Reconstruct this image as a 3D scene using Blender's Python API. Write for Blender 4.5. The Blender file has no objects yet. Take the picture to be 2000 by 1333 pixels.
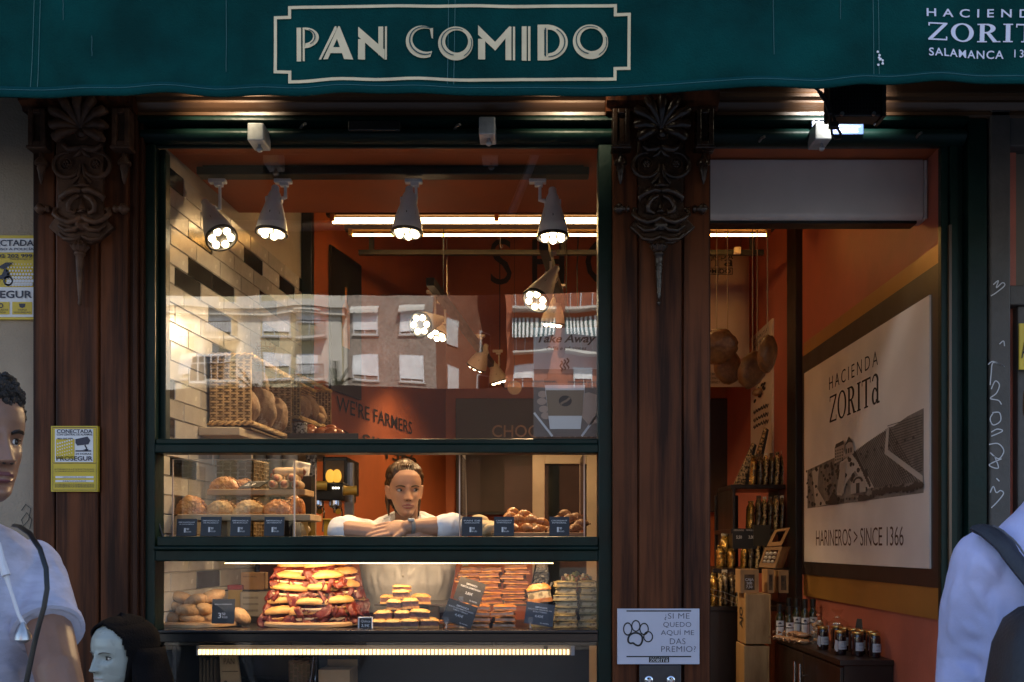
import bpy, bmesh, math, random
from math import sin, cos, pi, sqrt, atan2, exp
from mathutils import Vector, Matrix, Euler, noise
R = math.radians
random.seed(11)
sc = bpy.context.scene
COL = sc.collection
# ------------------------------------------------------------------ camera, sky, sun, exposure
CX, CY, FP, D0, EYE = 1035.0, 1066.0, 2000.0, 3.33, 1.45
cd = bpy.data.cameras.new('camera'); cam = bpy.data.objects.new('camera', cd); COL.objects.link(cam)
cam.location = (0, -D0, EYE); cam.rotation_euler = (R(90), 0, 0)
cd.lens = 36; cd.sensor_width = 36; cd.shift_x = -0.0175; cd.shift_y = 0.2
cd.dof.use_dof = True; cd.dof.focus_distance = 3.55; cd.dof.aperture_fstop = 13
cd.clip_start = 0.05; cd.clip_end = 1000
sc.camera = cam
world = bpy.data.worlds.new('World'); sc.world = world; world.use_nodes = True
nt = world.node_tree; nt.nodes.clear()
sky = nt.nodes.new('ShaderNodeTexSky'); sky.sky_type = 'NISHITA'; sky.sun_disc = False
SUN_EL, SUN_AZ = R(47), R(20)
sky.sun_elevation = SUN_EL; sky.sun_rotation = SUN_AZ
bg = nt.nodes.new('ShaderNodeBackground'); bg.inputs['Strength'].default_value = 0.125
wo = nt.nodes.new('ShaderNodeOutputWorld')
nt.links.new(sky.outputs[0], bg.inputs[0]); nt.links.new(bg.outputs[0], wo.inputs[0])
sl = bpy.data.lights.new('sun', 'SUN'); sl.energy = 3.6; sl.angle = R(0.5); sl.color = (1, .93, .82)
so = bpy.data.objects.new('sun', sl); COL.objects.link(so)
so.rotation_euler = Vector((sin(SUN_AZ)*cos(SUN_EL), cos(SUN_AZ)*cos(SUN_EL), sin(SUN_EL))).to_track_quat('Z', 'Y').to_euler()
sc.view_settings.view_transform = 'Standard'; sc.view_settings.look = 'None'
sc.view_settings.exposure = 1.55; sc.view_settings.gamma = 1; sc.view_settings.use_curve_mapping = False
sc.cycles.use_denoising = True
sc.cycles.max_bounces = 10; sc.cycles.transparent_max_bounces = 24; sc.cycles.sample_clamp_indirect = 4
sc.cycles.caustics_reflective = False; sc.cycles.caustics_refractive = False

# ------------------------------------------------------------------ helpers
def at(px, py, y): d = y + D0; return Vector(((px-CX)/FP*d, y, EYE+(CY-py)/FP*d))
def PX(px, y): return (px-CX)/FP*(y+D0)
def PZ(py, y): return EYE+(CY-py)/FP*(y+D0)
def MPP(y): return (y+D0)/FP

_m = {}
def mat(name, col=(.5,.5,.5), rough=.5, metal=0., spec=.5, var=0., vs=6., bump=0., bs=60., emit=0., ecol=None, stretch=None, col2=None, lo=.35, hi=.65, wear=None, sheen=0., coat=0., sss=0., detail=4.):
    if name in _m: return _m[name]
    m = bpy.data.materials.new(name); m.use_nodes = True; _m[name] = m
    t = m.node_tree; b = t.nodes['Principled BSDF']
    N, L = t.nodes.new, t.links.new
    b.inputs['Base Color'].default_value = (*col, 1); b.inputs['Roughness'].default_value = rough
    b.inputs['Metallic'].default_value = metal; b.inputs['Specular IOR Level'].default_value = spec
    if coat: b.inputs['Coat Weight'].default_value = coat; b.inputs['Coat Roughness'].default_value = .15
    if sheen: b.inputs['Sheen Weight'].default_value = sheen
    if sss: b.inputs['Subsurface Weight'].default_value = sss; b.inputs['Subsurface Radius'].default_value = (.012,.005,.003); b.inputs['Subsurface Scale'].default_value = 1.
    if emit:
        b.inputs['Emission Color'].default_value = (*(ecol or col), 1); b.inputs['Emission Strength'].default_value = emit
    if var or col2 or bump or wear:
        tc = N('ShaderNodeTexCoord'); mp = N('ShaderNodeMapping'); L(tc.outputs['Object'], mp.inputs['Vector'])
        if stretch: mp.inputs['Scale'].default_value = stretch
    if var or col2:
        n = N('ShaderNodeTexNoise'); n.inputs['Scale'].default_value = vs; n.inputs['Detail'].default_value = detail; n.inputs['Roughness'].default_value = .6
        L(mp.outputs[0], n.inputs['Vector'])
        r = N('ShaderNodeValToRGB'); r.color_ramp.elements[0].position = lo; r.color_ramp.elements[1].position = hi
        c2 = col2 or tuple(min(1, c*(1+var)) for c in col); c1 = col if col2 else tuple(c*(1-var) for c in col)
        r.color_ramp.elements[0].color = (*c1, 1); r.color_ramp.elements[1].color = (*c2, 1)
        L(n.outputs['Fac'], r.inputs[0]); out = r.outputs[0]
        # broad second variation so large faces are never flat
        n2 = N('ShaderNodeTexNoise'); n2.inputs['Scale'].default_value = vs*.23; n2.inputs['Detail'].default_value = 3
        L(tc.outputs['Object'], n2.inputs['Vector'])
        r2 = N('ShaderNodeValToRGB'); r2.color_ramp.elements[0].position = .3; r2.color_ramp.elements[1].position = .7
        r2.color_ramp.elements[0].color = (.72,.72,.72,1); r2.color_ramp.elements[1].color = (1,1,1,1)
        L(n2.outputs['Fac'], r2.inputs[0])
        mx = N('ShaderNodeMix'); mx.data_type = 'RGBA'; mx.blend_type = 'MULTIPLY'; mx.inputs['Factor'].default_value = 1
        L(out, mx.inputs['A']); L(r2.outputs[0], mx.inputs['B']); out = mx.outputs['Result']
        if wear:
            n3 = N('ShaderNodeTexNoise'); n3.inputs['Scale'].default_value = wear[1]; n3.inputs['Detail'].default_value = 8; n3.inputs['Roughness'].default_value = .7
            L(mp.outputs[0], n3.inputs['Vector'])
            r3 = N('ShaderNodeValToRGB'); r3.color_ramp.elements[0].position = wear[2]; r3.color_ramp.elements[1].position = wear[2]+.06
            r3.color_ramp.elements[0].color = (0,0,0,1); r3.color_ramp.elements[1].color = (1,1,1,1)
            L(n3.outputs['Fac'], r3.inputs[0])
            m2 = N('ShaderNodeMix'); m2.data_type = 'RGBA'; L(r3.outputs[0], m2.inputs['Factor']); L(out, m2.inputs['A']); m2.inputs['B'].default_value = (*wear[0], 1)
            out = m2.outputs['Result']
        L(out, b.inputs['Base Color'])
        rr = N('ShaderNodeMapRange'); rr.inputs['To Min'].default_value = max(.02, rough-.12); rr.inputs['To Max'].default_value = min(1, rough+.12)
        L(n.outputs['Fac'], rr.inputs['Value']); L(rr.outputs[0], b.inputs['Roughness'])
    if bump:
        n = N('ShaderNodeTexNoise'); n.inputs['Scale'].default_value = bs; n.inputs['Detail'].default_value = 3
        L(mp.outputs[0], n.inputs['Vector'])
        bp = N('ShaderNodeBump'); bp.inputs['Strength'].default_value = bump; bp.inputs['Distance'].default_value = .01
        L(n.outputs['Fac'], bp.inputs['Height']); L(bp.outputs[0], b.inputs['Normal'])
    return m

def glass_mat(name, tint=(1,1,1), ior=1.5, rough=0.0, film=0., wavy=0.):
    if name in _m: return _m[name]
    m = bpy.data.materials.new(name); m.use_nodes = True; _m[name] = m
    t = m.node_tree; t.nodes.clear(); N, L = t.nodes.new, t.links.new
    tr = N('ShaderNodeBsdfTransparent'); tr.inputs[0].default_value = (*tint, 1)
    gl = N('ShaderNodeBsdfGlossy'); gl.inputs['Roughness'].default_value = rough
    if wavy:   # slightly uneven old glass
        tc = N('ShaderNodeTexCoord'); nn = N('ShaderNodeTexNoise'); nn.inputs['Scale'].default_value = 4; nn.inputs['Detail'].default_value = 1; L(tc.outputs['Object'], nn.inputs['Vector'])
        bp = N('ShaderNodeBump'); bp.inputs['Strength'].default_value = 1; bp.inputs['Distance'].default_value = wavy; L(nn.outputs['Fac'], bp.inputs['Height']); L(bp.outputs[0], gl.inputs['Normal'])
    fr = N('ShaderNodeFresnel'); fr.inputs[0].default_value = ior
    g = N('ShaderNodeNewGeometry'); inv = N('ShaderNodeMath'); inv.operation = 'SUBTRACT'; inv.inputs[0].default_value = 1; L(g.outputs['Backfacing'], inv.inputs[1])
    mu = N('ShaderNodeMath'); mu.operation = 'MULTIPLY'; L(fr.outputs[0], mu.inputs[0]); L(inv.outputs[0], mu.inputs[1])
    mx = N('ShaderNodeMixShader'); L(mu.outputs[0], mx.inputs[0]); L(tr.outputs[0], mx.inputs[1]); L(gl.outputs[0], mx.inputs[2])
    out = mx.outputs[0]
    if film:   # grime film: a little diffuse white over the clear pane
        df = N('ShaderNodeBsdfDiffuse'); df.inputs[0].default_value = (.7,.7,.72,1)
        m2 = N('ShaderNodeMixShader'); m2.inputs[0].default_value = film; L(out, m2.inputs[1]); L(df.outputs[0], m2.inputs[2]); out = m2.outputs[0]
    o = N('ShaderNodeOutputMaterial'); L(out, o.inputs[0])
    return m

def wloc(o):
    v = Vector((0,0,0))
    while o is not None: v += o.location; o = o.parent
    return v

_tx = {}
def text_geo(s, shear=0, offset=0, align='CENTER', space=1., line=1.):
    k = (s, shear, offset, align, space, line)
    if k in _tx: return _tx[k]
    cu = bpy.data.curves.new('t', 'FONT'); cu.body = s; cu.shear = shear; cu.offset = offset; cu.align_x = align
    cu.space_character = space; cu.space_line = line; cu.resolution_u = 3; cu.fill_mode = 'FRONT'
    ob = bpy.data.objects.new('t', cu)
    me = bpy.data.meshes.new_from_object(ob)
    vs = [v.co.copy() for v in me.vertices]; fs = [tuple(p.vertices) for p in me.polygons]
    bpy.data.objects.remove(ob); bpy.data.curves.remove(cu); bpy.data.meshes.remove(me)
    if not vs: _tx[k] = ([], []); return _tx[k]
    x0 = min(v.x for v in vs); x1 = max(v.x for v in vs); y0 = min(v.y for v in vs); y1 = max(v.y for v in vs)
    vs = [((v.x-x0)/max(x1-x0, 1e-6), (v.y-y0)/max(y1-y0, 1e-6)) for v in vs]
    _tx[k] = (vs, fs); return _tx[k]

def XZ(x0, x1, z0, z1, y):          # maps unit u,v onto an upright rectangle that faces the street
    return lambda u, v: Vector((x0+u*(x1-x0), y, z0+v*(z1-z0)))
def PXZ(px0, py0, px1, py1, y):     # same, corners given where they are seen in the photograph
    a = at(px0, py1, y); b = at(px1, py0, y)
    return lambda u, v: Vector((a.x+u*(b.x-a.x), y, a.z+v*(b.z-a.z)))
def SUB(mp, u0, v0, u1, v1):        # sub-rectangle of a mapping
    return lambda u, v: mp(u0+u*(u1-u0), v0+v*(v1-v0))

class M:
    def __init__(s): s.v = []; s.f = []; s.mi = []; s.cur = 0; s.xf = None
    def add(s, vs, fs):
        b = len(s.v)
        if s.xf is not None: vs = [s.xf @ Vector(v) for v in vs]
        s.v += [tuple(v) for v in vs]; s.f += [tuple(b+i for i in f) for f in fs]; s.mi += [s.cur]*len(fs); return s
    def box(s, x0, x1, y0, y1, z0, z1):
        vs = [(x,y,z) for z in (z0,z1) for y in (y0,y1) for x in (x0,x1)]
        return s.add(vs, [(0,2,3,1),(4,5,7,6),(0,1,5,4),(2,6,7,3),(0,4,6,2),(1,3,7,5)])
    def cbox(s, c, sx, sy, sz): return s.box(c[0]-sx/2, c[0]+sx/2, c[1]-sy/2, c[1]+sy/2, c[2]-sz/2, c[2]+sz/2)
    def obox(s, o, ax, ay, az):  # box from corner o with edge vectors
        o, ax, ay, az = Vector(o), Vector(ax), Vector(ay), Vector(az)
        vs = [o+ax*i+ay*j+az*k for k in (0,1) for j in (0,1) for i in (0,1)]
        return s.add(vs, [(0,2,3,1),(4,5,7,6),(0,1,5,4),(2,6,7,3),(0,4,6,2),(1,3,7,5)])
    def tube(s, pts, r, n=8, closed=False, cap=True, flat=1.0):
        pts = [Vector(p) for p in pts]; k = len(pts)
        rs = r if isinstance(r, (list, tuple)) else [r]*k
        vs = []; fs = []; up = None
        for i, p in enumerate(pts):
            if closed: t = pts[(i+1) % k]-pts[i-1]
            else: t = pts[min(i+1, k-1)]-pts[max(i-1, 0)]
            if t.length < 1e-9: t = Vector((0,0,1))
            t.normalize()
            if up is None: up = t.orthogonal().normalized()
            up = (up - t*up.dot(t))
            if up.length < 1e-6: up = t.orthogonal()
            up.normalize(); w = t.cross(up)
            for j in range(n):
                a = 2*pi*j/n; vs.append(p + (up*cos(a)+w*sin(a)*flat)*rs[i])
        m = k if closed else k-1
        for i in range(m):
            for j in range(n):
                a = i*n+j; b = i*n+(j+1) % n; c = ((i+1) % k)*n+(j+1) % n; d = ((i+1) % k)*n+j
                fs.append((a,b,c,d))
        if cap and not closed: fs.append(tuple(range(n-1,-1,-1))); fs.append(tuple((k-1)*n+j for j in range(n)))
        return s.add(vs, fs)
    def cyl(s, p0, p1, r0, r1=None, n=16): return s.tube([p0, p1], [r0, r0 if r1 is None else r1], n)
    def lathe(s, prof, c, axis=(0,0,1), n=20, cap=True):
        ax = Vector(axis).normalized(); u = ax.orthogonal().normalized(); w = ax.cross(u); c = Vector(c)
        vs = []; fs = []
        for (r, z) in prof:
            for j in range(n):
                a = 2*pi*j/n; vs.append(c+ax*z+(u*cos(a)+w*sin(a))*r)
        for i in range(len(prof)-1):
            for j in range(n): fs.append((i*n+j, i*n+(j+1) % n, (i+1)*n+(j+1) % n, (i+1)*n+j))
        if cap: fs.append(tuple(range(n-1,-1,-1))); fs.append(tuple((len(prof)-1)*n+j for j in range(n)))
        return s.add(vs, fs)
    def ell(s, c, r, rot=None, n=16, m=10, fn=None):
        c = Vector(c); vs = []; fs = []
        r = r if isinstance(r, (list, tuple, Vector)) else (r, r, r)
        q = rot if isinstance(rot, Matrix) else (Euler(rot).to_matrix() if rot is not None else Matrix.Identity(3))
        def put(d):
            p = Vector((d.x*r[0], d.y*r[1], d.z*r[2]))
            if fn: p = fn(p, d)
            vs.append(c+q@p)
        put(Vector((0,0,-1)))
        for i in range(1, m):
            th = pi*i/m-pi/2
            for j in range(n):
                a = 2*pi*j/n; put(Vector((cos(th)*cos(a), cos(th)*sin(a), sin(th))))
        put(Vector((0,0,1)))
        for j in range(n): fs.append((0, 1+(j+1) % n, 1+j))
        for i in range(m-2):
            for j in range(n): fs.append((1+i*n+j, 1+i*n+(j+1) % n, 1+(i+1)*n+(j+1) % n, 1+(i+1)*n+j))
        l = len(vs)-1; b = 1+(m-2)*n
        for j in range(n): fs.append((l, b+j, b+(j+1) % n))
        return s.add(vs, fs)
    def prism(s, poly, y0, y1):        # x,z polygon extruded along y
        n = len(poly)
        vs = [(x, y0, z) for x, z in poly]+[(x, y1, z) for x, z in poly]
        return s.add(vs, [tuple(range(n)), tuple(range(2*n-1, n-1, -1))]+[(i, n+i, n+(i+1) % n, (i+1) % n) for i in range(n)])
    def extr(s, prof, x0, x1):         # y,z profile extruded along x
        n = len(prof)
        vs = [(x0, y, z) for y, z in prof]+[(x1, y, z) for y, z in prof]
        return s.add(vs, [tuple(range(n)), tuple(range(2*n-1, n-1, -1))]+[(i, n+i, n+(i+1) % n, (i+1) % n) for i in range(n)])
    def grid(s, fn, nu, nv, cu=False):
        vs = [fn(i/nu, j/nv) for j in range(nv+1) for i in range(nu+1)]
        w = nu+1
        return s.add(vs, [(j*w+i, j*w+i+1, (j+1)*w+i+1, (j+1)*w+i) for j in range(nv) for i in range(nu)])
    def poly(s, mp, pts): return s.add([mp(u, v) for u, v in pts], [tuple(range(len(pts)))])
    def quad(s, mp, u0=0, v0=0, u1=1, v1=1): return s.poly(mp, [(u0,v0),(u1,v0),(u1,v1),(u0,v1)])
    def text(s, mp, txt, **k):
        vs, fs = text_geo(txt, **k)
        return s.add([mp(u, v) for u, v in vs], fs) if vs else s
    def line(s, mp, pts, w, asp=1.):   # flat stroke of width w in u units
        L, Rr = [], []
        for i, p in enumerate(pts):
            a = pts[max(i-1, 0)]; b = pts[min(i+1, len(pts)-1)]
            dx, dy = (b[0]-a[0])*asp, b[1]-a[1]; l = sqrt(dx*dx+dy*dy) or 1
            nx, ny = -dy/l*w/2/asp, dx/l*w/2
            L.append((p[0]+nx, p[1]+ny)); Rr.append((p[0]-nx, p[1]-ny))
        n = len(pts); return s.add([mp(*p) for p in L+Rr], [(i, i+1, n+i+1, n+i) for i in range(n-1)])
    def ring(s, mp, cx, cy, rx, ry, ix, iy, irx, iry, a0=0, a1=360, n=40):
        vs = []
        for i in range(n+1):
            a = R(a0+(a1-a0)*i/n)
            vs += [mp(cx+rx*cos(a), cy+ry*sin(a)), mp(ix+irx*cos(a), iy+iry*sin(a))]
        return s.add(vs, [(2*i, 2*i+2, 2*i+3, 2*i+1) for i in range(n)])
    def disc(s, mp, cx, cy, rx, ry, n=20): return s.poly(mp, [(cx+rx*cos(2*pi*i/n), cy+ry*sin(2*pi*i/n)) for i in range(n)])
    def build(s, name, mats, parent=None, smooth=35, bevel=0, sub=0, local=False, origin=None, solid=0, seg=2):
        me = bpy.data.meshes.new(name)
        if parent is not None: off = Vector((0,0,0)) if local else wloc(parent)
        else:
            if origin is None:
                xs = [v[0] for v in s.v]; ys = [v[1] for v in s.v]; zs = [v[2] for v in s.v]
                origin = Vector(((min(xs)+max(xs))/2, (min(ys)+max(ys))/2, min(zs)))
            off = Vector(origin)
        me.from_pydata([(v[0]-off.x, v[1]-off.y, v[2]-off.z) for v in s.v], [], s.f)
        mats = mats if isinstance(mats, (list, tuple)) else [mats]
        for m in mats: me.materials.append(m)
        if len(mats) > 1: me.polygons.foreach_set('material_index', s.mi)
        o = bpy.data.objects.new(name, me); COL.objects.link(o)
        if parent is not None: o.parent = parent
        else: o.location = off
        if smooth:
            me.shade_smooth(); me.set_sharp_from_angle(angle=R(smooth))
        if bevel:
            b = o.modifiers.new('bevel', 'BEVEL'); b.width = bevel; b.segments = seg; b.limit_method = 'ANGLE'; b.angle_limit = R(40)
        if sub:
            b = o.modifiers.new('sub', 'SUBSURF'); b.levels = b.render_levels = sub
        if solid:
            b = o.modifiers.new('solid', 'SOLIDIFY'); b.thickness = solid; b.offset = 0
        return o

def tag(o, label, cat, group=None):
    o['label'] = label; o['category'] = cat
    if group: o['group'] = group
    return o
def thing(name, loc, label, cat, group=None):
    o = bpy.data.objects.new(name, None); COL.objects.link(o); o.location = Vector(loc); o.empty_display_size = .05
    return tag(o, label, cat, group)
def struct(o): o['kind'] = 'structure'; return o
def stuff(o): o['kind'] = 'stuff'; return o
def nz(p, s=1., o=0.): return noise.noise(Vector((p[0]*s+o, p[1]*s-o*.7, p[2]*s+o*1.3)))

def curve(pts, k=5):     # Catmull-Rom through the points
    P = [pts[0]]+list(pts)+[pts[-1]]; out = []
    for i in range(1, len(P)-2):
        for j in range(k):
            f = j/k; a, b, c, d = P[i-1], P[i], P[i+1], P[i+2]
            out.append(tuple(.5*(2*b[q]+(c[q]-a[q])*f+(2*a[q]-5*b[q]+4*c[q]-d[q])*f*f+(-a[q]+3*b[q]-3*c[q]+d[q])*f**3) for q in range(len(b))))
    return out+[tuple(pts[-1])]
# serif capitals used by the producer's wordmark, in a unit box each (width, shapes)
def serif_word(m, mp, word, gap=.12, bold=1.):
    W = {'Z': .78, 'O': .92, 'R': .86, 'I': .36, 'T': .8, 'a': .66}
    tot = sum(W[c] for c in word)+gap*(len(word)-1); x = 0
    for c in word:
        w = W[c]
        f = (lambda x0: (lambda u, v: mp((x0+u)/tot, v)))(x)
        th = .17*bold; tn = .075*bold
        def bar(x0, y0, x1, y1): m.quad(f, x0, y0, x1, y1)
        if c == 'Z':
            bar(.02, 1-tn, w, 1); bar(0, 0, w-.02, tn)
            m.poly(f, [(0, tn), (th, tn), (w, 1-tn), (w-th, 1-tn)])
            bar(.02, .8, .07, 1-tn); bar(w-.07, tn, w-.02, .22)
        elif c == 'O':
            m.ring(f, w/2, .5, w/2, .52, w/2, .5, w/2-th, .52-tn)
        elif c == 'R':
            bar(.1, tn*.8, .1+th, 1-tn*.8); bar(0, 0, .1+th+.1, tn*.8); bar(0, 1-tn*.8, .42, 1)
            m.ring(f, .36, .74, .34, .26, .34, .74, .34-th, .26-tn, -90, 90, 20); bar(.1+th, .48, .38, .48+tn)
            m.poly(f, [(.34, .49), (.50, .49), (.80, 0), (.62, 0)]); bar(.6, 0, .9, tn*.7)
        elif c == 'I':
            bar(.1, tn*.8, .1+th, 1-tn*.8); bar(0, 0, .2+th, tn*.8); bar(0, 1-tn*.8, .2+th, 1)
        elif c == 'T':
            bar(w/2-th/2, tn*.8, w/2+th/2, 1-tn); bar(0, 1-tn, w, 1); bar(w/2-th/2-.1, 0, w/2+th/2+.1, tn*.8); bar(0, .8, .05, 1-tn); bar(w-.05, .8, w, 1-tn)
        elif c == 'a':
            bar(.42, tn, .42+th, .74); m.ring(f, .3, .74, .29, .28, .27, .74, .29-th*.8, .28-tn*1.1, 0, 165, 18)
            m.ring(f, .25, .28, .25, .29, .27, .28, .25-th*.9, .29-tn, 30, 330, 24); bar(.42, 0, .68, tn)
        x += w+gap

WOOD = mat('dark_carved_wood', (.070,.022,.009), .5, spec=.15, var=0, col2=(.024,.009,.006), vs=14, stretch=(1,1,.07), bump=.25, bs=30, wear=((.16,.095,.06), 20, .72), detail=6)
WOODR = mat('red_brown_wood', (.125,.038,.014), .5, spec=.15, col2=(.026,.008,.004), lo=.42, hi=.60, vs=20, stretch=(1,1,.05), bump=.25, bs=30, wear=((.20,.12,.075), 22, .70), detail=6)
GREEN = mat('dark_green_paint', (.003,.016,.013), .40, spec=.2, var=.25, vs=9, bump=.12, bs=45, wear=((.05,.075,.065), 40, .69))
BLACK = mat('black_paint', (.008,.008,.009), .4, var=.2, vs=12)
STEEL = mat('brushed_steel', (.5,.5,.52), .33, metal=.9, var=.15, vs=30)
CREAM = mat('cream_print', (.72,.58,.36), .7, var=.06, vs=20)
WHITE = mat('white_print', (.74,.74,.78), .6)
INK = mat('black_ink', (.012,.012,.014), .6)
CARD = mat('slate_card', (.013,.015,.020), .55, var=.15, vs=40)
CHALK = mat('chalk_print', (.62,.62,.66), .7)
ORANGE = mat('terracotta_paint', (.42,.105,.032), .62, var=.10, vs=5, bump=.10, bs=120)
CLEAR = glass_mat('clear_glass', ior=1.45)
ACRYL = glass_mat('acrylic', tint=(.97,.96,.95), ior=1.45)
KRAFT = mat('kraft_board', (.40,.23,.105), .8, var=.12, vs=14)
WICKER = mat('wicker', (.46,.30,.14), .65, var=.3, vs=40)
BOARD = mat('pale_wood_board', (.50,.33,.18), .5, col2=(.36,.21,.10), vs=10, stretch=(.15,1,1), bump=.1)
WARM = (1., .66, .33)
# ------------------------------------------------------------------ ground, shop room
PAV = mat('paving_stone', (.42,.38,.33), .75, var=.2, vs=3, bump=.2)
m = M(); m.box(-160, 160, -160, 60, -.3, 0); struct(m.build('pavement', PAV, smooth=0))
XR = PX(1838, .15)                                   # the right wall of the shop
YB = 3.97                                            # back wall
FLOORM = mat('brown_floor_tile', (.10,.07,.05), .4, var=.2, vs=4)
m = M(); m.box(-1.75, XR+.3, .12, YB+.2, .004, .15); struct(m.build('shop_floor', FLOORM, smooth=0))
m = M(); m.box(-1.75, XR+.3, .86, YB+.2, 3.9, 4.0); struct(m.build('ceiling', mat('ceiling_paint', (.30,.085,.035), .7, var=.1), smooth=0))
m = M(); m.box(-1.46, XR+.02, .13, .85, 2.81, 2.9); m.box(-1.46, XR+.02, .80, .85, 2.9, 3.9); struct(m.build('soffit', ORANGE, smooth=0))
m = M(); m.box(XR, XR+.2, .035, YB, .15, 3.9); struct(m.build('right_wall', mat('daylit_terracotta', (.45,.130,.088), .6, var=.10, vs=5, bump=.12, bs=120), smooth=0))  # same terracotta; daylight's pink cast put into the colour
m = M(); m.box(-1.2, XR+.2, YB, YB+.2, .15, 3.9); struct(m.build('back_wall', ORANGE, smooth=0))
TS = tan5 = .0825
def tx(y): return -1.525+TS*(y+D0)                   # x of the tiled wall at depth y
def left_wall(mm, y0, y1, x0, x1, z0, z1):
    mm.add([(x0,y0,z0),(x1,y1,z0),(x1,y1,z1),(x0,y0,z1),(x0-.2,y0,z0),(x1-.2,y1,z0),(x1-.2,y1,z1),(x0-.2,y0,z1)],
           [(0,1,2,3),(7,6,5,4),(0,4,5,1),(3,2,6,7),(0,3,7,4),(1,5,6,2)])
YT = 5.02-D0
m = M(); left_wall(m, .10, YT, tx(.10)-.008, tx(YT)-.008, .15, 3.9); TW = struct(m.build('tiled_wall', mat('grout', (.46,.40,.32), .85, var=.1), smooth=0))
xa = tx(YT)-.008; xb = -.60
m = M(); left_wall(m, YT, YB, xa, xb, .15, 3.9); LW = struct(m.build('left_wall', ORANGE, smooth=0))
# tiles
TCREAM = [mat('cream_tile_%d' % i, c, .22, var=.10, vs=9, bump=.10, bs=14, spec=.5) for i, c in enumerate([(.58,.55,.50),(.50,.47,.43),(.64,.61,.56)])]
TBLACK = mat('black_tile', (.016,.016,.018), .16, var=.2, bump=.1, bs=14)
rng = random.Random(4); TW_, TH_, GR = .222, .0665, .0018
tile_me = {}
def tile_mesh(mt, w):
    k = (mt.name, round(w, 3))
    if k not in tile_me:
        t = M(); h = TH_-GR; e = .0025
        vs = [(0,0,0),(w,0,0),(w,0,h),(0,0,h),(e,-.004,e),(w-e,-.004,e),(w-e,-.004,h-e),(e,-.004,h-e)]
        me = bpy.data.meshes.new('tile'); me.from_pydata(vs, [], [(4,5,6,7),(0,1,5,4),(1,2,6,5),(2,3,7,6),(3,0,4,7)]); me.materials.append(mt); tile_me[k] = me
    return tile_me[k]
ang = math.atan2(1, TS)
wallp = wloc(TW)
ztop = EYE+1.305; rows = 26; ntile = 0
for r in range(rows):
    z = ztop-(r+1)*TH_; y = .12-(TW_*.5 if r % 2 else 0)-(TW_*.17 if r % 3 == 0 else 0); c = 0
    while y < YT-.004:
        y0 = max(y, .12); y1 = min(y+TW_-GR, YT-.002); w = y1-y0
        if w > .02 and ntile < 300:
            black = (c+3*r+(r//4)) % 7 == 0 or rng.random() < .02
            mt = TBLACK if black else TCREAM[rng.randrange(3)]
            o = bpy.data.objects.new('tile', tile_mesh(mt, w)); COL.objects.link(o); o.parent = TW
            o.location = Vector((tx(y0)-.006, y0, z))-wallp+Vector((rng.uniform(-.0006,.0006), 0, 0))
            o.rotation_euler = (0, 0, ang); ntile += 1
        y += TW_; c += 1
# dark upright where the tiles end
m = M(); m.box(tx(YT)-.004, tx(YT)+.045, YT-.02, YT+.04, .15, 3.88); struct(m.build('wall_post', BLACK, smooth=0, bevel=.003))
# dark post on the right wall beyond the poster
m = M(); m.box(XR-.035, XR+.01, PX(0,0)*0+1.92, 2.10, .15, 3.2); struct(m.build('wall_post', BLACK, smooth=0, bevel=.003))

# wall lettering on the left wall and the back wall
def LWM(px0, py0, px1, py1):   # map onto the slanting left wall between two sight points
    sl_ = (xb-xa)/(YB-YT)
    def dep(px): k = (px-CX)/FP; return (xa-sl_*(YT+D0))/(k-sl_)    # distance from the camera
    d0, d1 = dep(px0), dep(px1); z1 = (CY-py0)/FP*d0; z0 = (CY-py1)/FP*d0
    return lambda u, v: Vector(((xa+sl_*(d0+u*(d1-d0)-D0-YT))+.006, d0+u*(d1-d0)-D0, EYE+z0+v*(z1-z0)))
DK = mat('wall_letter_black', (.02,.014,.012), .6)
for (txt, a) in (("WE'RE FARMERS", (655, 771, 803, 802)), ("> SINCE", (670, 836, 800, 864)), ("1366", (752, 868, 812, 896))):
    m = M(); m.text(LWM(*a), txt, offset=.004); m.build('lettering', DK, LW, smooth=0)
BW = bpy.data.objects['back_wall']
m = M(); m.text(PXZ(958, 466, 1310, 556, YB-.006), 'SHOP', space=1.5, offset=-.004); m.build('lettering', DK, BW, smooth=0)
# menu board with CHOCOLATES
t = thing('menu_board', at(1000, 860, YB-.05), 'dark wall board lettered CHOC beside the take away poster, under the pendant lamps', 'menu board')
m = M(); a = at(890, 1000, YB-.05); b = at(1500, 778, YB-.05); m.box(a.x, b.x, YB-.05, YB-.005, a.z, b.z); m.build('panel', mat('board_brown', (.035,.018,.014), .5, var=.2), t, bevel=.004)
m = M(); m.text(PXZ(961, 830, 1162, 854, YB-.054), 'CHOCOLATES', offset=.006); m.build('lettering', mat('board_print', (.50,.33,.22), .6), t, smooth=0)
for k, px in enumerate((961,)):
    m = M(); m.box(PX(890, YB-.07), PX(1150, YB-.07), YB-.07, YB-.05, PZ(1006, YB), PZ(1000, YB)); m.build('ledge', BLACK, t, bevel=.002)
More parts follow.
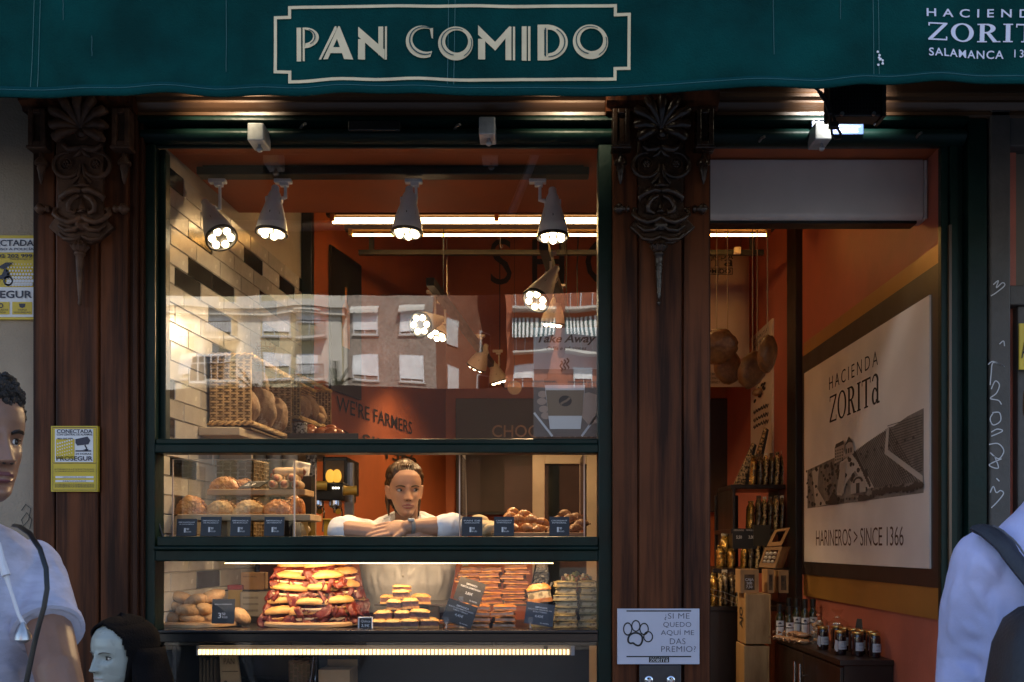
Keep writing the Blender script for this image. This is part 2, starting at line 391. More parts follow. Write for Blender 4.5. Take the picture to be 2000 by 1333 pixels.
# painted dark panel high on the left wall with a bottle motif
t = thing('wall_picture', (xa+.02, YT+.1, 2.4), 'tall dark picture with an orange bottle, high on the left wall behind the lamps', 'picture')
mp = LWM(640, 478, 700, 760); m = M(); n0 = Vector((.02, -.004, 0))
m.add([mp(0,0)+n0*.6, mp(1,0)+n0*.6, mp(1,1)+n0*.6, mp(0,1)+n0*.6, mp(0,0), mp(1,0), mp(1,1), mp(0,1)], [(0,1,2,3),(0,4,5,1),(1,5,6,2),(2,6,7,3),(3,7,4,0)])
m.build('print', mat('picture_black', (.02,.014,.012), .35, var=.3), t, smooth=0)
m = M(); m.poly(lambda u, v: mp(u, v)+n0, [(.30,.33),(.55,.33),(.55,.6),(.46,.66),(.46,.76),(.39,.76),(.39,.66),(.30,.6)]); m.build('bottle_print', mat('print_orange', (.5,.2,.05), .5), t, smooth=0)

# staff door at the back right of the counter
t = thing('staff_door', at(1105, 1066, YB-.2), 'cream framed door with dark glass behind the croissants', 'door')
m = M(); y = YB-.25
for (a0, b0, a1, b1) in ((1040,1140,1064,880),(1146,1140,1172,880),(1064,906,1146,880)):
    p = at(a0, b0, y); q = at(a1, b1, y); m.box(p.x, q.x, y, y+.06, p.z if b0 < 1100 else .15, q.z)
m.build('door_frame', mat('cream_paint', (.52,.42,.31), .5, var=.08), t, smooth=0, bevel=.004)
p = at(1064, 1140, y); q = at(1146, 906, y); m = M(); m.box(p.x, q.x, y+.02, y+.03, .15, q.z); m.build('pane', mat('dark_glass', (.012,.014,.014), .08), t, smooth=0)
# upper part of the building block, shading the street, and the neighbours
t = thing('apartment_building', (0, 6, 3), 'tall pale building above the awning and shop front', 'building')
ST = mat('render_stone', (.34,.29,.24), .85, var=.12, vs=3, bump=.25, bs=90, detail=8)
m = M(); m.box(-28, 28, .02, .09, 3.0, 4.02); m.box(-28, 28, .02, 14, 4.02, 12.5); m.build('wall', ST, t, smooth=0)
t = thing('stucco_wall', (-8, 0, 0), 'plain beige rendered wall beside the left carved pilaster', 'wall')
m = M(); m.box(-28, PX(74, 0), 0, .3, 0, 2.998); m.build('plaster', mat('beige_render', (.36,.285,.215), .9, var=.10, vs=4, bump=.30, bs=130, wear=((.26,.21,.165), 5, .68), detail=8), t, smooth=0)
m = M()
pts = [(70,1012),(78,1000),(88,1008),(84,1030),(74,1042),(70,1030),(80,1016),(90,1030),(86,1048)]
m.tube([at(px-28, py-15, -.004) for px, py in pts], .0012, 5); m.build('wire', BLACK, t)
t = thing('stone_pillar', (PX(1945, 0), 0, 0), 'dark grey pillar with white graffiti scrawled down it, right of the door', 'pillar')
STP = mat('dark_stone', (.075,.066,.062), .6, var=.2, vs=9, bump=.2)
m = M(); m.box(PX(1926, 0), PX(1966, 0), -.03, .3, 0, 2.998); m.build('shaft', STP, t, smooth=0, bevel=.006)
GRAF = mat('graffiti_white', (.50,.50,.54), .6)
G = [[(1940,556),(1950,548),(1946,562),(1958,552),(1962,558),(1945,572),(1935,578)],[(1952,672),(1960,666),(1962,676)],[(1930,712),(1940,706),(1962,716),(1940,708),(1936,730),(1934,752)],
     [(1936,760),(1944,744),(1952,752),(1946,768),(1934,778),(1950,782),(1956,790)],[(1938,806),(1952,806),(1954,822),(1940,830),(1934,818),(1940,806)],[(1936,844),(1948,838),(1958,842),(1936,852)],
     [(1932,868),(1948,866),(1958,874),(1960,884),(1950,896),(1934,884)],[(1942,890),(1950,914),(1932,908),(1956,896)],[(1946,934),(1952,940)],[(1934,962),(1940,950),(1946,962),(1954,958),(1960,964),(1948,980),(1936,992)]]
m = M()
for s_ in G:
    mm = lambda u, v: at(u, v, -.033)
    m.line(mm, curve(s_), 2.1)
m.build('graffiti', GRAF, t, smooth=0)
t = thing('side_doorway', (PX(2100, 0), .05, 0), 'shadowed neighbouring shop front with grey frame at the far right edge', 'shop front')
m = M(); m.box(PX(1966, 0), 9, .06, .3, 0, 2.0); m.build('panel', mat('grey_brown_panel', (.13,.115,.095), .6, var=.15, vs=3), t, smooth=0)
m = M(); m.box(PX(1966, 0), 9, .05, .3, 2.0, 2.998); m.build('lintel_panel', mat('taupe_panel', (.15,.125,.10), .7, var=.15), t, smooth=0)
m = M(); m.box(PX(1966, 0), 9, -.02, .06, PZ(598, 0), PZ(560, 0)); m.box(PX(1966, 0), 9, -.02, .05, PZ(290, 0), PZ(228, 0)); m.box(PX(1988,0), PX(2010,0), 0, .06, 0, PZ(598, 0)); m.build('frame', STP, t, smooth=0, bevel=.004)
t = thing('warning_sign', at(1998, 680, -.03), 'yellow sign with a black letter, cut off at the right edge', 'sign')
m = M(); m.box(PX(1990, -.03), PX(2070, -.03), -.034, -.028, PZ(722, -.03), PZ(632, -.03)); m.build('plate', mat('sign_yellow', (.70,.50,.03), .45, var=.06), t)
m = M(); mp = PXZ(1990, 632, 2070, 722, -.036); m.text(SUB(mp, .06, .25, .94, .6), 'ALARMA', offset=.01); m.build('lettering', INK, t, smooth=0)
# ------------------------------------------------------------------ shop front: one thing with its parts
SF = thing('shop_front', (0, 0, 0), 'carved dark wood and green painted bakery shop front with glazed counter', 'shop front')
def pilaster(cx, x0, x1, groove_l, groove_r, y, wood, carve):
    yf = -.05; n = lambda px: PX(px, yf)
    m = M(); m.box(n(groove_l-1.5), n(groove_r+2), yf+.012, .1, 0, 2.834)
    P = m.build('pilaster', wood, SF, smooth=0, bevel=.004)
    m = M(); m.box(n(x0), n(groove_l-1.8), yf, .1, 0, 2.833); m.build('plank', wood, P, smooth=0, bevel=.004)
    m = M(); m.box(n(groove_r+2.3), n(x1), yf, .1, 0, 2.833); m.build('plank', wood, P, smooth=0, bevel=.004)
    m = M(); m.box(n(groove_l+1), n(groove_r-2), yf-.004, yf+.012, 0, 2.83); m.build('raised_panel', wood, P, smooth=0, bevel=.006)
    # capital
    m = M(); a, b = n(x0-14), n(x1+14)
    prof = [(.02,2.834),(yf-.02,2.834),(yf-.025,2.846),(yf-.05,2.856),(yf-.055,2.88),(yf-.08,2.90),(yf-.085,2.97),(.02,2.97)]
    m.extr(prof, a, b); m.build('capital', wood, P, smooth=30)
    g = lambda dx, py, yy: at(cx+dx, py, yy)
    yo = yf-.006
    # back board that carries the carving
    m = M(); bd = [(-42,212),(38,212),(46,300),(42,395),(50,430),(66,446),(40,468),(22,478),(-20,478),(-44,462),(-62,446),(-48,425),(-44,390),(-48,300)]
    m.prism([(g(dx,py,yo).x, g(dx,py,yo).z) for dx, py in bd], yo-.014, yf+.01); m.build('carved_board', carve, P, smooth=0, bevel=.004)
    # scallop shell: ribs fan out from the boss
    m = M()
    for k in range(9):
        a = R(-28+k*29.5)
        c0 = g(0, 252, yo-.02); l = 56 if 1 < k < 7 else 48
        d = Vector((cos(a), 0, sin(a)))
        e = c0+d*l*MPP(yf)
        m.tube([c0, c0+d*l*.35*MPP(yf)+Vector((0,-.02,0)), c0+d*l*.75*MPP(yf)+Vector((0,-.035,0)), e+Vector((0,-.03,0)), e+d*.006+Vector((0,-.012,0))], [.006,.011,.0165,.0165,.008], 8)
    m.build('carved_shell', carve, P, smooth=60)
    m = M(); m.lathe([(0,0),(.020,0),(.024,.008),(.020,.014),(.014,.011),(.010,.016),(0,.018)], g(2, 262, yo-.02), (0,-1,0), 20); m.build('shell_boss', carve, P, smooth=60)
    # leaf moustache
    m = M()
    for sgn in (-1, 1):
        m.tube([g(0,286,yo-.02), g(sgn*12,290,yo-.03), g(sgn*24,292,yo-.03), g(sgn*36,284,yo-.024), g(sgn*34,274,yo-.018)], [.008,.012,.011,.008,.003], 8)
        m.tube([g(0,290,yo-.02), g(sgn*8,302,yo-.026), g(sgn*16,306,yo-.02)], [.008,.007,.003], 8)
    m.build('carved_leaf', carve, P, smooth=60)
    for sgn in (-1, 1):
        m = M(); c = g(sgn*29, 322, yo-.012)
        m.lathe([(.010,.0),(.0175,.004),(.021,.012),(.0175,.012),(.014,.004),(0,.004)], c, (0,-1,0), 20)
        for k in range(6): m.ell(c+Vector((cos(k*pi/3)*.0085, -.006, sin(k*pi/3)*.0085)), (.005,.005,.005), n=8, m=6)
        m.ell(c+Vector((0,-.007,0)), .004, n=8, m=6)
        m.build('rosette', carve, P, smooth=50)
        # C scroll round the rosette
        m = M(); pts = [g(sgn*(29+26*cos(R(a))), 322+24*sin(R(a)), yo-.016) for a in range(-100, 190, 20)]
        pts += [g(sgn*6, 345, yo-.02), g(sgn*18, 358, yo-.018)]
        m.tube(pts, [.004+.004*sin(pi*i/len(pts)) for i in range(len(pts))], 8); m.build('scroll', carve, P, smooth=60)
        # arch and beard scrolls
        m = M(); m.tube([g(sgn*2,372,yo-.026), g(sgn*14,370,yo-.03), g(sgn*28,376,yo-.028), g(sgn*42,386,yo-.02), g(sgn*40,393,yo-.016)], [.009,.011,.010,.009,.005], 8)
        m.tube([g(sgn*6,382,yo-.026), g(sgn*18,388,yo-.03), g(sgn*26,400,yo-.03), g(sgn*25,412,yo-.028), g(sgn*15,416,yo-.024), g(sgn*12,408,yo-.02)], [.007,.009,.009,.009,.008,.004], 8)
        m.build('scroll', carve, P, smooth=60)
        m = M(); m.tube([g(sgn*2,424,yo-.03), g(sgn*12,430,yo-.032), g(sgn*26,434,yo-.03), g(sgn*42,428,yo-.026), g(sgn*54,418,yo-.022), g(sgn*52,408,yo-.016), g(sgn*44,408,yo-.014)], [.009,.010,.010,.010,.009,.007,.003], 8)
        m.tube([g(0,436,yo-.028), g(sgn*14,448,yo-.03), g(sgn*32,450,yo-.026), g(sgn*46,440,yo-.02)], [.008,.009,.008,.004], 8)
        m.tube([g(sgn*2,462,yo-.026), g(sgn*16,468,yo-.028), g(sgn*34,466,yo-.022), g(sgn*44,456,yo-.014)], [.007,.008,.007,.004], 8)
        m.build('beard_scroll', carve, P, smooth=60)
        # side bracket with slot, drop and side knob
        bx = sgn*81+2
        m = M()
        c0 = g(bx-17,220,yo); c1 = g(bx+17,292,yo)
        m.box(c0.x, c0.x+.016, yo-.035, yf+.01, c1.z, c0.z); m.box(c1.x-.016, c1.x, yo-.035, yf+.01, c1.z, c0.z)
        m.box(c0.x+.016, c1.x-.016, yo-.020, yf+.01, c1.z, c0.z); m.box(c0.x+.016, c1.x-.016, yo-.035, yo-.019, c1.z, c1.z+.016); m.box(c0.x+.016, c1.x-.016, yo-.035, yo-.019, c0.z-.016, c0.z)
        m.box(c0.x-.004, c1.x+.004, yo-.04, yf+.01, c1.z-.010, c1.z)
        m.build('side_bracket', carve, P, smooth=0, bevel=.003)
        m = M(); c = g(bx, 298, yo-.015); mp_ = MPP(yf)
        m.lathe([(.004,0),(.008,-4*mp_),(.007,-8*mp_),(.020,-18*mp_),(.021,-24*mp_),(.013,-26*mp_),(.014,-32*mp_),(.010,-40*mp_),(.008,-50*mp_),(.003,-60*mp_),(0,-62*mp_)], c, (0,0,1), 14, cap=False); m.build('drop_finial', carve, P, smooth=50)
        m = M(); c = g(sgn*62, 408, yo-.012)
        m.lathe([(.010,0),(.013,.008),(.008,.014),(.010,.020),(.017,.026),(.018,.034),(.012,.042),(.004,.050),(0,.052)], c, (sgn,0,0), 14, cap=False); m.build('side_knob', carve, P, smooth=50)
    # nose, tongue and palmette on the centre line
    m = M()
    m.tube([g(0,338,yo-.014), g(0,352,yo-.024), g(0,362,yo-.028)], [.004,.010,.013], 10); m.tube([g(-14,364,yo-.02), g(0,360,yo-.032), g(14,364,yo-.02)], [.004,.007,.004], 8)
    m.build('carved_nose', carve, P, smooth=60); m = M()
    m.tube([g(0,388,yo-.018), g(0,404,yo-.03), g(0,410,yo-.034)], [.003,.009,.010], 10); m.tube([g(-9,414,yo-.02), g(0,411,yo-.034), g(9,414,yo-.02)], [.003,.005,.003], 8)
    m.build('carved_tongue', carve, P, smooth=60); m = M()
    for k in range(-3, 4): m.tube([g(k*1.5,424,yo-.02), g(k*3.2,438,yo-.036), g(k*4.2,448,yo-.026)], [.003,.006,.004], 6)
    m.build('palmette', carve, P, smooth=60)
    # pendant: bud and long tapering spike
    m = M(); mp_ = MPP(yf); c = g(-4, 470, yo-.02)
    m.lathe([(.012,0),(.018,-6*mp_),(.025,-12*mp_),(.022,-18*mp_),(.014,-22*mp_),(.018,-25*mp_),(.017,-28*mp_),(.013,-30*mp_),(.0125,-40*mp_),(.010,-70*mp_),(.006,-105*mp_),(.004,-116*mp_),(.006,-119*mp_),(.006,-123*mp_),(0,-127*mp_)], c, (0,0,1), 16, cap=False)
    for k in range(10):
        a = 2*pi*k/10; m.tube([c+Vector((cos(a)*.015, sin(a)*.015, -3*mp_)), c+Vector((cos(a)*.025, sin(a)*.025, -11*mp_)), c+Vector((cos(a)*.015, sin(a)*.015, -21*mp_))], [.003,.006,.003], 6)
    m.build('pendant', carve, P, smooth=50)
    return P
pilaster(160, 64, 250, 108, 194, 0, WOODR, mat('skylit_worn_carving', (.135,.066,.040), .5, spec=.25, col2=(.055,.026,.016), vs=18, bump=.25, bs=40, wear=((.30,.20,.12), 26, .66)))  # left carving: worn wood, lightened to carry the skylight from its side
pilaster(1291, 1197, 1386, 1247, 1333, 0, WOODR, mat('dark_carving', (.050,.026,.016), .28, col2=(.018,.009,.006), vs=18, bump=.25, bs=40, wear=((.22,.15,.09), 26, .70)))  # right carving: darker, glossier copy of the wood
# moulding strips between pilaster and green frame
y = -.035
for a, b, o in ((251,262,0),(262.5,271,-.012),(271.5,279,.004)): m = M(); m.box(PX(a,y), PX(b,y), y+o, .1, 0, 2.832); m.build('edge_moulding', WOOD, SF, smooth=0, bevel=.003)
# cornice between the pilasters and over the door
def cornice(x0, x1):
    m = M(); b = 2.832
    prof = [(.09,b),(-.02,b),(-.03,b+.006),(-.03,b+.016),(-.024,b+.018),(-.04,b+.030),(-.046,b+.040),(-.044,b+.048),(-.058,b+.054),(-.060,b+.064),(-.052,b+.072),(-.044,b+.10),(-.034,b+.135),(-.030,b+.16),(.09,b+.16)]
    m.extr(prof, x0, x1); return m.build('cornice', mat('cornice_wood', (.13,.065,.032), .36, col2=(.06,.030,.017), vs=14, stretch=(.07,1,1), bump=.12), SF, smooth=25)
cornice(PX(265,-.05), PX(1182,-.05)); cornice(PX(1401,-.05), PX(2300,-.05))
# rolled shutter housing (green beam) above window and door
def shutter_beam(x0, x1, lo):
    m = M(); t_ = 2.828; u_ = t_-.022
    prof = [(.09,t_),(-.045,t_),(-.05,t_-.006),(-.05,t_-.014),(-.010,t_-.020)]
    for k in range(10): a = pi*k/9; prof.append((-.006-.032*sin(a)**.8, u_+(lo-u_)*k/9))
    prof += [(.028, lo+.003), (.09, lo+.045)]
    m.extr(prof, x0, x1); return m.build('shutter_beam', GREEN, SF, smooth=40)
shutter_beam(PX(281,0), PX(1194,0), PZ(284,0)); shutter_beam(PX(1389,0), PX(1880,0), PZ(286,0))
# window frame
m = M(); y0, y1 = -.012, .075
def bar(a, b, c, d, ya=-.012, yb=.075, mm=None): (mm or m).box(PX(a,0), PX(c,0), ya, yb, PZ(d,0) if d < 2000 else 0, PZ(b,0))
bar(279, 284, 305, 3000, mm=m); bar(305, 284, 317, 857, .03, .075, mm=m); m.build('window_stile', GREEN, SF, smooth=0, bevel=.004)
m = M(); bar(1168, 284, 1195, 3000, mm=m); m.build('window_stile', GREEN, SF, smooth=0, bevel=.004)
m = M(); bar(305, 857, 1168, 868, -.006, .07); bar(305, 868, 1168, 885, -.014, .07); m.build('transom_rail', GREEN, SF, smooth=0, bevel=.004)
m = M(); bar(311, 1048, 1167, 1067, -.02, .07); bar(305, 1067, 1168, 1074, -.026, .07); bar(305, 1074, 1168, 1096, -.012, .07); m.build('hatch_sill', GREEN, SF, smooth=0, bevel=.004)
m = M(); bar(305, 283, 1168, 288, .0, .014, mm=m); m.build('head_rail', GREEN, SF, smooth=0, bevel=.003)
m = M(); bar(305, 1230, 1168, 1236, -.02, .07); bar(305, 1236, 1168, 1254, -.012, .07); m.build('case_sill', mat('black_lacquer', (.010,.009,.010), .25, var=.2), SF, smooth=0, bevel=.003)
PANE = glass_mat('window_glass', ior=2.85, film=.003, wavy=.0005); PANE2 = glass_mat('case_glass', ior=1.5, film=.006)
m = M(); m.box(PX(316,.034), PX(1168,.034), .034, .042, PZ(858,.034), PZ(286,.034)); m.build('window_pane', PANE, SF, smooth=0)
m = M(); m.box(PX(305,.034), PX(1168,.034), .034, .042, PZ(1231,.034), PZ(1095,.034)); m.build('case_pane', PANE2, SF, smooth=0)
m = M(); m.box(PX(305,.034), PX(1168,.034), .034, .042, .2, PZ(1253,.034)); m.build('base_pane', PANE2, SF, smooth=0)
m = M(); bar(305, 1600, 1168, 3000, -.012, .07); m.build('plinth', WOOD, SF, smooth=0, bevel=.004)
# left sloping bracket in the hatch
m = M(); m.tube([at(303,1000,.03), at(318,1049,.03)], .004, 6); m.build('stay_rod', BLACK, SF)
# door jamb on the right: green folded door leaf with brass edge strips
y = -.01
for a, b, o, e, zz in ((1842,1856,.005,.033,PZ(284,0)),(1857,1872,y+.004,.034,PZ(284,0)),(1873,1886,y+.02,.034,PZ(284,0)),(1887,1924,y-.015,.034,2.83)): m = M(); m.box(PX(a,y), PX(b,y), o, e, 0, zz); m.build('door_jamb', GREEN, SF, smooth=0, bevel=.003)
m = M(); m.box(PX(1852,.0), PX(1857,.0), -.008, .004, 0, PZ(440,0)); m.build('door_edge', mat('worn_edge_wood', (.17,.095,.05), .4, col2=(.07,.045,.03), vs=10, stretch=(1,1,.1)), SF, smooth=0)
m = M(); m.box(PX(1839.5,.02), PX(1842,.02), .012, .022, .15, PZ(300,0)); m.build('trim_strip', mat('pale_trim', (.30,.28,.29), .4), SF, smooth=0)
m = M(); m.box(PX(1190,.05), PX(1388,.05), .055, .10, .15, 2.83); m.build('back_board', WOOD, SF, smooth=0)
# header between the beams' undersides and the soffit
m = M(); m.box(PX(279,0), XR+.02, .092, .128, 2.80, 3.0); m.build('header_panel', ORANGE, SF, smooth=0)
# pieces fixed to the beam
HOOK = mat('grey_metal', (.22,.22,.22), .4, metal=.8)
for px, py in ((587,250),(888,252),(1483,276),(1790,268)):
    m = M(); m.tube([at(px,py,-.03), at(px+4,py-6,-.058), at(px+10,py-9,-.072)], .0045, 6); m.build('hook', HOOK, SF)
m = M(); m.box(PX(683,-.02), PX(784,-.02), -.052, -.004, PZ(262,-.02), PZ(243,-.02)); m.build('lock_housing', BLACK, SF, smooth=0, bevel=.003)
# threshold between door and floor
m = M(); m.box(PX(1386,0), PX(1842,0), -.02, .12, 0, .15); m.build('threshold', mat('stone_step', (.25,.22,.2), .7, var=.2), SF, smooth=0, bevel=.006)

for k, (px, py, lab) in enumerate(((503, 264, 'silver shutter lock box on the left half of the window beam'), (952, 252, 'silver shutter lock box on the right half of the window beam'), (1604, 262, 'brightly lit silver shutter lock box above the door'))):
    t = thing('shutter_lock', at(px, py+12, -.08), lab, 'lock', 'shutter lock boxes on the green beams')
    c = at(px, py, -.08); m = M(); m.box(c.x-.026, c.x+.026, -.105, -.015, c.z-.026, c.z+.030); m.build('housing', mat('galvanised_steel', (.55,.57,.58), .45, metal=.35, var=.15, vs=25), t, smooth=0, bevel=.004)
    m = M(); m.cyl(c+Vector((.004,.01,-.026)), c+Vector((.004,.01,-.036)), .005); m.ell(c+Vector((.004,.01,-.041)), (.0105,.0105,.0095)); m.build('lock_bolt', STEEL, t)
t = thing('maker_sticker', at(1636, 246, -.05), 'torn blue and white sticker behind the lock box above the door', 'sticker')
m = M(); mp = PXZ(1586, 235, 1686, 262, -.046); m.quad(SUB(mp,0,0,1,1)); o = m.build('backing', mat('sticker_blue', (.06,.12,.36), .4, var=.1), t, smooth=0, solid=.001)
mp = PXZ(1586, 235, 1686, 262, -.0485)
m = M(); m.text(SUB(mp,.02,.45,.36,.98), 'blalu', offset=.02); m.text(SUB(mp,.45,.12,.9,.42), 'CIERRES'); m.line(mp, [(.52,.6),(.58,.55),(.94,.55)], .05, .3); m.build('lettering', WHITE, t, smooth=0)

# ------------------------------------------------------------------ awning
AY = -.92
BOT = [(-900,200),(0,191),(150,187),(300,185),(420,189),(560,189),(700,187),(870,188),(960,186),(1100,184),(1300,180),(1450,176),(1590,174),(1700,165),(1850,162),(2000,160),(2900,158)]
def bot(px):
    for (a, b), (c, d) in zip(BOT, BOT[1:]):
        if a <= px <= c: f = (px-a)/(c-a); f = f*f*(3-2*f); return b+(d-b)*f
    return 170
def vwave(x, z): 
    h = (2.80-z)/.32
    return AY+.010*sin(x*5.3+1)*h+.006*sin(x*13+z*9)*h+.004*sin(x*31+z*14+2)*h+.020*nz((x*1.0+z*.8,0,z*.5), 3.0)*h+.008*nz((x,0,z*.4), 9)*h
TEAL = mat('teal_canvas', (.0018,.045,.043), .9, spec=.08, var=.30, vs=5, bump=.25, bs=220, detail=8, wear=((.02,.085,.09), 9, .76))
AW = thing('awning', (0, AY, 2.5), 'dark teal canvas awning lettered PAN COMIDO over the shop front', 'awning')
XL, XRr = -1.92, 2.45
m = M()
def vf(u, v):
    x = XL+u*(XRr-XL); px = CX+x/(AY+D0)*FP; zb = EYE+(CY-bot(px))/FP*(AY+D0); z = zb+(2.80-zb)*v
    return Vector((x, vwave(x, z), z))
m.grid(vf, 220, 14); VAL = m.build('valance', TEAL, AW, smooth=180, solid=.002)
m = M()
def hem(u, v):
    p = vf(u, 0); q = vf(u, .085); p = p.lerp(q, v); p.y -= .0035; return p
m.grid(hem, 220, 2); m.build('hem', mat('teal_hem', (.002,.050,.053), .9, spec=.08, var=.12, vs=5, bump=.2, bs=220), AW, smooth=180, solid=.002)
m = M(); m.grid(lambda u, v: Vector((XL+u*(XRr-XL), AY+v*(.0-AY), 2.80+.55*v-.03*sin(pi*v))), 24, 6); m.build('canopy', TEAL, AW, smooth=180, solid=.003)
for s_ in (XL, XRr):
    m = M(); m.add([(s_,AY,2.80),(s_,0,3.35),(s_,0,2.75),(s_,AY,2.55)], [(0,1,2,3)]); m.build('side_flap', TEAL, AW, smooth=0, solid=.003)
m = M(); m.cyl((XL,AY+.02,2.795),(XRr,AY+.02,2.795),.022); m.build('front_bar', STEEL, AW)
for x in (-1.9, -.1, 1.75):
    m = M(); m.tube([(x,0,3.1),(x+.15,AY*.5,3.0),(x,AY+.03,2.79)], .018, 8); m.build('arm', STEEL, AW)
def VM(px, py, dz=.0035):   # from sight point to just in front of the cloth
    p = at(px, py, AY); return Vector((p.x, vwave(p.x, p.z)-dz, p.z))
# seams
SEAM = mat('seam_thread', (.030,.105,.105), .8)
SE = [(72,62,0),(66,60,0)]
m = M()
for xa_, xb_ in ((70,57),(82,70),(877,874),(890,886),(1703,1706),(1713,1717)):
    m.line(lambda u, v: VM(u, v), [(xa_+(xb_-xa_)*i/12, -40+(bot(xa_)+38)*i/12) for i in range(13)], 1.3)
for i in range(6): pass
m.line(lambda u, v: VM(u, v, .0065), [(px, bot(px)-14) for px in range(-60, 2100, 24)], 1.0)
m.build('seam', SEAM, AW, smooth=0)
m = M(); rr = random.Random(3)
for px, a, b in ((442,-20,140),(124,-20,40),(1510,-10,110),(180,70,110),(1640,-10,40)):
    m.line(lambda u, v: VM(u, v, .003), [(px+rr.uniform(-.6,.6), a+(b-a)*i/6) for i in range(7)], 1.6)
m.build('chalky_crease', mat('crease', (.014,.070,.070), .8), AW, smooth=0)
m = M()
for k in range(9): m.ell(VM(1718+rr.uniform(-6,6), 115+rr.uniform(-16,14), .004), (.0028,.001,.003), n=6, m=4)
m.build('bird_dropping', WHITE, AW)
# border of the name panel
def vline(m, pts, w):
    P = []
    for (a, b), (c, d) in zip(pts, pts[1:]):
        n = max(1, int(max(abs(c-a), abs(d-b))/20))
        P += [(a+(c-a)*i/n, b+(d-b)*i/n) for i in range(n)]
    P.append(pts[-1]); m.line(lambda u, v: VM(u, v), P, w)
m = M(); w = 6
B = [(567,18),(567,37),(539,37),(539,143),(567,143),(567,162),(880,158),(1202,150),(1202,130),(1229,130),(1229,28),(1202,28),(1202,11),(880,13),(567,18)]
for a, b in zip(B, B[1:]):
    dx, dy = b[0]-a[0], b[1]-a[1]; l = sqrt(dx*dx+dy*dy); e = w/2/l
    vline(m, [(a[0]-dx*e, a[1]-dy*e), (b[0]+dx*e, b[1]+dy*e)], w)
m.build('border_print', CREAM, AW, smooth=0)
# lettering PAN COMIDO: fat deco letters with a dark inline
m = M(); k_ = M()
def LB(x0, y0, x1, y1, dz=.004): return lambda u, v: VM(x0+u*(x1-x0), y1+v*(y0-y1), dz)
def fat(f, pts): m.poly(f, pts)
f = LB(581,58,625,123); g_ = LB(581,58,625,123,.006)
m.quad(f,0,0,.20,1); m.quad(f,.27,0,.36,1); m.ring(f,.36,.69,.64,.31,.40,.73,.34,.20,-90,90,20); m.quad(f,.27,.96,.40,1)
k_.ring(g_,.40,.70,.46,.25,.40,.70,.41,.225,-60,70,16)
f = LB(625,56,692,122); g_ = LB(625,56,692,122,.006)
m.poly(f,[(0,0),(.07,0),(.52,.92),(.50,1),(.46,1)]); m.poly(f,[(.13,0),(.27,0),(.62,.84),(.55,.98)]); m.poly(f,[(.55,1),(.60,1),(1,0),(.74,0),(.47,.78),(.55,.96)]); m.quad(f,.30,.18,.75,.36)
f = LB(701,56,757,121)
m.quad(f,0,0,.24,.62); m.poly(f,[(0,1),(0,.70),(.92,0),(.92,.30)]); m.quad(f,.70,.14,.87,1); m.quad(f,.93,0,1,1)
f = LB(794,53,846,118); g_ = LB(794,53,846,118,.006)
m.ring(f,.62,.5,.62,.5,.74,.56,.50,.36,62,298,36); k_.ring(g_,.68,.53,.56,.44,.69,.535,.52,.41,66,296,32)
m.poly(f,[(.88,.93),(1,.95),(1,.62),(.95,.64)]) 
for (x0,y0,x1,y1,fl) in ((856,53,924,119,1),(1119,47,1188,113,1)):
    f = LB(x0,y0,x1,y1); g_ = LB(x0,y0,x1,y1,.006)
    m.ring(f,.5,.5,.5,.5,.53,.56,.33,.33,0,360,48); k_.ring(g_,.5,.54,.42,.41,.505,.545,.395,.385,60,262,32); k_.ring(g_,.52,.5,.455,.44,.52,.5,.43,.415,-60,20,16)
f = LB(934,51,1006,117)
m.quad(f,.0,0,.19,.60); m.poly(f,[(.0,1),(.0,.72),(.46,.27),(.46,.52)]); m.poly(f,[(.44,.27),(.70,.62),(.76,.76),(.86,1),(.88,.92),(.88,.98),(.82,.92),(.44,.50)]); m.poly(f,[(.44,.50),(.84,1),(.90,1),(.90,.86),(.46,.26)]); m.quad(f,.74,0,.90,.9); m.quad(f,.94,0,1,1)
f = LB(1019,50,1036,117)
m.quad(f,0,0,.56,1); m.quad(f,.72,0,1,1)
f = LB(1050,47,1109,116); g_ = LB(1050,47,1109,116,.006)
m.quad(f,0,0,.22,1); m.quad(f,.29,.14,.33,.9); m.ring(f,.28,.5,.72,.5,.36,.53,.38,.33,-90,90,30); m.quad(f,.2,.86,.36,1); m.quad(f,.2,0,.36,.14)
k_.ring(g_,.36,.5,.56,.42,.36,.5,.52,.395,-90,60,24); k_.quad(g_,.24,.10,.28,.9)
m.build('lettering', CREAM, AW, smooth=0); k_.build('letter_inline', mat('deep_teal_print', (.006,.045,.05), .8), AW, smooth=0)
LIL = mat('lilac_white_print', (.62,.62,.74), .7)
m = M(); VMM = lambda x0, y0, x1, y1: (lambda u, v: VM(x0+u*(x1-x0), y1+v*(y0-y1)))
m.text(VMM(1808,18,2046,34), 'HACIENDA', space=1.75, offset=.012); m.text(VMM(1811,97,1962,113), 'SALAMANCA', space=1.15, offset=.012); m.text(VMM(1983,95,2030,110), '1366', space=1.3, offset=.006)
serif_word(m, VMM(1810,46,2066,81), 'ZORITa', .14, 1.05); m.build('lettering', LIL, AW, smooth=0)
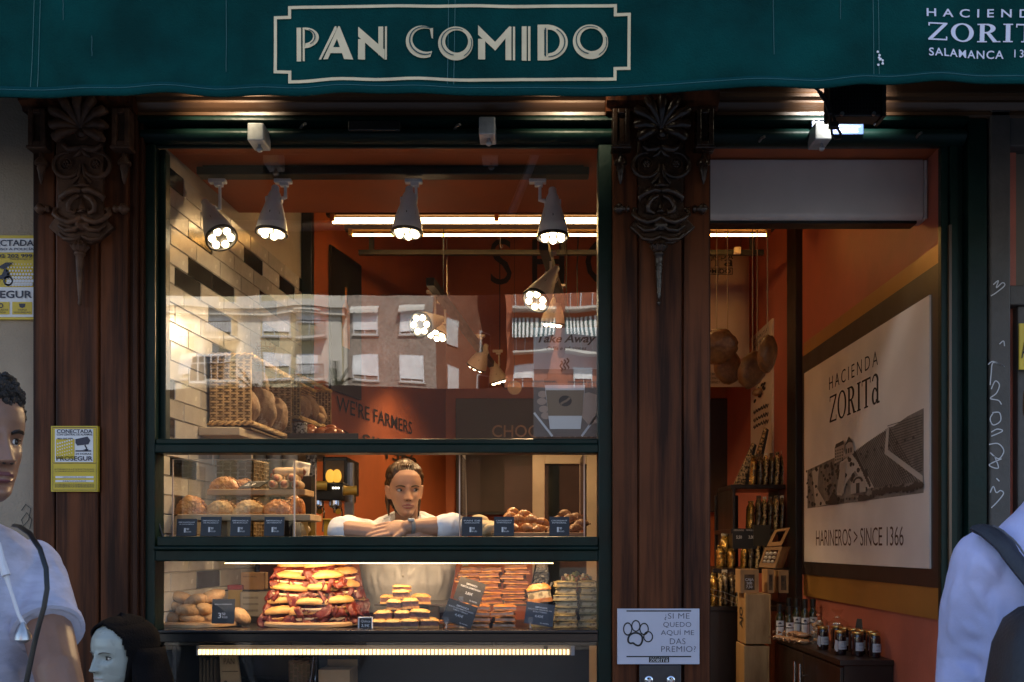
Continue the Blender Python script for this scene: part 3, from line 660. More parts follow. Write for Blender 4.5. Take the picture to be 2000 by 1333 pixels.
# small flood lamps under the canopy, washing the cornice
for k, (px, e, lab) in enumerate(((440, 3.2, 'small flood lamp under the awning above the left lock box'), (1120, 2.4, 'small flood lamp under the awning left of the right pilaster'), (1655, 7.0, 'small flood lamp under the awning above the door'))):
    x = PX(px, -.1); t = thing('flood_lamp', (x, -.30, 3.02), lab, 'lamp', 'flood lamps washing the cornice')
    m = M(); m.box(x-.05, x+.05, -.34, -.26, 3.03, 3.07); m.tube([(x,-.30,3.06),(x,-.28,3.12),(x,0.,3.14)], .008, 6); m.build('housing', BLACK, t, bevel=.004)
    m = M(); m.box(x-.035, x+.035, -.325, -.275, 3.024, 3.0295); m.build('lens', mat('flood_lens', (1,.85,.6), emit=6), t)
    l = bpy.data.lights.new('flood', 'SPOT'); l.energy = e*2.6; l.color = (1, .80, .52) if k < 2 else (.95, .93, .85); l.spot_size = R(66); l.spot_blend = 1.0; l.shadow_soft_size = .03
    o = bpy.data.objects.new('flood_light', l); COL.objects.link(o); o.parent = t; o.location = (0, 0, -.02)
    o.rotation_euler = (Vector((x, -.30, 3.0))-Vector((x, -.03, 2.855))).to_track_quat('Z','Y').to_euler()
# black perforated box and its cables hanging below the valance
t = thing('speaker_box', at(1672, 230, -.37), 'black perforated box hanging below the awning above the door', 'speaker')
a = at(1620, 227, -.40); b = at(1722, 150, -.40)
m = M(); m.box(a.x, b.x, -.40, -.34, a.z, b.z); m.build('case', BLACK, t, smooth=0, bevel=.004)
m = M()
for i in range(16):
    for j in range(9):
        m.cbox((a.x+.008+(b.x-a.x-.016)*i/15, -.4015, a.z+.012+.09*j/8), .0035, .003, .006)
stuff(m.build('grille', mat('grille_grey', (.010,.010,.011), .8, spec=.1), t, smooth=0))
for px in (1644, 1706):
    m = M(); c = at(px, 223, -.402); m.cyl(c, c+Vector((0,-.006,0)), .006, n=12); m.build('screw', STEEL, t)
m = M(); m.box(b.x, b.x+.010, -.41, -.335, a.z-.003, b.z); m.build('side_plate', BLACK, t, smooth=0)
t2 = thing('power_cable', at(1620, 230, -.43), 'looped black power cable dangling in front of the lock box', 'cable')
m = M(); m.tube([at(px,py,-.43) for px,py in ((1592,172),(1606,182),(1618,200),(1626,222),(1634,246),(1642,262),(1641,270),(1632,271),(1625,262),(1623,246),(1622,228),(1610,196),(1598,178))], .0038, 8)
m.build('cable', BLACK, t2); m = M(); m.cbox(at(1628,245,-.43), .026, .02, .018); m.cbox(at(1620,218,-.43), .012, .012, .02); m.build('plug', BLACK, t2, bevel=.003)

# ------------------------------------------------------------------ signs on the wood
YEL = mat('sign_yellow', (.84,.55,.02), .45, var=.06); NAVY = mat('sign_navy', (.02,.02,.045), .5); PALE = mat('sign_white', (.66,.66,.70), .5)
t = thing('alarm_sign', at(145, 960, -.07), 'small yellow alarm notice with a camera drawing on the left pilaster', 'sign')
ys = -.066; mp = PXZ(100, 832, 191, 960, ys); q = PXZ(100, 832, 191, 960, ys-.0022); q2 = PXZ(100, 832, 191, 960, ys-.0034)
a = mp(0,0); b = mp(1,1); m = M(); m.box(a.x, b.x, ys-.001, -.053, a.z, b.z); m.build('plate', YEL, t, smooth=0)
m = M(); m.quad(q,.08,.45,.90,.955); m.quad(q,.09,.205,.91,.235); m.quad(q,.09,.145,.91,.175); m.build('white_panel', PALE, t, smooth=0)
m = M(); m.quad(q2,.10,.50,.50,.80)
m.build('yellow_patch', YEL, t, smooth=0)
m = M()
for (u0,v0,u1,v1) in ((.03,.43,.97,.438),(.03,.975,.97,.983),(.03,.43,.038,.98),(.962,.43,.97,.98),(.03,.02,.97,.027),(.03,.02,.038,.42),(.962,.02,.97,.42)): m.quad(q2,u0,v0,u1,v1)
m.text(SUB(q2,.12,.89,.88,.95),'CONECTADA',offset=.02); m.text(SUB(q2,.12,.855,.88,.885),'CON CENTRAL DE ALARMAS',offset=.02); m.text(SUB(q2,.13,.79,.46,.82),'902 202 999',offset=.02)
m.text(SUB(q2,.11,.47,.89,.54),'PROSEGUR',offset=.025); m.text(SUB(q2,.52,.56,.86,.59),'24 HORAS',offset=.02); m.quad(q2,.52,.61,.86,.63)
for v in (.33,.30,.08,.06,.10): m.text(SUB(q2,.08,v,.92,v+.02),'EN CUMPLIMIENTO DE LA LEY DE PROTECCION DE DATOS')
m.text(SUB(q2,.25,.212,.75,.228),'DERECHOS DE ACCESO'); m.text(SUB(q2,.25,.152,.75,.168),'RESPONSABLE')
m.poly(q2,[(.52,.80),(.78,.84),(.84,.78),(.80,.72),(.56,.70),(.52,.74)]); m.line(q2,[(.72,.71),(.76,.66),(.74,.63)],.03); m.poly(q2,[(.68,.64),(.80,.65),(.78,.62)])
m.build('print', NAVY, t, smooth=0)
m = M()
for i in range(7):
    for j in range(5): m.disc(q2 if False else PXZ(100,832,191,960,ys-.0042),.14+.05*i,.53+.05*j+.01*i,.010+.002*j,.007+.0015*j,8)
m.build('dot_print', PALE, t, smooth=0)
t = thing('alarm_sign', at(10, 624, -.02), 'large yellow alarm notice with a scooter on the beige wall at the left edge', 'sign')
ys = -.012; mp = PXZ(-62, 460, 68, 624, ys); q = PXZ(-62, 460, 68, 624, ys-.0022); q2 = PXZ(-62, 460, 68, 624, ys-.0034); q3 = PXZ(-62, 460, 68, 624, ys-.0044)
a = mp(0,0); b = mp(1,1); m = M(); m.box(a.x, b.x, ys-.001, 0, a.z, b.z); m.build('plate', YEL, t, smooth=0)
for v0, v1 in ((.80,.965),(.03,.385)): m = M(); m.quad(q,.02,v0,.99,v1); m.build('white_panel', PALE, t, smooth=0)
m = M(); m.quad(q2,.02,.06,.25,.21); m.quad(q2,.36,.06,.62,.21); m.quad(q2,.66,.06,.96,.21); m.build('yellow_patch', YEL, t, smooth=0)
m = M(); m.text(SUB(q3,.06,.875,.985,.95),'CONECTADA',offset=.02); m.text(SUB(q3,.16,.825,.985,.86),'CON AVISO A POLICÍA',offset=.015); m.text(SUB(q3,.38,.735,.96,.78),'902 202 999',offset=.02); m.text(SUB(q3,.62,.705,.95,.728),'www.prosegur.es')
m.text(SUB(q3,.02,.255,.96,.345),'PROSEGUR',offset=.025); m.text(SUB(q3,.38,.075,.60,.125),'RESPUESTA\nRÁPIDA'); m.text(SUB(q3,.68,.075,.94,.125),'TRIPLE\nSEGURIDAD')
m.ring(q3,.49,.165,.035,.03,.49,.165,.02,.017); m.poly(q3,[(.76,.19),(.86,.19),(.85,.15),(.81,.135),(.77,.15)])
m.ring(q3,.60,.46,.075,.06,.60,.46,.05,.038); m.ring(q3,.40,.46,.06,.05,.40,.46,.04,.03); m.poly(q3,[(.38,.52),(.50,.53),(.55,.62),(.60,.58),(.64,.50),(.58,.49),(.50,.48),(.42,.49)]); m.poly(q3,[(.44,.62),(.56,.68),(.68,.68),(.60,.63),(.52,.60)])
m.build('print', NAVY, t, smooth=0)
m = M(); rr = random.Random(8)
for i in range(9):
    for j in range(7):
        s_ = .008+.0035*j
        m.disc(q3,.58+.045*i+(.02 if j % 2 else 0),.66-.04*j,s_,s_*.8,8)
m.build('dot_print', PALE, t, smooth=0)
t = thing('dog_sign', at(1286, 1297, -.075), 'white card sign with a black paw outline and a question on the right pilaster', 'sign')
ys = -.068; mp = PXZ(1206, 1189, 1366, 1297, ys); q = PXZ(1206, 1189, 1366, 1297, ys-.0022); q2 = PXZ(1206, 1189, 1366, 1297, ys-.0036)
a = mp(0,0); b = mp(1,1); m = M(); m.box(a.x, b.x, ys-.001, -.053, a.z, b.z); m.build('card', mat('lilac_card', (.60,.60,.72), .5, var=.04), t, smooth=0)
m = M(); A = 160/108
m.quad(q,.11,.95,.90,.972); m.quad(q,.11,.125,.90,.147); m.quad(q,.385,.03,.63,.126)
TOE = [(.125,.635,.043,.095,15),(.225,.69,.042,.085,0),(.325,.635,.044,.088,-20),(.375,.495,.046,.080,-35)]
for (u,v,ru,rv,an) in TOE: m.ring(q,u,v,ru*1.32,rv*1.28,u,v,ru,rv,0,360,24)
pad = [(.225,.565),(.27,.545),(.30,.50),(.305,.44),(.295,.385),(.275,.345),(.245,.335),(.215,.355),(.19,.38),(.16,.375),(.135,.40),(.13,.45),(.145,.51),(.18,.55)]
pc = [pad[-1]]+pad+[pad[0], pad[1]]
sm = []
for i in range(1, len(pc)-2):
    for k in range(4):
        f_ = k/4; p0,p1,p2,p3 = pc[i-1],pc[i],pc[i+1],pc[i+2]
        sm.append(tuple(.5*(2*p1[c]+(p2[c]-p0[c])*f_+(2*p0[c]-5*p1[c]+4*p2[c]-p3[c])*f_*f_+(-p0[c]+3*p1[c]-3*p2[c]+p3[c])*f_**3) for c in (0,1)))
sm.append(sm[0]); m.line(q, sm, .034, A)
m.build('paw_print', INK, t, smooth=0)
m = M()
for txt, u0, u1, v0 in (('¿SI ME',.575,.88,.795),('QUEDO',.56,.90,.655),('AQUÍ ME',.53,.935,.51),('DAS',.64,.83,.36),('PREMIO?',.535,.955,.22)):
    m.text(SUB(q,u0,v0,u1,v0+(.125 if '¿' in txt or 'Í' in txt else .105)), txt, offset=-.012, space=1.05)
m.build('lettering', mat('grey_ink', (.06,.06,.085), .6), t, smooth=0)
m = M(); serif_word(m, SUB(q2,.40,.04,.615,.095), 'ZORITa'); m.text(SUB(q2,.40,.105,.615,.120),'HACIENDA',space=1.5); m.build('logo_print', PALE, t, smooth=0)
t = thing('lock_plate', at(1287, 1340, -.07), 'grey steel plate with two bright bolts below the paw sign', 'metal plate')
a = at(1249, 1420, -.064); b = at(1330, 1299, -.064); m = M(); m.box(a.x, b.x, -.066, -.053, a.z, b.z); m.build('plate', mat('grey_plate', (.055,.055,.062), .4, metal=.3, var=.2), t, bevel=.002)
for px in (1267, 1310):
    m = M(); c = at(px, 1328, -.066); m.lathe([(.0,-.001),(.013,-.001),(.013,.004),(.009,.006),(.009,.014),(.005,.018),(0,.018)], c, (0,-1,0), 16); m.build('bolt', mat('chrome', (.75,.75,.78), .12, metal=1), t)
# ------------------------------------------------------------------ spotlights, tracks, tubes
SHADE_G = mat('grey_white_lamp', (.78,.82,.90), .35, var=.06); SHADE_C = mat('cream_lamp', (.72,.58,.44), .4, var=.06)
LED = mat('led_lens', (1,.88,.66), emit=6, ecol=(1,.76,.44)); RIM = mat('lamp_rim', (.015,.015,.016), .4)
def spot(mount, head, face, r, shade, label, power, group='track spotlights', cone=80):
    mount, head, face = Vector(mount), Vector(head), Vector(face)
    t = thing('track_spotlight', mount, label, 'spotlight', group)
    m = M(); m.cbox(mount+Vector((0,0,-.006)), .062, .030, .014); m.cbox(mount+Vector((.004,0,-.018)), .03, .022, .014); m.build('mount', shade, t, bevel=.003)
    ax = (face-head).normalized(); L = (face-head).length
    side = ax.cross(Vector((0,1,0))); side = side.normalized() if side.length > .1 else Vector((1,0,0))
    if (mount-head).dot(side) < 0: side = -side
    piv = head+ax*L*.28
    m = M(); el = Vector((mount.x+.008, mount.y, piv.z+.006))
    m.tube([mount+Vector((.008,0,-.02)), mount.lerp(el,.7)+Vector((.003,0,0)), el, el.lerp(piv+side*.02,.6), piv+side*.012], [.0055,.0055,.0075,.0075,.007], 8); m.build('arm', shade, t)
    m = M(); m.tube([piv+side*.03+ax*.004, piv-side*.03+ax*.004], .012, 10); m.build('hinge', shade, t)
    m = M(); r *= 1.07; prof = [(.0,0),(.010,.001),(.014,.006),(.015,L*.12),(.023,L*.20),(.026,L*.30),(r*.66,L*.50),(r*.86,L*.70),(r*.98,L*.90),(r,L*.97),(r*.98,L),(r*.93,L*.985),(r*.9,L*.93)]
    m.lathe(prof, head, ax, 28, cap=False); sh = m.build('shade', shade, t, smooth=50)
    m = M(); u = ax.orthogonal().normalized(); w = ax.cross(u)
    for k in range(8):
        a = 2*pi*k/8; d = u*cos(a)+w*sin(a)
        m.tube([head+ax*L*.42+d*(r*.50+.001), head+ax*L*.66+d*(r*.775+.001)], .0022, 4)
    m.build('vent_slot', RIM, sh)
    m = M(); m.lathe([(r*1.02,L*.95),(r*1.05,L*.97),(r*1.04,L*1.01),(r*.92,L*1.01),(r*.88,L*.96),(.0,L*.96)], head, ax, 28, cap=False); m.build('rim', RIM, t)
    for k in range(6):
        a = 2*pi*k/6+.3; c = head+ax*L*.985+(u*cos(a)+w*sin(a))*r*.60
        m = M(); m.ell(c, r*.24, n=10, m=6); m.build('led', LED, t)
    l = bpy.data.lights.new('spot', 'SPOT'); l.energy = power; l.color = (1,.68,.34); l.spot_size = R(cone); l.spot_blend = .6; l.shadow_soft_size = .03
    o = bpy.data.objects.new('spot_light', l); COL.objects.link(o); o.parent = t; o.location = face+ax*.012-mount; o.rotation_euler = (-ax).to_track_quat('Z','Y').to_euler()
    return t
yt = .35
P_ = 10.5
spot(at(425,351,yt), at(399,392,yt+.03), at(433,466,yt-.05), .052, SHADE_G, 'leftmost grey spotlight on the front ceiling track, tilted toward the street', P_*.5)
spot(at(553,351,yt), at(538,362,yt), at(530,456,yt-.015), .052, SHADE_G, 'second grey spotlight from the left on the front ceiling track', P_)
spot(at(808,351,yt), at(800,364,yt), at(795,456,yt-.015), .052, SHADE_G, 'grey spotlight in the middle of the front track, before the LED tubes', P_)
spot(at(1050,351,yt), at(1079,366,yt), at(1080,464,yt-.015), .052, SHADE_G, 'rightmost grey spotlight on the front ceiling track', P_)
t = thing('light_track', at(770, 336, yt), 'long black ceiling track carrying the four front spotlights', 'light track', 'black light tracks')
a = at(388,346,yt); b = at(1150,346,yt); m = M(); m.box(a.x, b.x, yt-.03, yt+.03, a.z, a.z+.028); m.build('rail', BLACK, t, bevel=.004)
m = M(); m.box(a.x+.02, b.x-.02, yt-.02, yt+.02, a.z+.028, 2.812); m.build('ceiling_plate', BLACK, t)
d5 = lambda px, py, d: at(px, py, d-D0)
def diag_track(px0, py0, d0_, px1, py1, d1_, label):
    a, b = d5(px0,py0,d0_), d5(px1,py1,d1_)
    t = thing('light_track', a, label, 'light track', 'black light tracks')
    m = M(); m.tube([a, b], .026, 4); m.build('rail', BLACK, t, smooth=0)
    m = M()
    for f in (.12, .85): c = a.lerp(b, f); m.tube([c, (c.x, c.y, 3.9)], .003, 5)
    m.build('hanger', BLACK, t); return a, b
diag_track(840,550,4.6, 992,755,7.0, 'black diagonal track with four cream lamps in the middle of the shop')
diag_track(1062,480,4.05, 1112,640,5.5, 'black diagonal track with two cream lamps near the take away poster')
spot(d5(1072,492,4.2), d5(1088,522,4.22), d5(1046,588,4.10), .052, SHADE_C, 'cream spotlight aimed down left beside the letter H', P_*1.8)
spot(d5(1092,556,4.9), d5(1086,572,4.9), d5(1079,634,4.92), .055, SHADE_C, 'cream spotlight pointing down right above the take away poster', P_*2.2, cone=130)
spot(d5(846,568,4.75), d5(864,622,4.80), d5(820,634,4.62), .053, SHADE_C, 'cream spotlight turned left with its bright face showing, mid shop', P_*1.6)
spot(d5(866,588,5.0), d5(862,628,5.02), d5(852,655,5.0), .056, SHADE_C, 'cream spotlight pointing down behind the left turned one', P_)
spot(d5(937,654,5.9), d5(951,672,5.9), d5(930,718,5.95), .055, SHADE_C, 'dim cream spotlight third along the middle track', P_*.8, cone=110)
spot(d5(972,684,6.3), d5(962,705,6.3), d5(974,746,6.32), .055, SHADE_C, 'farthest cream spotlight on the middle track, above the round plate', P_*1.3, cone=130)
t = thing('round_plate', d5(1005,770,6.6), 'small round beige disc hung below the farthest lamp', 'plate')
m = M(); m.lathe([(0,0),(.045,0),(.047,.006),(.045,.012),(0,.012)], d5(1005,757,6.6), (0,1,0), 24); m.build('disc', mat('beige_disc', (.50,.30,.18), .5), t)
m = M(); c = d5(1005,743,6.6); m.tube([c, (c.x, c.y, 3.9)], .0015, 4); m.build('cord', BLACK, t)
# LED tubes
TUBE = mat('led_tube', (1,.86,.6), emit=9, ecol=(1,.66,.30)); TUBE2 = mat('led_tube_amber', (1,.7,.3), emit=14, ecol=(1,.47,.10)); BRASS = mat('brass', (.45,.27,.09), .3, metal=.9)
def tube_lamp(px0, px1, py, d_, em, label, r=.011):
    a, b = d5(px0,py,d_), d5(px1,py,d_)
    t = thing('tube_lamp', a, label, 'tube lamp', 'suspended tube lamps')
    m = M(); m.cyl(a, b, r, n=12); m.build('tube', em, t)
    m = M(); m.box(a.x-.03, b.x+.03, a.y-.012, a.y+.03, a.z+.022, a.z+.055); m.build('housing', mat('bronze_housing', (.06,.035,.018), .35, metal=.5), t, bevel=.003)
    for f in (0, .5, 1):
        c = a.lerp(b, f); m = M(); m.cbox(c+Vector((0,0,.012)), .022, .03, .036); m.build('clip', BRASS, t, bevel=.003)
    for f in (.15, .55, .9):
        c = a.lerp(b, f)+Vector((0,0,.05)); m = M(); m.tube([c, (c.x, c.y, 3.9)], .0018, 4); m.build('suspension_wire', STEEL, t)
tube_lamp(650, 1290, 431, 4.7, TUBE, 'thick bright warm tube lamp, the upper of the two', .013)
tube_lamp(685, 1500, 459, 5.0, TUBE2, 'thin amber tube lamp, the lower of the two, reaching into the doorway', .006)
t = thing('light_track', d5(1050, 492, 5.3), 'dark horizontal bar below the amber tube lamp', 'light track', 'black light tracks')
a, b = d5(700,492,5.3), d5(1492,490,5.3); m = M(); m.box(a.x, b.x, a.y, a.y+.03, a.z-.012, a.z+.012); m.build('rail', BLACK, t)
m = M()
for px in (725, 1100, 1470): c = d5(px, 488, 5.3); m.box(c.x-.012, c.x+.012, a.y, a.y+.03, c.z, 3.9)
m.build('drop_rod', BLACK, t)
m = M(); c = d5(1440, 490, 5.28); m.cbox(c, .035, .03, .035); m.build('sensor', SHADE_C, t, bevel=.004)
for k, (px, py, d_) in enumerate(((873, 572, 5.4), (977, 480, 5.2))):
    t = thing('hanging_wire', d5(px,py+8,d_), ['thin wire ending in a hook between the lamps', 'thin straight wire hanging left of the letter S'][k], 'wire')
    c = d5(px,py,d_); m = M(); m.tube([(c.x,c.y,3.9), c, c+Vector((.006,0,-.012)), c+Vector((.014,0,-.006)), c+Vector((.012,0,.004))], .0018, 5); m.build('wire', STEEL, t)
t = thing('hanging_wire', d5(1128,590,5.6), 'black cable hanging in front of the letter H', 'wire')
c = d5(1128,600,5.6); m = M(); m.tube([(c.x,c.y,3.9), d5(1129,470,5.6), d5(1127,520,5.6), c], .004, 5); m.build('wire', BLACK, t)

# ------------------------------------------------------------------ doorway: air curtain, big poster, banner
t = thing('air_curtain', at(1590, 428, .30), 'white air curtain unit mounted above the doorway', 'air curtain')
a = at(1300, 426, .26); b = at(1806, 310, .26); ACM = mat('warm_white_plastic', (.66,.63,.64), .4, var=.04)
m = M(); m.extr([(.26,a.z+.012),(.262,b.z),(.35,b.z),(.35,a.z-.002),(.275,a.z-.002)], a.x, b.x); m.build('casing', ACM, t, smooth=0, bevel=.006)
m = M()
m.box(a.x+.02, b.x-.02, .28, .345, a.z-.012, a.z-.0025); m.build('outlet_grille', BLACK, t, smooth=0)
m = M(); m.box(b.x, b.x+.012, .262, .35, a.z-.001, b.z-.002); m.build('end_cap', ACM, t, smooth=0, bevel=.004)
m = M(); m.box(a.x+.1, b.x-.05, .30, .345, b.z, 2.815); m.build('bracket', STEEL, t)
# poster on the right wall: map u along depth (far to near), v up
def RW(py_n0, py_n1, yf_, yn, off): # z given as z0,z1 in metres
    return lambda u, v: Vector((XR-off, yf_+u*(yn-yf_), py_n0+v*(py_n1-py_n0)))
def ry(px): return XR*FP/(px-CX)-D0
def rz(px, py): return EYE+(CY-py)/FP*(ry(px)+D0)
yF, yN = ry(1574), .06
t = thing('wall_poster', (XR-.02, (yF+yN)/2, rz(1832,1212)), 'large framed poster of a hill estate with black and gold borders on the right wall', 'poster')
zt, zb_ = rz(1837,478), rz(1841,1211)
zt2, zb2 = rz(1837,517), rz(1837,1148)
zt3, zb3 = rz(1827,577), rz(1832,1111)
GOLD = mat('gold_band', (.40,.20,.05), .4, metal=.25, var=.08)
m = M(); m.box(XR-.012, XR-.001, yN, yF, zb_, zt); m.build('gold_band', GOLD, t, smooth=0)
m = M(); m.box(XR-.018, XR-.012, yN, yF, zb2, zt2); m.build('black_border', mat('poster_black', (.028,.020,.018), .45, var=.1), t, smooth=0)
yp0, yp1 = ry(1580), ry(1829)
m = M(); m.box(XR-.024, XR-.018, yp1, yp0, zb3, zt3); m.build('sheet', mat('poster_paper', (.74,.68,.67), .5, var=.03), t, smooth=0)
fr = RW(zb3, zt3, yp0, yp1, .0250); fr2 = RW(zb3, zt3, yp0, yp1, .0260); fr3 = RW(zb3, zt3, yp0, yp1, .0272)
def up(px): return (ry(px)-yp0)/(yp1-yp0)
def vp(px, py): return (rz(px, py)-zb3)/(zt3-zb3)
def pq(px, py): return (up(px), vp(px, py))
BRN = mat('poster_brown_ink', (.10,.05,.03), .6)
a = pq(1630,760); b = pq(1727,694); m = M()
m.text(SUB(fr, up(1630), vp(1630,762), up(1727), vp(1630,737)), 'HACIENDA', space=1.45, offset=-.005)
serif_word(m, SUB(fr, up(1631), vp(1631,826), up(1730), vp(1631,775)), 'ZORITa', .10, .92); m.build('lettering', INK, t, smooth=0)
m = M(); m.text(SUB(fr, up(1604), vp(1604,1066), up(1778), vp(1604,1036)), 'HARINEROS > SINCE 1366', space=.98, offset=-.004); m.build('lettering', BRN, t, smooth=0)
# estate engraving: built from print shapes on the sheet
G1 = mat('print_grey', (.21,.19,.18), .6, var=.25, vs=30); G2 = mat('print_dark', (.055,.048,.046), .6, var=.2, vs=40); G3 = mat('print_pale', (.42,.38,.36), .6)
U0, U1 = up(1587), up(1818); VB, VT = vp(1587,993), vp(1818,797)
pic = SUB(fr, U0, VB, U1, VT); pic2 = SUB(fr2, U0, VB, U1, VT); pic3 = SUB(fr3, U0, VB, U1, VT)
m = M(); m.poly(pic, [(0,0),(1,0),(1,1),(.9,.97),(.8,.90),(.7,.86),(.6,.80),(.5,.72),(.4,.70),(.3,.72),(.15,.68),(0,.64)]); m.build('ground_print', G1, t, smooth=0)
m = M()
for i in range(30):     # vineyard rows, converging up the slope
    f = i/29; m.line(pic2, [(.52+.05*f+.02,.70+.10*f), (.60+.42*f*.9+.0, .14+.32*f)], .004) if False else None
for i in range(26):
    f = i/25; u0 = .47+.30*f; m.line(pic2, [(u0, .72+.19*f), (min(.99,.62+.36*f), .16-.02*f)], .0055)
for i in range(22):
    f = i/21; v = .93-.72*f; m.line(SUB(RW(zb3, zt3, yp0, yp1, .0265), U0, VB, U1, VT), [(.76+.10*f, v), (.995, v+.06-.22*(1-f)*.3)], .009)
m.build('vineyard_print', G2, t, smooth=0)
m = M(); m.poly(pic3, [(.755,.90),(.775,.90),(.765,.62),(1,.20),(1,.12),(.74,.58)]); m.poly(pic3, [(.06,.60),(.14,.64),(.12,.3),(.22,.02),(.10,0),(.08,.3)]); m.poly(pic3,[(.36,.62),(.47,.70),(.62,.30),(.66,.16),(.60,.16),(.50,.45),(.42,.30),(.38,.12),(.33,.14)])
m.build('path_print', G3, t, smooth=0)
m = M(); rr = random.Random(5)
nt_ = [0]
def tree_(u, v, s_):
    nt_[0] += 1; tp = SUB(RW(zb3, zt3, yp0, yp1, .0280+nt_[0]*.00001), U0, VB, U1, VT); m.poly(tp, [(u+s_*.42*cos(a)*rr.uniform(.7,1.2), v+s_*sin(a)*rr.uniform(.8,1.2)) for a in [2*pi*k/9 for k in range(9)]])
for k in range(190):
    u = rr.random(); v = rr.uniform(-.0,.62)
    if .07 < u < .2 and v < .6 and rr.random() < .85: continue
    if u > .62 and v > .16: continue
    if .36 < u < .6 and .15 < v < .6 and rr.random() < .55: continue
    tree_(u, max(.05, v), rr.uniform(.018,.038))
for k in range(16): tree_(.66+.33*k/15, .07+.03*rr.random(), .04)
for k in range(14): tree_(.50+.13*k/13, .70-.5*k/13, .028)
for k in range(18): tree_(k/18, .62+.06*(k/18)+.01*rr.random(), .022)
stuff(m.build('tree_print', G2, t, smooth=0))
m = M()
pic3 = SUB(RW(zb3, zt3, yp0, yp1, .0312), U0, VB, U1, VT)
m.poly(pic3, [(.315,.62),(.41,.66),(.41,.88),(.40,.92),(.335,.90),(.315,.86)]); m.poly(pic3, [(.41,.66),(.50,.70),(.49,.84),(.455,.95),(.425,.84)]); m.poly(pic3, [(.335,.18),(.375,.60),(.43,.62),(.405,.14)])
m.poly(pic3, [(.47,.24),(.50,.34),(.535,.37),(.57,.34),(.60,.24),(.60,.12),(.47,.12)]); m.build('house_print', mat('print_stone', (.34,.30,.28), .6), t, smooth=0)
m = M(); pic4 = SUB(RW(zb3, zt3, yp0, yp1, .0322), U0, VB, U1, VT)
m.poly(pic4, [(.32,.85),(.41,.87),(.405,.93),(.33,.91)]); m.poly(pic4, [(.415,.84),(.455,.96),(.495,.85),(.455,.88)]); m.poly(pic4,[(.53,.05),(.60,.08),(.66,.02),(.60,-.0),(.54,.0)]); m.poly(pic4,[(.24,.02),(.30,.20),(.34,.12),(.36,.0)])
for i in range(4):
    for j in range(4): m.quad(pic4, .325+.021*i, .66+.045*j, .335+.021*i, .685+.045*j)
for i in range(3): m.quad(pic4, .425+.022*i, .72, .437+.022*i, .79)
m.ring(pic4,.535,.27,.045,.08,.535,.27,.028,.05,0,180,14); m.quad(pic4,.52,.12,.55,.26)
m.build('roof_print', G2, t, smooth=0)
# hanging banner behind the doorway
t = thing('hanging_banner', d5(1424,755,6.2), 'tall cream paper banner hanging behind the breads, its words cut by the pilaster', 'banner')
yb = 6.2-D0; mp = PXZ(1190, 497, 1463, 756, yb); q = PXZ(1190, 497, 1463, 756, yb-.004)
m = M(); m.grid(lambda u, v: mp(u, v)+Vector((0, .006*sin(u*5), 0)), 8, 2); m.build('paper', mat('cream_paper', (.62,.47,.36), .7, var=.05), t, solid=.002)
m = M(); m.text(PXZ(1330,496,1432,506,yb-.012), 'HACIENDA', space=1.5, offset=.01); serif_word(m, PXZ(1296,507,1432,520,yb-.012), 'ZORITa'); m.text(PXZ(1335,525,1427,534,yb-.012), 'PAN COMIDO', offset=.02)
for (a_, b_, c_, d_) in ((1325,523,1431,524.2),(1325,535,1431,536.2),(1430,523,1431.2,536)): m.quad(PXZ(a_,b_,c_,d_,yb-.012))
m.line(lambda u, v: at(u, v, yb-.012), [(1405,668),(1412,655),(1414,668),(1420,656),(1426,650),(1420,660),(1428,664),(1420,672),(1412,672)], 2.2)
for py in (728, 736, 744): m.text(PXZ(1340,py,1426,py+5,yb-.012), 'PAN RUSTICO DE HORNO Y MALTA')
m.build('lettering', INK, t, smooth=0)
m = M(); a = mp(0,1); b = mp(1,1); m.box(a.x, b.x, yb-.012, yb+.012, a.z-.004, a.z+.012)
for x in (a.x+.05, b.x-.05): m.tube([(x,yb,a.z), (x,yb,3.9)], .002, 4)
m.build('top_rail', BLACK, t)
# tall white poster strip on the right wall
y0, y1 = ry(1512), ry(1470)
t = thing('wall_poster', (XR-.01, (y0+y1)/2, rz(1512,900)), 'narrow white poster with handwriting, half hidden behind the hanging breads', 'poster')
z0, z1 = rz(1512,905), rz(1512,622)
m = M(); m.box(XR-.012, XR-.001, y0, y1, z0, z1); m.build('sheet', mat('poster_paper2', (.60,.52,.45), .6), t, smooth=0)
f = RW(z0, z1, y1, y0, .0142); m = M()
rr = random.Random(2)
for v in (.94, .90): m.text(SUB(f,.15,v,.85,v+.025), 'ZORITA')
for v in (.42,.36,.31): m.line(f, [(.15+.035*i, v+.018*sin(i*1.9)*(1 if i % 3 else .3)) for i in range(21)], .012, .3)
for k in range(14): m.disc(f, .2+rr.random()*.5, .5+rr.random()*.09, .06, .012, 7)
m.build('handwriting', INK, t, smooth=0)

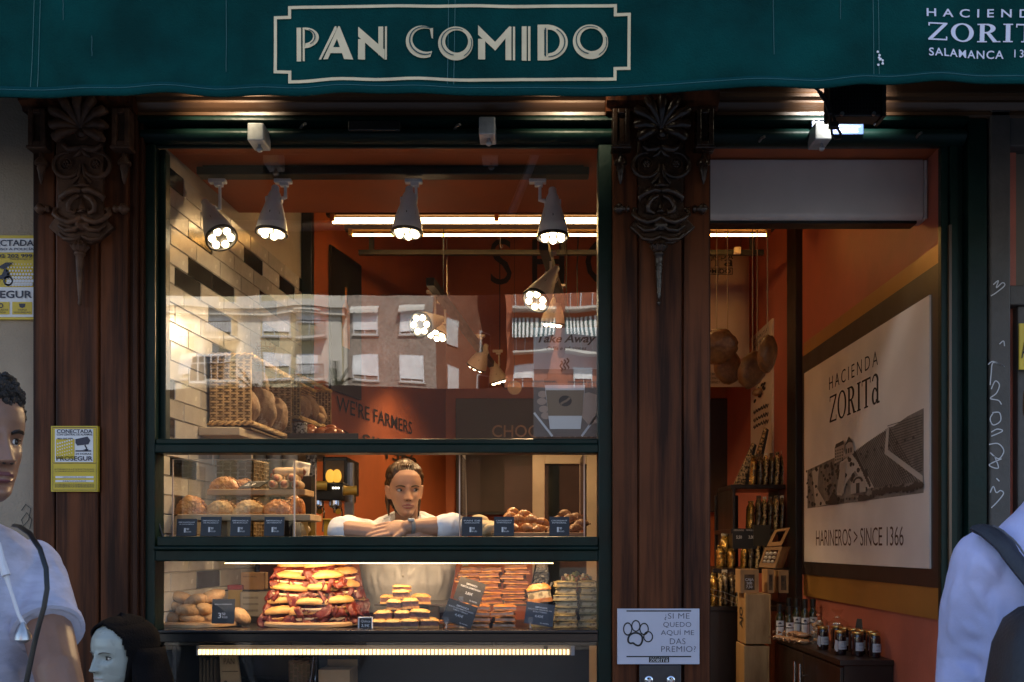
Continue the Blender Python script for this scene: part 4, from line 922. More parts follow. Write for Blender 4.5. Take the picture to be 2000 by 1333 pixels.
# round loaves hanging on strings in the doorway
CRUST = mat('brown_crust', (.33,.135,.04), .42, col2=(.15,.05,.016), vs=22, bump=.5, bs=55, wear=((.50,.38,.24), 14, .66))
CRUST2 = mat('golden_crust', (.46,.20,.045), .45, col2=(.20,.07,.018), vs=26, bump=.5, bs=60, wear=((.62,.45,.24), 16, .62))
DOUGH = mat('floury_crust', (.54,.37,.20), .7, col2=(.34,.18,.07), vs=20, bump=.5, bs=60, wear=((.46,.22,.07), 9, .60))
def bread_fn(seed, amp, sc_=3.):
    return lambda p, d: p*(1+amp*nz(d, sc_, seed*3.7)+amp*.5*nz(d, sc_*2.7, seed))
HB = ((1400,678,48,36,-12,.10,'big round hanging loaf touching the pilaster'),(1421,716,30,38,-18,.25,'small split hanging loaf below the big one'),(1470,722,34,40,15,.05,'pale ring shaped hanging loaf under the tilted disc'),(1499,692,40,27,62,-.15,'tilted disc loaf, highest and rightmost of the hanging breads'),(1479,766,16,9,0,.2,'bit of dark bread dangling under the ring loaf'))
for k, (px, py, rx, rz_, tilt, dy, lab) in enumerate(HB):
    y = 1.1+dy; c = at(px, py, y); s_ = MPP(y)*.92
    t = thing('hanging_bread', c-Vector((0,0,rx*s_)), lab, 'bread', 'breads hanging in the doorway')
    rot = Euler((R(20), R(tilt), R(k*40-40))).to_matrix()
    def fn(p, d, k=k):
        q_ = bread_fn(k, .10)(p, d); 
        if k in (1, 2): q_ = q_*(1-.35*exp(-((d.y+1)**2)/.10))      # dimple facing the street
        if k == 3: q_.y *= 1.0
        return q_
    m = M(); m.ell(c, (rx*s_, rz_*s_*.62, rz_*s_) if k != 3 else (rx*s_, 18*s_, 38*s_), rot, 28, 18, fn); m.build('loaf', CRUST, t, smooth=180)
    m = M(); m.tube([c+Vector((0,0,rz_*s_*.5)), c+Vector((.004,.02,.4)), (c.x, c.y, 3.9)], .0022, 5); m.build('string', mat('twine', (.42,.30,.16), .8), t)

# ------------------------------------------------------------------ products by the right wall
DKW = mat('espresso_wood', (.020,.010,.008), .35, col2=(.012,.007,.006), vs=10, stretch=(1,1,.1))
t = thing('stepped_shelf', at(1480, 1240, 2.3), 'dark brown stepped display shelf against the right wall', 'shelf')
def shelf_box(m, px0, px1, y0, y1, z0, z1): m.box(PX(px0,y0), PX(px1,y0), y0, y1, z0, z1)
Z1, Z2, Z3, Z4 = PZ(946,2.25), PZ(1033,2.15), PZ(1110,2.05), PZ(1184,1.95)
for k, (y0, y1, zz, xl) in enumerate(((2.25,2.65,Z1,1428),(2.15,2.65,Z2,1428),(2.05,2.65,Z3,1392),(1.95,2.65,Z4,1300))):
    m = M(); m.box(PX(xl,y0), XR-.003, y0, y1, zz-.025, zz); m.build('board', DKW, t, smooth=0, bevel=.003)
m = M(); m.box(PX(1428,2.25), PX(1433,2.25), 2.2, 2.65, .15, Z1-.026); m.box(PX(1532,2.3), XR-.003, 2.42, 2.66, .15, PZ(896,2.4)); m.box(PX(1395,2.7), PX(1440,2.7), 2.67, 2.70, .15, PZ(968,2.7)); m.build('side_panel', DKW, t, smooth=0, bevel=.002)
m = M(); m.box(PX(1300,1.95), PX(1445,1.95), 1.955, 1.975, .15, Z4-.026); m.build('front_panel', DKW, t, smooth=0)
m = M(); m.tube([at(1385,1160,1.94), at(1412,1168,1.94), at(1445,1182,1.94)], .002, 5); m.tube([at(1385,1150,1.94), at(1412,1156,1.94), at(1445,1168,1.94)], .002, 5); m.build('guard_wire', STEEL, t)
BAGM = [mat('amber_snack_bag', (.85,.52,.12), .22, metal=.75, col2=(.16,.09,.02), vs=55, bump=1., bs=70, coat=.6, lo=.42, hi=.56), mat('seeded_cracker_bag', (.66,.46,.22), .22, col2=(.05,.032,.014), vs=70, bump=.7, bs=80, coat=.5, lo=.42, hi=.58), mat('dark_cracker_bag', (.16,.11,.06), .22, col2=(.03,.022,.015), vs=60, bump=.8, bs=70, coat=.6, lo=.4, hi=.6)]  # amber bag: golden glints put into the colour as bright noise flecks
LABM = mat('paper_label', (.58,.52,.42), .6)
bag_no = 0
def bag(px, py, y, w, h, mt, group, lab, lean=0.):
    c = at(px, py, y); s_ = MPP(y); w *= s_; h *= s_
    t = thing('snack_bag', c, lab, 'snack bag', group)
    k = random.randrange(999)
    def f(u, v):
        a = u*2*pi; r_ = 1-.55*max(0, v-.86)/.14-.12*max(0, .08-v)/.08
        x = cos(a)*w*.5*r_*(1+.14*nz((cos(a), sin(a), v*4), 2, k)); yy = sin(a)*.045*r_*(1-.85*max(0, v-.80)/.2)*(1+.2*nz((cos(a), sin(a), v*5), 2.4, k))
        return c+Vector((x+lean*h*v, yy, h*v))
    m = M(); m.grid(f, 14, 12); m.build('pouch', mt, t, smooth=180)
    m = M(); m.box(c.x-w*.36+lean*h, c.x+w*.36+lean*h, y-.004, y+.004, c.z+h*.97, c.z+h*1.06); m.build('seal', LABM if bag_no % 3 == 0 else mt, t, smooth=0)
rows_ = ((2.36, 938, ((1469,14,56),(1482,13,58),(1493,10,60),(1504,10,60),(1515,10,62),(1526,10,64)), 'top shelf', .05, Z1),
         (2.26, 1028, ((1464,15,52),(1479,12,62),(1490,10,60),(1501,10,60),(1513,11,62),(1524,10,62)), 'second shelf', .05, Z2),
         (2.16, 1106, ((1452,12,40),(1464,14,56),(1477,12,60),(1488,10,60),(1499,10,60)), 'third shelf', .05, Z3))
ORD = ['first','second','third','fourth','fifth','sixth','seventh']
for (y, py, items, nm, lean, zz) in rows_:
    for i, (px, w, h) in enumerate(items):
        bag_no += 1; py_ = CY-(zz-EYE)*FP/(y+D0)
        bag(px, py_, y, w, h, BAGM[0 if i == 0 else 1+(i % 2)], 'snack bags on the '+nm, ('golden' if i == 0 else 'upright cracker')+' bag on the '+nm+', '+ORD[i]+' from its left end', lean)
for i, (px, w, h, y) in enumerate(((1416,20,62,2.35),(1407,16,40,2.25),(1428,14,36,2.2))):
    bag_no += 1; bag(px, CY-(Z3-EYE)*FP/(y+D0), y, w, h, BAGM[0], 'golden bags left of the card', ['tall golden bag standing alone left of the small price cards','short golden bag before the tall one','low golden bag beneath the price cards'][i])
for i, (px, w, h) in enumerate(((1378,14,50),(1393,16,60),(1406,10,60),(1415,14,66),(1428,13,62),(1438,13,56))):
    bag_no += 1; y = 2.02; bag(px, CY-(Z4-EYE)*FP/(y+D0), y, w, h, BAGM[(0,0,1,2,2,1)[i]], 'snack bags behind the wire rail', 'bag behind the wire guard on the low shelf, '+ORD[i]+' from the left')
# leaning triangular cracker packs on the top
for i, (pts, lab) in enumerate((([(1430,955),(1452,958),(1474,866),(1470,864)], 'flat seeded cracker pack leaning furthest left on the top shelf'), ([(1456,958),(1474,945),(1498,836),(1494,834)], 'flat seeded cracker pack with pointed top, leaning right on the top shelf'))):
    y = 2.40+.06*i; p = [at(a, b, y) for a, b in pts]
    t = thing('cracker_pack', p[0], lab, 'cracker pack', 'cracker packs leaning on the top shelf')
    m = M(); m.prism([(v.x, v.z) for v in p], y, y+.03); m.build('pack', BAGM[1], t, smooth=0, bevel=.003)
    m = M(); m.prism([(p[1].x, p[1].z), (p[1].x+.02, p[1].z+.01), (p[2].x+.012, p[2].z-.01), (p[2].x, p[2].z)], y+.004, y+.028); m.build('edge', BLACK, t, smooth=0)
# small price cards on the shelf
for i, (px, txt) in enumerate(((1444,'5,50'),(1468,'3,00'))):
    y = 2.03; a = at(px-13,1072,y); b = at(px+11,1032,y)
    t = thing('price_card', (a.x,y,a.z), ['black price card on the shelf edge reading 5', 'second black price card beside the one reading 5'][i], 'price card', 'price cards on the stepped shelf')
    m = M(); m.box(a.x, b.x, y, y+.003, a.z, b.z); m.build('card', CARD, t, smooth=0)
    m = M(); m.text(PXZ(px-6,1046,px+5,1053,y-.002), txt, offset=.01); m.text(PXZ(px-11,1034,px+9,1037,y-.002), 'TORTAS DE ACEITE'); m.build('lettering', CHALK, t, smooth=0)
m = M(); a = at(1472,1066,2.02); b = at(1505,1025,2.02); m.box(a.x, b.x, 2.02, 2.05, a.z, b.z); tag(m.build('blank_card', mat('olive_black', (.025,.022,.014), .6), None, smooth=0), 'blank dark card standing between the second and third shelf bags', 'card')
# wooden crates stacked by the cabinet
PINE = mat('pine_plywood', (.46,.29,.14), .6, col2=(.20,.105,.04), vs=9, stretch=(1,1,.22), bump=.08, detail=8)
PINE2 = mat('pine_side', (.46,.29,.13), .6, col2=(.36,.21,.09), vs=9, stretch=(1,1,.2))
for i, (py0, py1, dx, lab) in enumerate(((1258,1160,0,'upper pale wooden crate with stencilled side, under the window boxes'),(1440,1262,-3,'lower pale wooden crate with stencilled side, standing on the floor side'))):
    fl = at(1456+dx, py0, 1.57); fr_ = at(1502+dx, py0, 1.57); bl = at(1443+dx, py0, 1.72); zt_ = at(0, py1, 1.57).z
    z0 = fl.z if i == 0 else .15
    t = thing('wooden_crate', (fl.x, fl.y, z0), lab, 'crate', 'wooden crates by the cabinet')
    h = zt_-z0
    m = M(); m.obox((fl.x+.008, fl.y, z0), (fr_.x-fl.x-.008,0,0), (0,.012,0), (0,0,h)); m.build('front_panel', PINE, t, smooth=0, bevel=.002)
    m = M(); m.obox((fl.x, fl.y-.002, z0), (.009,0,0), (0,.19,0), (0,0,h+.004)); SP = m.build('side_panel', PINE2, t, smooth=0, bevel=.002)
    m = M(); m.obox((fr_.x, fl.y-.002, z0), (.009,0,0), (0,.19,0), (0,0,h)); m.build('side_panel', PINE2, t, smooth=0, bevel=.002)
    m = M(); m.obox((fl.x+.01, fl.y+.012, z0+.001), (fr_.x-fl.x-.01,0,0), (0,.17,0), (0,0,.01)); m.obox((fl.x+.01, fl.y+.012, z0+h-.008), (fr_.x-fl.x-.01,0,0), (0,.17,0), (0,0,.008)); m.build('base_panel', PINE2, t, smooth=0)
    m = M(); f = lambda u, v: Vector((fl.x-.002, fl.y+.04+v*.09, z0+h*(.30+.42*u))); m.text(f, 'AJO', offset=.02); m.build('stencil', INK, t, smooth=0)
# window boxes
def wbox(px0, px1, py0, py1, y, dep, lab, side=True, txt=None):
    a = at(px0, py1, y); b = at(px1, py0, y)
    t = thing('window_box', a, lab, 'cardboard box', 'kraft boxes with cut out windows')
    w, h = b.x-a.x, b.z-a.z
    m = M(); fw = .22
    m.box(a.x, a.x+w*fw, y, y+.004, a.z, b.z); m.box(b.x-w*fw, b.x, y, y+.004, a.z, b.z); m.box(a.x+w*fw, b.x-w*fw, y, y+.004, a.z, a.z+h*.12); m.box(a.x+w*fw, b.x-w*fw, y, y+.004, b.z-h*.22, b.z); m.build('front', KRAFT, t, smooth=0)
    m = M(); m.box(a.x, a.x+.004, y+.004, y+dep, a.z, b.z); m.box(b.x-.004, b.x, y+.004, y+dep, a.z, b.z); m.box(a.x+.004, b.x-.004, y+.004, y+dep, b.z-.004, b.z); m.box(a.x+.004, b.x-.004, y+dep-.004, y+dep, a.z, b.z-.004); m.build('shell', KRAFT, t, smooth=0)
    m = M(); m.box(a.x+w*fw*.8, b.x-w*fw*.8, y+.012, y+.04, a.z+.003, b.z-h*.16); m.build('contents', mat('box_sweets', (.16,.09,.04), .4, col2=(.03,.015,.01), vs=45), t, smooth=0)
    if txt: m = M(); m.text(XZ(a.x+w*.28, b.x-w*.26, a.z+h*.18, a.z+h*.62, y+.008), txt, offset=.01); m.build('lettering', CHALK, t, smooth=0)
wbox(1446,1482,1112,1158,1.60,.12,'kraft window box lettered CAJA, nearest above the crates',txt='CAJA\n500\n7,50'); wbox(1499,1512,1112,1158,1.66,.12,'narrow kraft window box, middle one of the row'); wbox(1521,1540,1114,1158,1.70,.12,'kraft window box at the right end of the row')
t = thing('biscuit_box', at(1500,1110,1.72), 'open kraft box of white sugared biscuits with its lid raised', 'cardboard box')
y = 1.72; K = lambda px, py, dy=0.: at(px, py, y+dy)
def slab(m, pts, th=.004):
    vs = [Vector(p) for p in pts]; n_ = (vs[1]-vs[0]).cross(vs[2]-vs[0]).normalized()*th
    m.add(vs+[v+n_ for v in vs], [(0,1,2,3),(7,6,5,4),(0,4,5,1),(1,5,6,2),(2,6,7,3),(3,7,4,0)])
m = M(); tl, tr_, bl, br = K(1494,1070,.06), K(1527,1068,.06), K(1481,1108), K(1514,1110)
def strip(a0, a1): 
    L_ = lambda p, q_, f: p.lerp(q_, f); return [L_(bl,tl,a0), L_(br,tr_,a0), L_(br,tr_,a1), L_(bl,tl,a1)]
slab(m, strip(0,.22)); slab(m, strip(.85,1)); s1 = [bl.lerp(tl,.22), bl.lerp(br,.14).lerp(tl.lerp(tr_,.14),.22), bl.lerp(br,.14).lerp(tl.lerp(tr_,.14),.85), bl.lerp(tl,.85)]; slab(m, s1)
s2 = [bl.lerp(br,.86).lerp(tl.lerp(tr_,.86),.22), br.lerp(tr_,.22), br.lerp(tr_,.85), bl.lerp(br,.86).lerp(tl.lerp(tr_,.86),.85)]; slab(m, s2); m.build('tray', KRAFT, t, smooth=0)
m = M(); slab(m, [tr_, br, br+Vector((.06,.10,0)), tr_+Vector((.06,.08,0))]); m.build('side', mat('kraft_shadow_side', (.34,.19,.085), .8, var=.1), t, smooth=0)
m = M(); a0, a1, b0, b1 = K(1497,1068,.07), K(1526,1066,.07), K(1513,1036,.16), K(1543,1031,.16)
slab(m, [a0, a0.lerp(a1,.2), b0.lerp(b1,.2), b0]); slab(m, [a0.lerp(a1,.8), a1, b1, b0.lerp(b1,.8)]); c0, c1 = a0.lerp(b0,.0), a1.lerp(b1,.0); slab(m, [a0.lerp(a1,.2), a0.lerp(a1,.8), a0.lerp(b0,.22).lerp(a1.lerp(b1,.22),.8), a0.lerp(b0,.22).lerp(a1.lerp(b1,.22),.2)]); slab(m, [a0.lerp(b0,.86).lerp(a1.lerp(b1,.86),.2), a0.lerp(b0,.86).lerp(a1.lerp(b1,.86),.8), b0.lerp(b1,.8), b0.lerp(b1,.2)])
m.build('lid', KRAFT, t, smooth=0)
BISC = mat('sugared_biscuit', (.66,.60,.52), .7, var=.1, vs=40)
for i in range(3):
    for j in range(3):
        c = bl.lerp(br,.26+.24*i).lerp(tl.lerp(tr_,.26+.24*i),.30+.20*j)+Vector((0,.004,0)); m = M(); m.ell(c, (.010,.008,.009), None, 10, 7); m.build('biscuit', BISC, t, smooth=180)
# cabinet with handles
zc = rz(1650, 1241)*0+1.45-.438; yc0, yc1 = .60, 1.66; xc = 1.20
t = thing('low_cabinet', (1.3, 1.1, .15), 'low dark cabinet with steel handles along the right wall', 'cabinet')
m = M(); m.box(xc-.012, XR-.003, yc0-.01, yc1, zc-.022, zc); m.build('top', DKW, t, smooth=0, bevel=.003)
m = M(); m.box(xc+.006, XR-.003, yc0, yc1, .15, zc-.022); m.build('carcass', DKW, t, smooth=0)
for k in range(2):
    ya, yb2 = yc0+.004+k*.53, yc0+.526+k*.53
    m = M(); m.box(xc-.008, xc+.006, ya, yb2, .2, zc-.03); D_ = m.build('door', DKW, t, smooth=0, bevel=.002)
    m = M(); hy = (yb2-.04) if k == 0 else (ya+.04); m.tube([(xc-.035,hy,zc-.07),(xc-.035,hy,zc-.42)], .006, 8)
    for zz in (zc-.12, zc-.37): m.tube([(xc-.035,hy,zz),(xc-.006,hy,zz)], .004, 6)
    m.build('handle', mat('handle_steel', (.6,.6,.62), .25, metal=1), D_)
# jars of preserves
JAR = mat('dark_preserve', (.020,.006,.008), .06, spec=.6, coat=.8); GLID = mat('gold_lid', (.62,.40,.14), .28, metal=.9); LBL = mat('jar_label', (.58,.60,.68), .6, var=.05)
jar_n = 0
def jar(px, py, y, lab, r_=.0235, tagp=False):
    c = at(px, py, y); c.z = zc+.0005
    t = thing('preserve_jar', c, lab, 'jar', 'jars of preserves on the cabinet')
    h = .098
    m = M(); m.lathe([(0,0),(r_*.92,0),(r_,.006),(r_,h*.72),(r_*.97,h*.80),(r_*.86,h*.86),(r_*.86,h*.88)], c, n=24, cap=False); B = m.build('glass', JAR, t, smooth=50)
    m = M(); m.lathe([(r_*.94,h*.88),(r_*.97,h*.89),(r_*.97,h*.97),(r_*.93,h*.99),(0,h*.985)], c, n=24, cap=False); m.build('lid', GLID, t, smooth=50)
    m = M(); n_ = 8
    m.grid(lambda u, v: c+Vector((sin(-.95+1.9*u+.35)*(r_+.0012), -cos(-.95+1.9*u+.35)*(r_+.0012), h*(.22+.34*v))), n_, 1); L_ = m.build('label', LBL, B, smooth=180)
    m = M()
    for v in (.50,.44,.30): m.grid(lambda u, v2: c+Vector((sin(-.3+.9*u+.2)*(r_+.0022), -cos(-.3+.9*u+.2)*(r_+.0022), h*(v+.012*v2))), 4, 1)
    m.build('label_print', NAVY, B, smooth=180)
    if tagp:
        m = M(); m.poly(lambda u, v: c+Vector((-r_*.9-.008+u*.03, -r_*.75, h*(.12+.5*v))), [(0,.3),(.3,.0),(.7,.1),(.9,.5),(.5,.9),(.15,1)]); m.build('tag', mat('paper_tag', (.62,.58,.58), .7), t, smooth=0, solid=.001)
for k, (px, y, lab, tg) in enumerate(((1607,1.00,'jar with paper tag, leftmost of the gold lidded jars',True),(1641,.80,'jar with paper tag, second of the front jars',True),(1675,.74,'front jar between the second and the last one',False),(1708,.69,'rightmost jar at the cabinet end',False),
        (1634,1.04,'back row jar behind the tagged front one',False),(1650,.96,'back row jar, second from the left',False),(1668,.90,'back row jar, third from the left',False),(1684,.84,'back row jar behind the right pair',False),(1702,.785,'back row jar at the right',False))):
    jar(px, 1270, y, lab, tagp=tg)
# oil bottles
OIL = mat('oil_bottle_glass', (.010,.016,.006), .05, spec=.6, coat=.8)
for k, (px, y, sc_, lab) in enumerate(((1523,1.46,1.,'front left dark oil bottle with white label'),(1542,1.40,.95,'front right oil bottle with greenish glass and white label'),(1556,1.56,1.12,'back left tall dark bottle'),(1572,1.50,1.12,'back right tall dark bottle'),(1541,1.62,1.12,'tall dark bottle mostly hidden behind the oil bottles'),(1588,1.58,1.1,'dark bottle nearest the wall'))):
    c = at(px, 1241, y); c.z = zc; r_ = .0195; h = .168*sc_
    t = thing('oil_bottle', c, lab, 'bottle', 'oil bottles on the cabinet')
    m = M(); m.lathe([(0,0),(r_,0),(r_,h*.60),(r_*.92,h*.66),(r_*.62,h*.72),(r_*.58,h*.80)], c, n=20, cap=False); m.build('glass', OIL, t, smooth=50)
    m = M(); m.lathe([(r_*.66,h*.76),(r_*.68,h*.99),(0,h)], c, n=16, cap=False); m.build('cap', BLACK, t, smooth=40)
    m = M(); m.grid(lambda u, v: c+Vector((sin(-1.1+2.2*u)*(r_+.001), -cos(-1.1+2.2*u)*(r_+.001), h*(.10+.26*v))), 8, 1); m.build('label', LBL, t, smooth=180)
    m = M(); m.grid(lambda u, v: c+Vector((sin(-1.1+2.2*u)*(r_+.001), -cos(-1.1+2.2*u)*(r_+.001), h*(.39+.14*v))), 8, 1); m.build('neck_label', LBL, t, smooth=180)
    m = M(); m.grid(lambda u, v: c+Vector((sin(-.6+.8*u)*(r_+.002), -cos(-.6+.8*u)*(r_+.002), h*(.44+.05*v*sin(u*3)))), 5, 1); m.build('label_print', NAVY, t, smooth=180)
# cellophane nut bags
NUT = mat('caramel_nut', (.42,.24,.09), .25, col2=(.22,.10,.03), vs=60, coat=.7)
CELLO = glass_mat('cellophane', tint=(.95,.93,.9), ior=1.5, rough=.12)
for k, (px, y, lab) in enumerate(((1598,1.30,'left cellophane bag of caramel nuts tied at the top'),(1636,1.16,'right cellophane bag of caramel nuts with a label'))):
    c = at(px, 1241, y); c.z = zc
    t = thing('nut_bag', c, lab, 'nut bag', 'cellophane nut bags')
    rr = random.Random(k); m = M()
    for i in range(60):
        a = rr.random()*2*pi; zz = rr.random(); r_ = .038*sqrt(rr.random())*(1-.5*zz); 
        m.ell(c+Vector((cos(a)*r_, sin(a)*r_*.7, .012+zz*.085)), (.010,.009,.008), (rr.random(), rr.random(), 0), 8, 5)
    stuff(m.build('nuts', NUT, t, smooth=180))
    def f(u, v):
        a = u*2*pi; r_ = .048*(1-.1*v) if v < .62 else .043*(1-(v-.62)/.2) if v < .80 else .006+.020*(v-.8)/.2
        r_ = max(r_, .006); return c+Vector((cos(a)*r_*(1+.12*sin(a*5+k)), sin(a)*r_*.75*(1+.12*sin(a*4)), .158*v+.002))
    m = M(); m.grid(f, 20, 16); m.build('wrapper', CELLO, t, smooth=180)
    m = M(); m.lathe([(.008,.122),(.009,.126),(.008,.130)], c, n=12); m.build('tie', mat('copper_tie', (.5,.2,.1), .4), t)
    m = M(); m.quad(lambda u, v: c+Vector((-.01+.045*u, -.045-.004*v, .035+.035*v+.012*u))); m.build('label', LBL, t, smooth=0, solid=.001)
rr = random.Random(12)
for k in range(11):
    y = 1.44-.045*(k % 6)+.02*(k//6); px = 1520+10*(k % 6)+8*(k//6); c = at(px, 1250, y); c.z = zc+.012+.024*(k//6)
    t = thing('wrapped_biscuit', c-Vector((0,0,.012)), 'wrapped biscuit in the untidy pink brown pile before the oil bottles', 'wrapped biscuit', 'wrapped biscuits piled before the bottles')
    m = M(); m.ell(c, (.030,.018,.011), (0, rr.uniform(-.2,.2), rr.uniform(-.5,.5)), 14, 8, bread_fn(k, .2)); m.build('wrapper', mat('brown_cellophane', (.34,.17,.09), .25, col2=(.50,.34,.22), vs=30, bump=.6, bs=50, coat=.4), t, smooth=180)
    m = M()
    for s_ in (-1, 1): m.add([c+Vector((s_*.026,0,0)), c+Vector((s_*.044,-.006,.010)), c+Vector((s_*.046,.004,-.008))], [(0,1,2)])
    m.build('twist', mat('brown_cellophane', ()), t, smooth=0, solid=.001)
for k, (px, py, y) in enumerate(((1662,1186,.98),(1699,1186,.84))):
    p0 = at(px, 1230, y); p0.z = zc; h = .13
    t = thing('price_card', p0, ['tall narrow black price card leaning on the wall, the left one', 'tall narrow black price card leaning on the wall, the right one'][k], 'price card', 'tall price cards behind the jars')
    m = M(); ux = Vector((.055,-.05,0))*.5; uz = Vector((.03,.015,h)); m.obox(p0, ux, Vector((.002,.002,0)), uz); m.build('card', CARD, t, smooth=0)
    f = lambda u, v: p0+ux*u+uz*v+Vector((-.0015,-.0025,0)); m = M(); m.text(SUB(f,.15,.6,.85,.68), 'MERMELADA'); m.text(SUB(f,.2,.3,.8,.42), '4,50', offset=.01); m.build('lettering', CHALK, t, smooth=0)
    m = M(); m.obox(p0+ux*1.0, ux*.06, Vector((.002,.002,0)), uz); m.build('edge', PALE, t, smooth=0)
# ------------------------------------------------------------------ counter and display case
CT = thing('display_counter', (-.05, .3, .15), 'dark glass fronted serving counter with lit shelves behind the window', 'counter')
LQ = mat('black_lacquer', ()); ZT = PZ(1230, .08)+.0; ZS = PZ(1049, .03)
xl, xr = PX(318,.1), PX(1166,.1)
m = M(); m.box(xl-.03, xr, .076, .50, ZS-.075, ZS-.004); m.build('top_slab', mat('dark_stone_top', (.020,.020,.020), .3, var=.2), CT, smooth=0, bevel=.004)
m = M(); m.box(xl-.03, xr, .046, .56, ZT-.05, ZT); m.build('tray_shelf', LQ, CT, smooth=0, bevel=.003)
m = M(); m.box(PX(733,.3), PX(1028,.3), .27, .55, PZ(1180,.27)-.006, PZ(1180,.27)); m.build('wire_shelf', mat('dark_shelf', (.04,.03,.025), .3), CT, smooth=0)
m = M(); m.box(xl-.03, xr, .55, .58, .15, ZT-.051); m.build('back_panel', BLACK, CT, smooth=0)
m = M(); m.box(xl, xr, .06, .54, .38, .40); m.box(PX(345,.1), PX(352,.1), .06, .5, .40, ZT-.051); m.build('lower_shelf', BLACK, CT, smooth=0)
STRIP = mat('case_led', (1,.85,.6), emit=4, ecol=(1,.62,.26))
t = thing('case_light', at(760,1098,.10), 'thin line of warm LEDs along the top of the food display', 'light strip', 'LED strips of the counter')
zz = PZ(1100,.10); a, b = PX(440,.10), PX(1082,.10)
m = M(); m.box(a, b, .094, .112, zz+.0025, ZS-.0755); m.build('profile', BLACK, t, smooth=0)
m = M(); n_ = 120
for i in range(n_): m.box(a+(b-a)*i/n_, a+(b-a)*(i+.7)/n_, .094, .110, zz-.0012, zz+.0012)
stuff(m.build('diode', STRIP, t, smooth=0))
l = bpy.data.lights.new('case_led', 'AREA'); l.shape = 'RECTANGLE'; l.size = b-a; l.size_y = .012; l.energy = 1.9; l.color = (1,.66,.34)
o = bpy.data.objects.new('case_led', l); COL.objects.link(o); o.parent = t; o.location = Vector(((a+b)/2, .118, zz+.001))-t.location; o.rotation_euler = (R(28), 0, 0)
t = thing('led_strip', at(750,1280,.075), 'bright ribbed LED strip in a grey channel under the counter edge', 'light strip', 'LED strips of the counter')
a, b = at(382,1280,.07), at(1122,1256,.07)
m = M(); m.box(a.x, b.x, .078, .084, a.z, b.z); m.box(a.x, b.x, .056, .0775, b.z-.002, b.z+.002); m.build('channel', mat('grey_channel', (.20,.19,.19), .4, metal=.3), t, smooth=0)
for px in (1066,): m = M(); m.box(PX(px-4,.07), PX(px+4,.07), .0745, .0777, a.z+.014, b.z-.003); m.build('joint', BLACK, t, smooth=0)
STRIP2 = mat('under_led', (1,.88,.62), emit=.85, ecol=(1,.68,.32)); c, d = at(388,1278.5,.07), at(1115,1268.5,.07)
m = M(); n_ = 96
for i in range(n_): m.box(c.x+(d.x-c.x)*i/n_, c.x+(d.x-c.x)*(i+.55)/n_, .066, .0775, c.z, d.z)
stuff(m.build('diode', STRIP2, t, smooth=0))
m = M(); m.box(c.x-.004, c.x, .062, .0777, c.z-.002, d.z+.002); m.box(d.x, d.x+.012, .062, .0777, c.z-.002, b.z); m.build('end_cap', mat('end_cap_grey', (.3,.3,.36), .4), t, smooth=0)
# stored goods under the counter
zb = .40
t = thing('storage_basket', Vector((PX(585,.30), .3, zb)), 'tall brown wicker basket under the counter', 'basket')
def weave_panel(m, o, U, V, nrow, nst, r_, bulge=.003):
    """woven wicker: horizontal strands that weave in and out round upright stakes"""
    o, U, V = Vector(o), Vector(U), Vector(V); N_ = U.cross(V).normalized()
    for j in range(nrow):
        pts = [o+U*(i/(nst*2))+V*((j+.5)/nrow)+N_*(bulge*(1 if (i//2+j) % 2 else -1) if i % 2 else 0) for i in range(nst*2+1)]
        m.tube(pts, r_, 4, cap=False)
    for i in range(nst+1): m.tube([o+U*(i/nst), o+U*(i/nst)+V], r_*.9, 4, cap=False)
def wicker_box(t, c, U, V, W_, rows, st, r_, open_side=None, mt=WICKER, rim=.006):
    """faces: front (U,V), back, left (W,V), right, bottom (U,W)"""
    c, U, V, W_ = Vector(c), Vector(U), Vector(V), Vector(W_)
    for nm, o, a, b in (('front_weave',c,U,V),('back_weave',c+W_,U,V),('left_weave',c,W_,V),('right_weave',c+U,W_,V)):
        if open_side == nm: continue
        m = M(); weave_panel(m, o, a, b, rows, st, r_); stuff(m.build(nm, mt, t, smooth=60))
        m = M(); q = a.cross(b).normalized()*.0006
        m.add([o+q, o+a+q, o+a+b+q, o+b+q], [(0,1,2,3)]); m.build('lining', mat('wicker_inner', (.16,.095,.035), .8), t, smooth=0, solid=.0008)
    m = M(); m.add([c, c+U, c+U+W_, c+W_], [(0,1,2,3)]); m.build('base', mat('wicker_inner', ()), t, smooth=0, solid=.004)
    m = M(); per = [c+V, c+U+V, c+U+W_+V, c+W_+V]
    def braid(p, q, n_):
        for s_ in (0, pi):
            m.tube([p.lerp(q, i/n_)+Vector((0, 0, 1))*rim*.6*sin(i*1.3+s_)+(q-p).cross(Vector((0,0,1))).normalized()*rim*.6*cos(i*1.3+s_) for i in range(n_+1)], rim*.6, 5)
    for i in range(4):
        p, q = per[i], per[(i+1) % 4]; braid(p, q, max(6, int((q-p).length/.010)))
    lo_ = [c, c+U, c+U+W_, c+W_]
    for i in range(4):
        p, q = lo_[i], lo_[(i+1) % 4]; braid(p, q, max(6, int((q-p).length/.010)))
    stuff(m.build('braided_rim', mt, t, smooth=60))
c0 = at(565,1345,.28); wicker_box(t, (c0.x,.28,zb), (.075,0,0), (0,0,.64), (0,.1,0), 46, 5, .0034, mt=mat('brown_wicker', (.26,.13,.06), .6, var=.2))
t = thing('cardboard_carton', Vector((PX(655,.25),.25,zb)), 'open brown cardboard carton under the counter', 'cardboard box')
a, b = at(622,1345,.2), at(683,1309,.2); m = M(); z0 = zb; z1 = b.z
m.box(a.x, b.x, .2, .204, z0, z1); m.box(a.x, a.x+.004, .204, .36, z0, z1); m.box(b.x-.004, b.x, .204, .36, z0, z1); m.box(a.x, b.x, .36, .364, z0, z1+.02); m.build('carton', KRAFT, t, smooth=0)
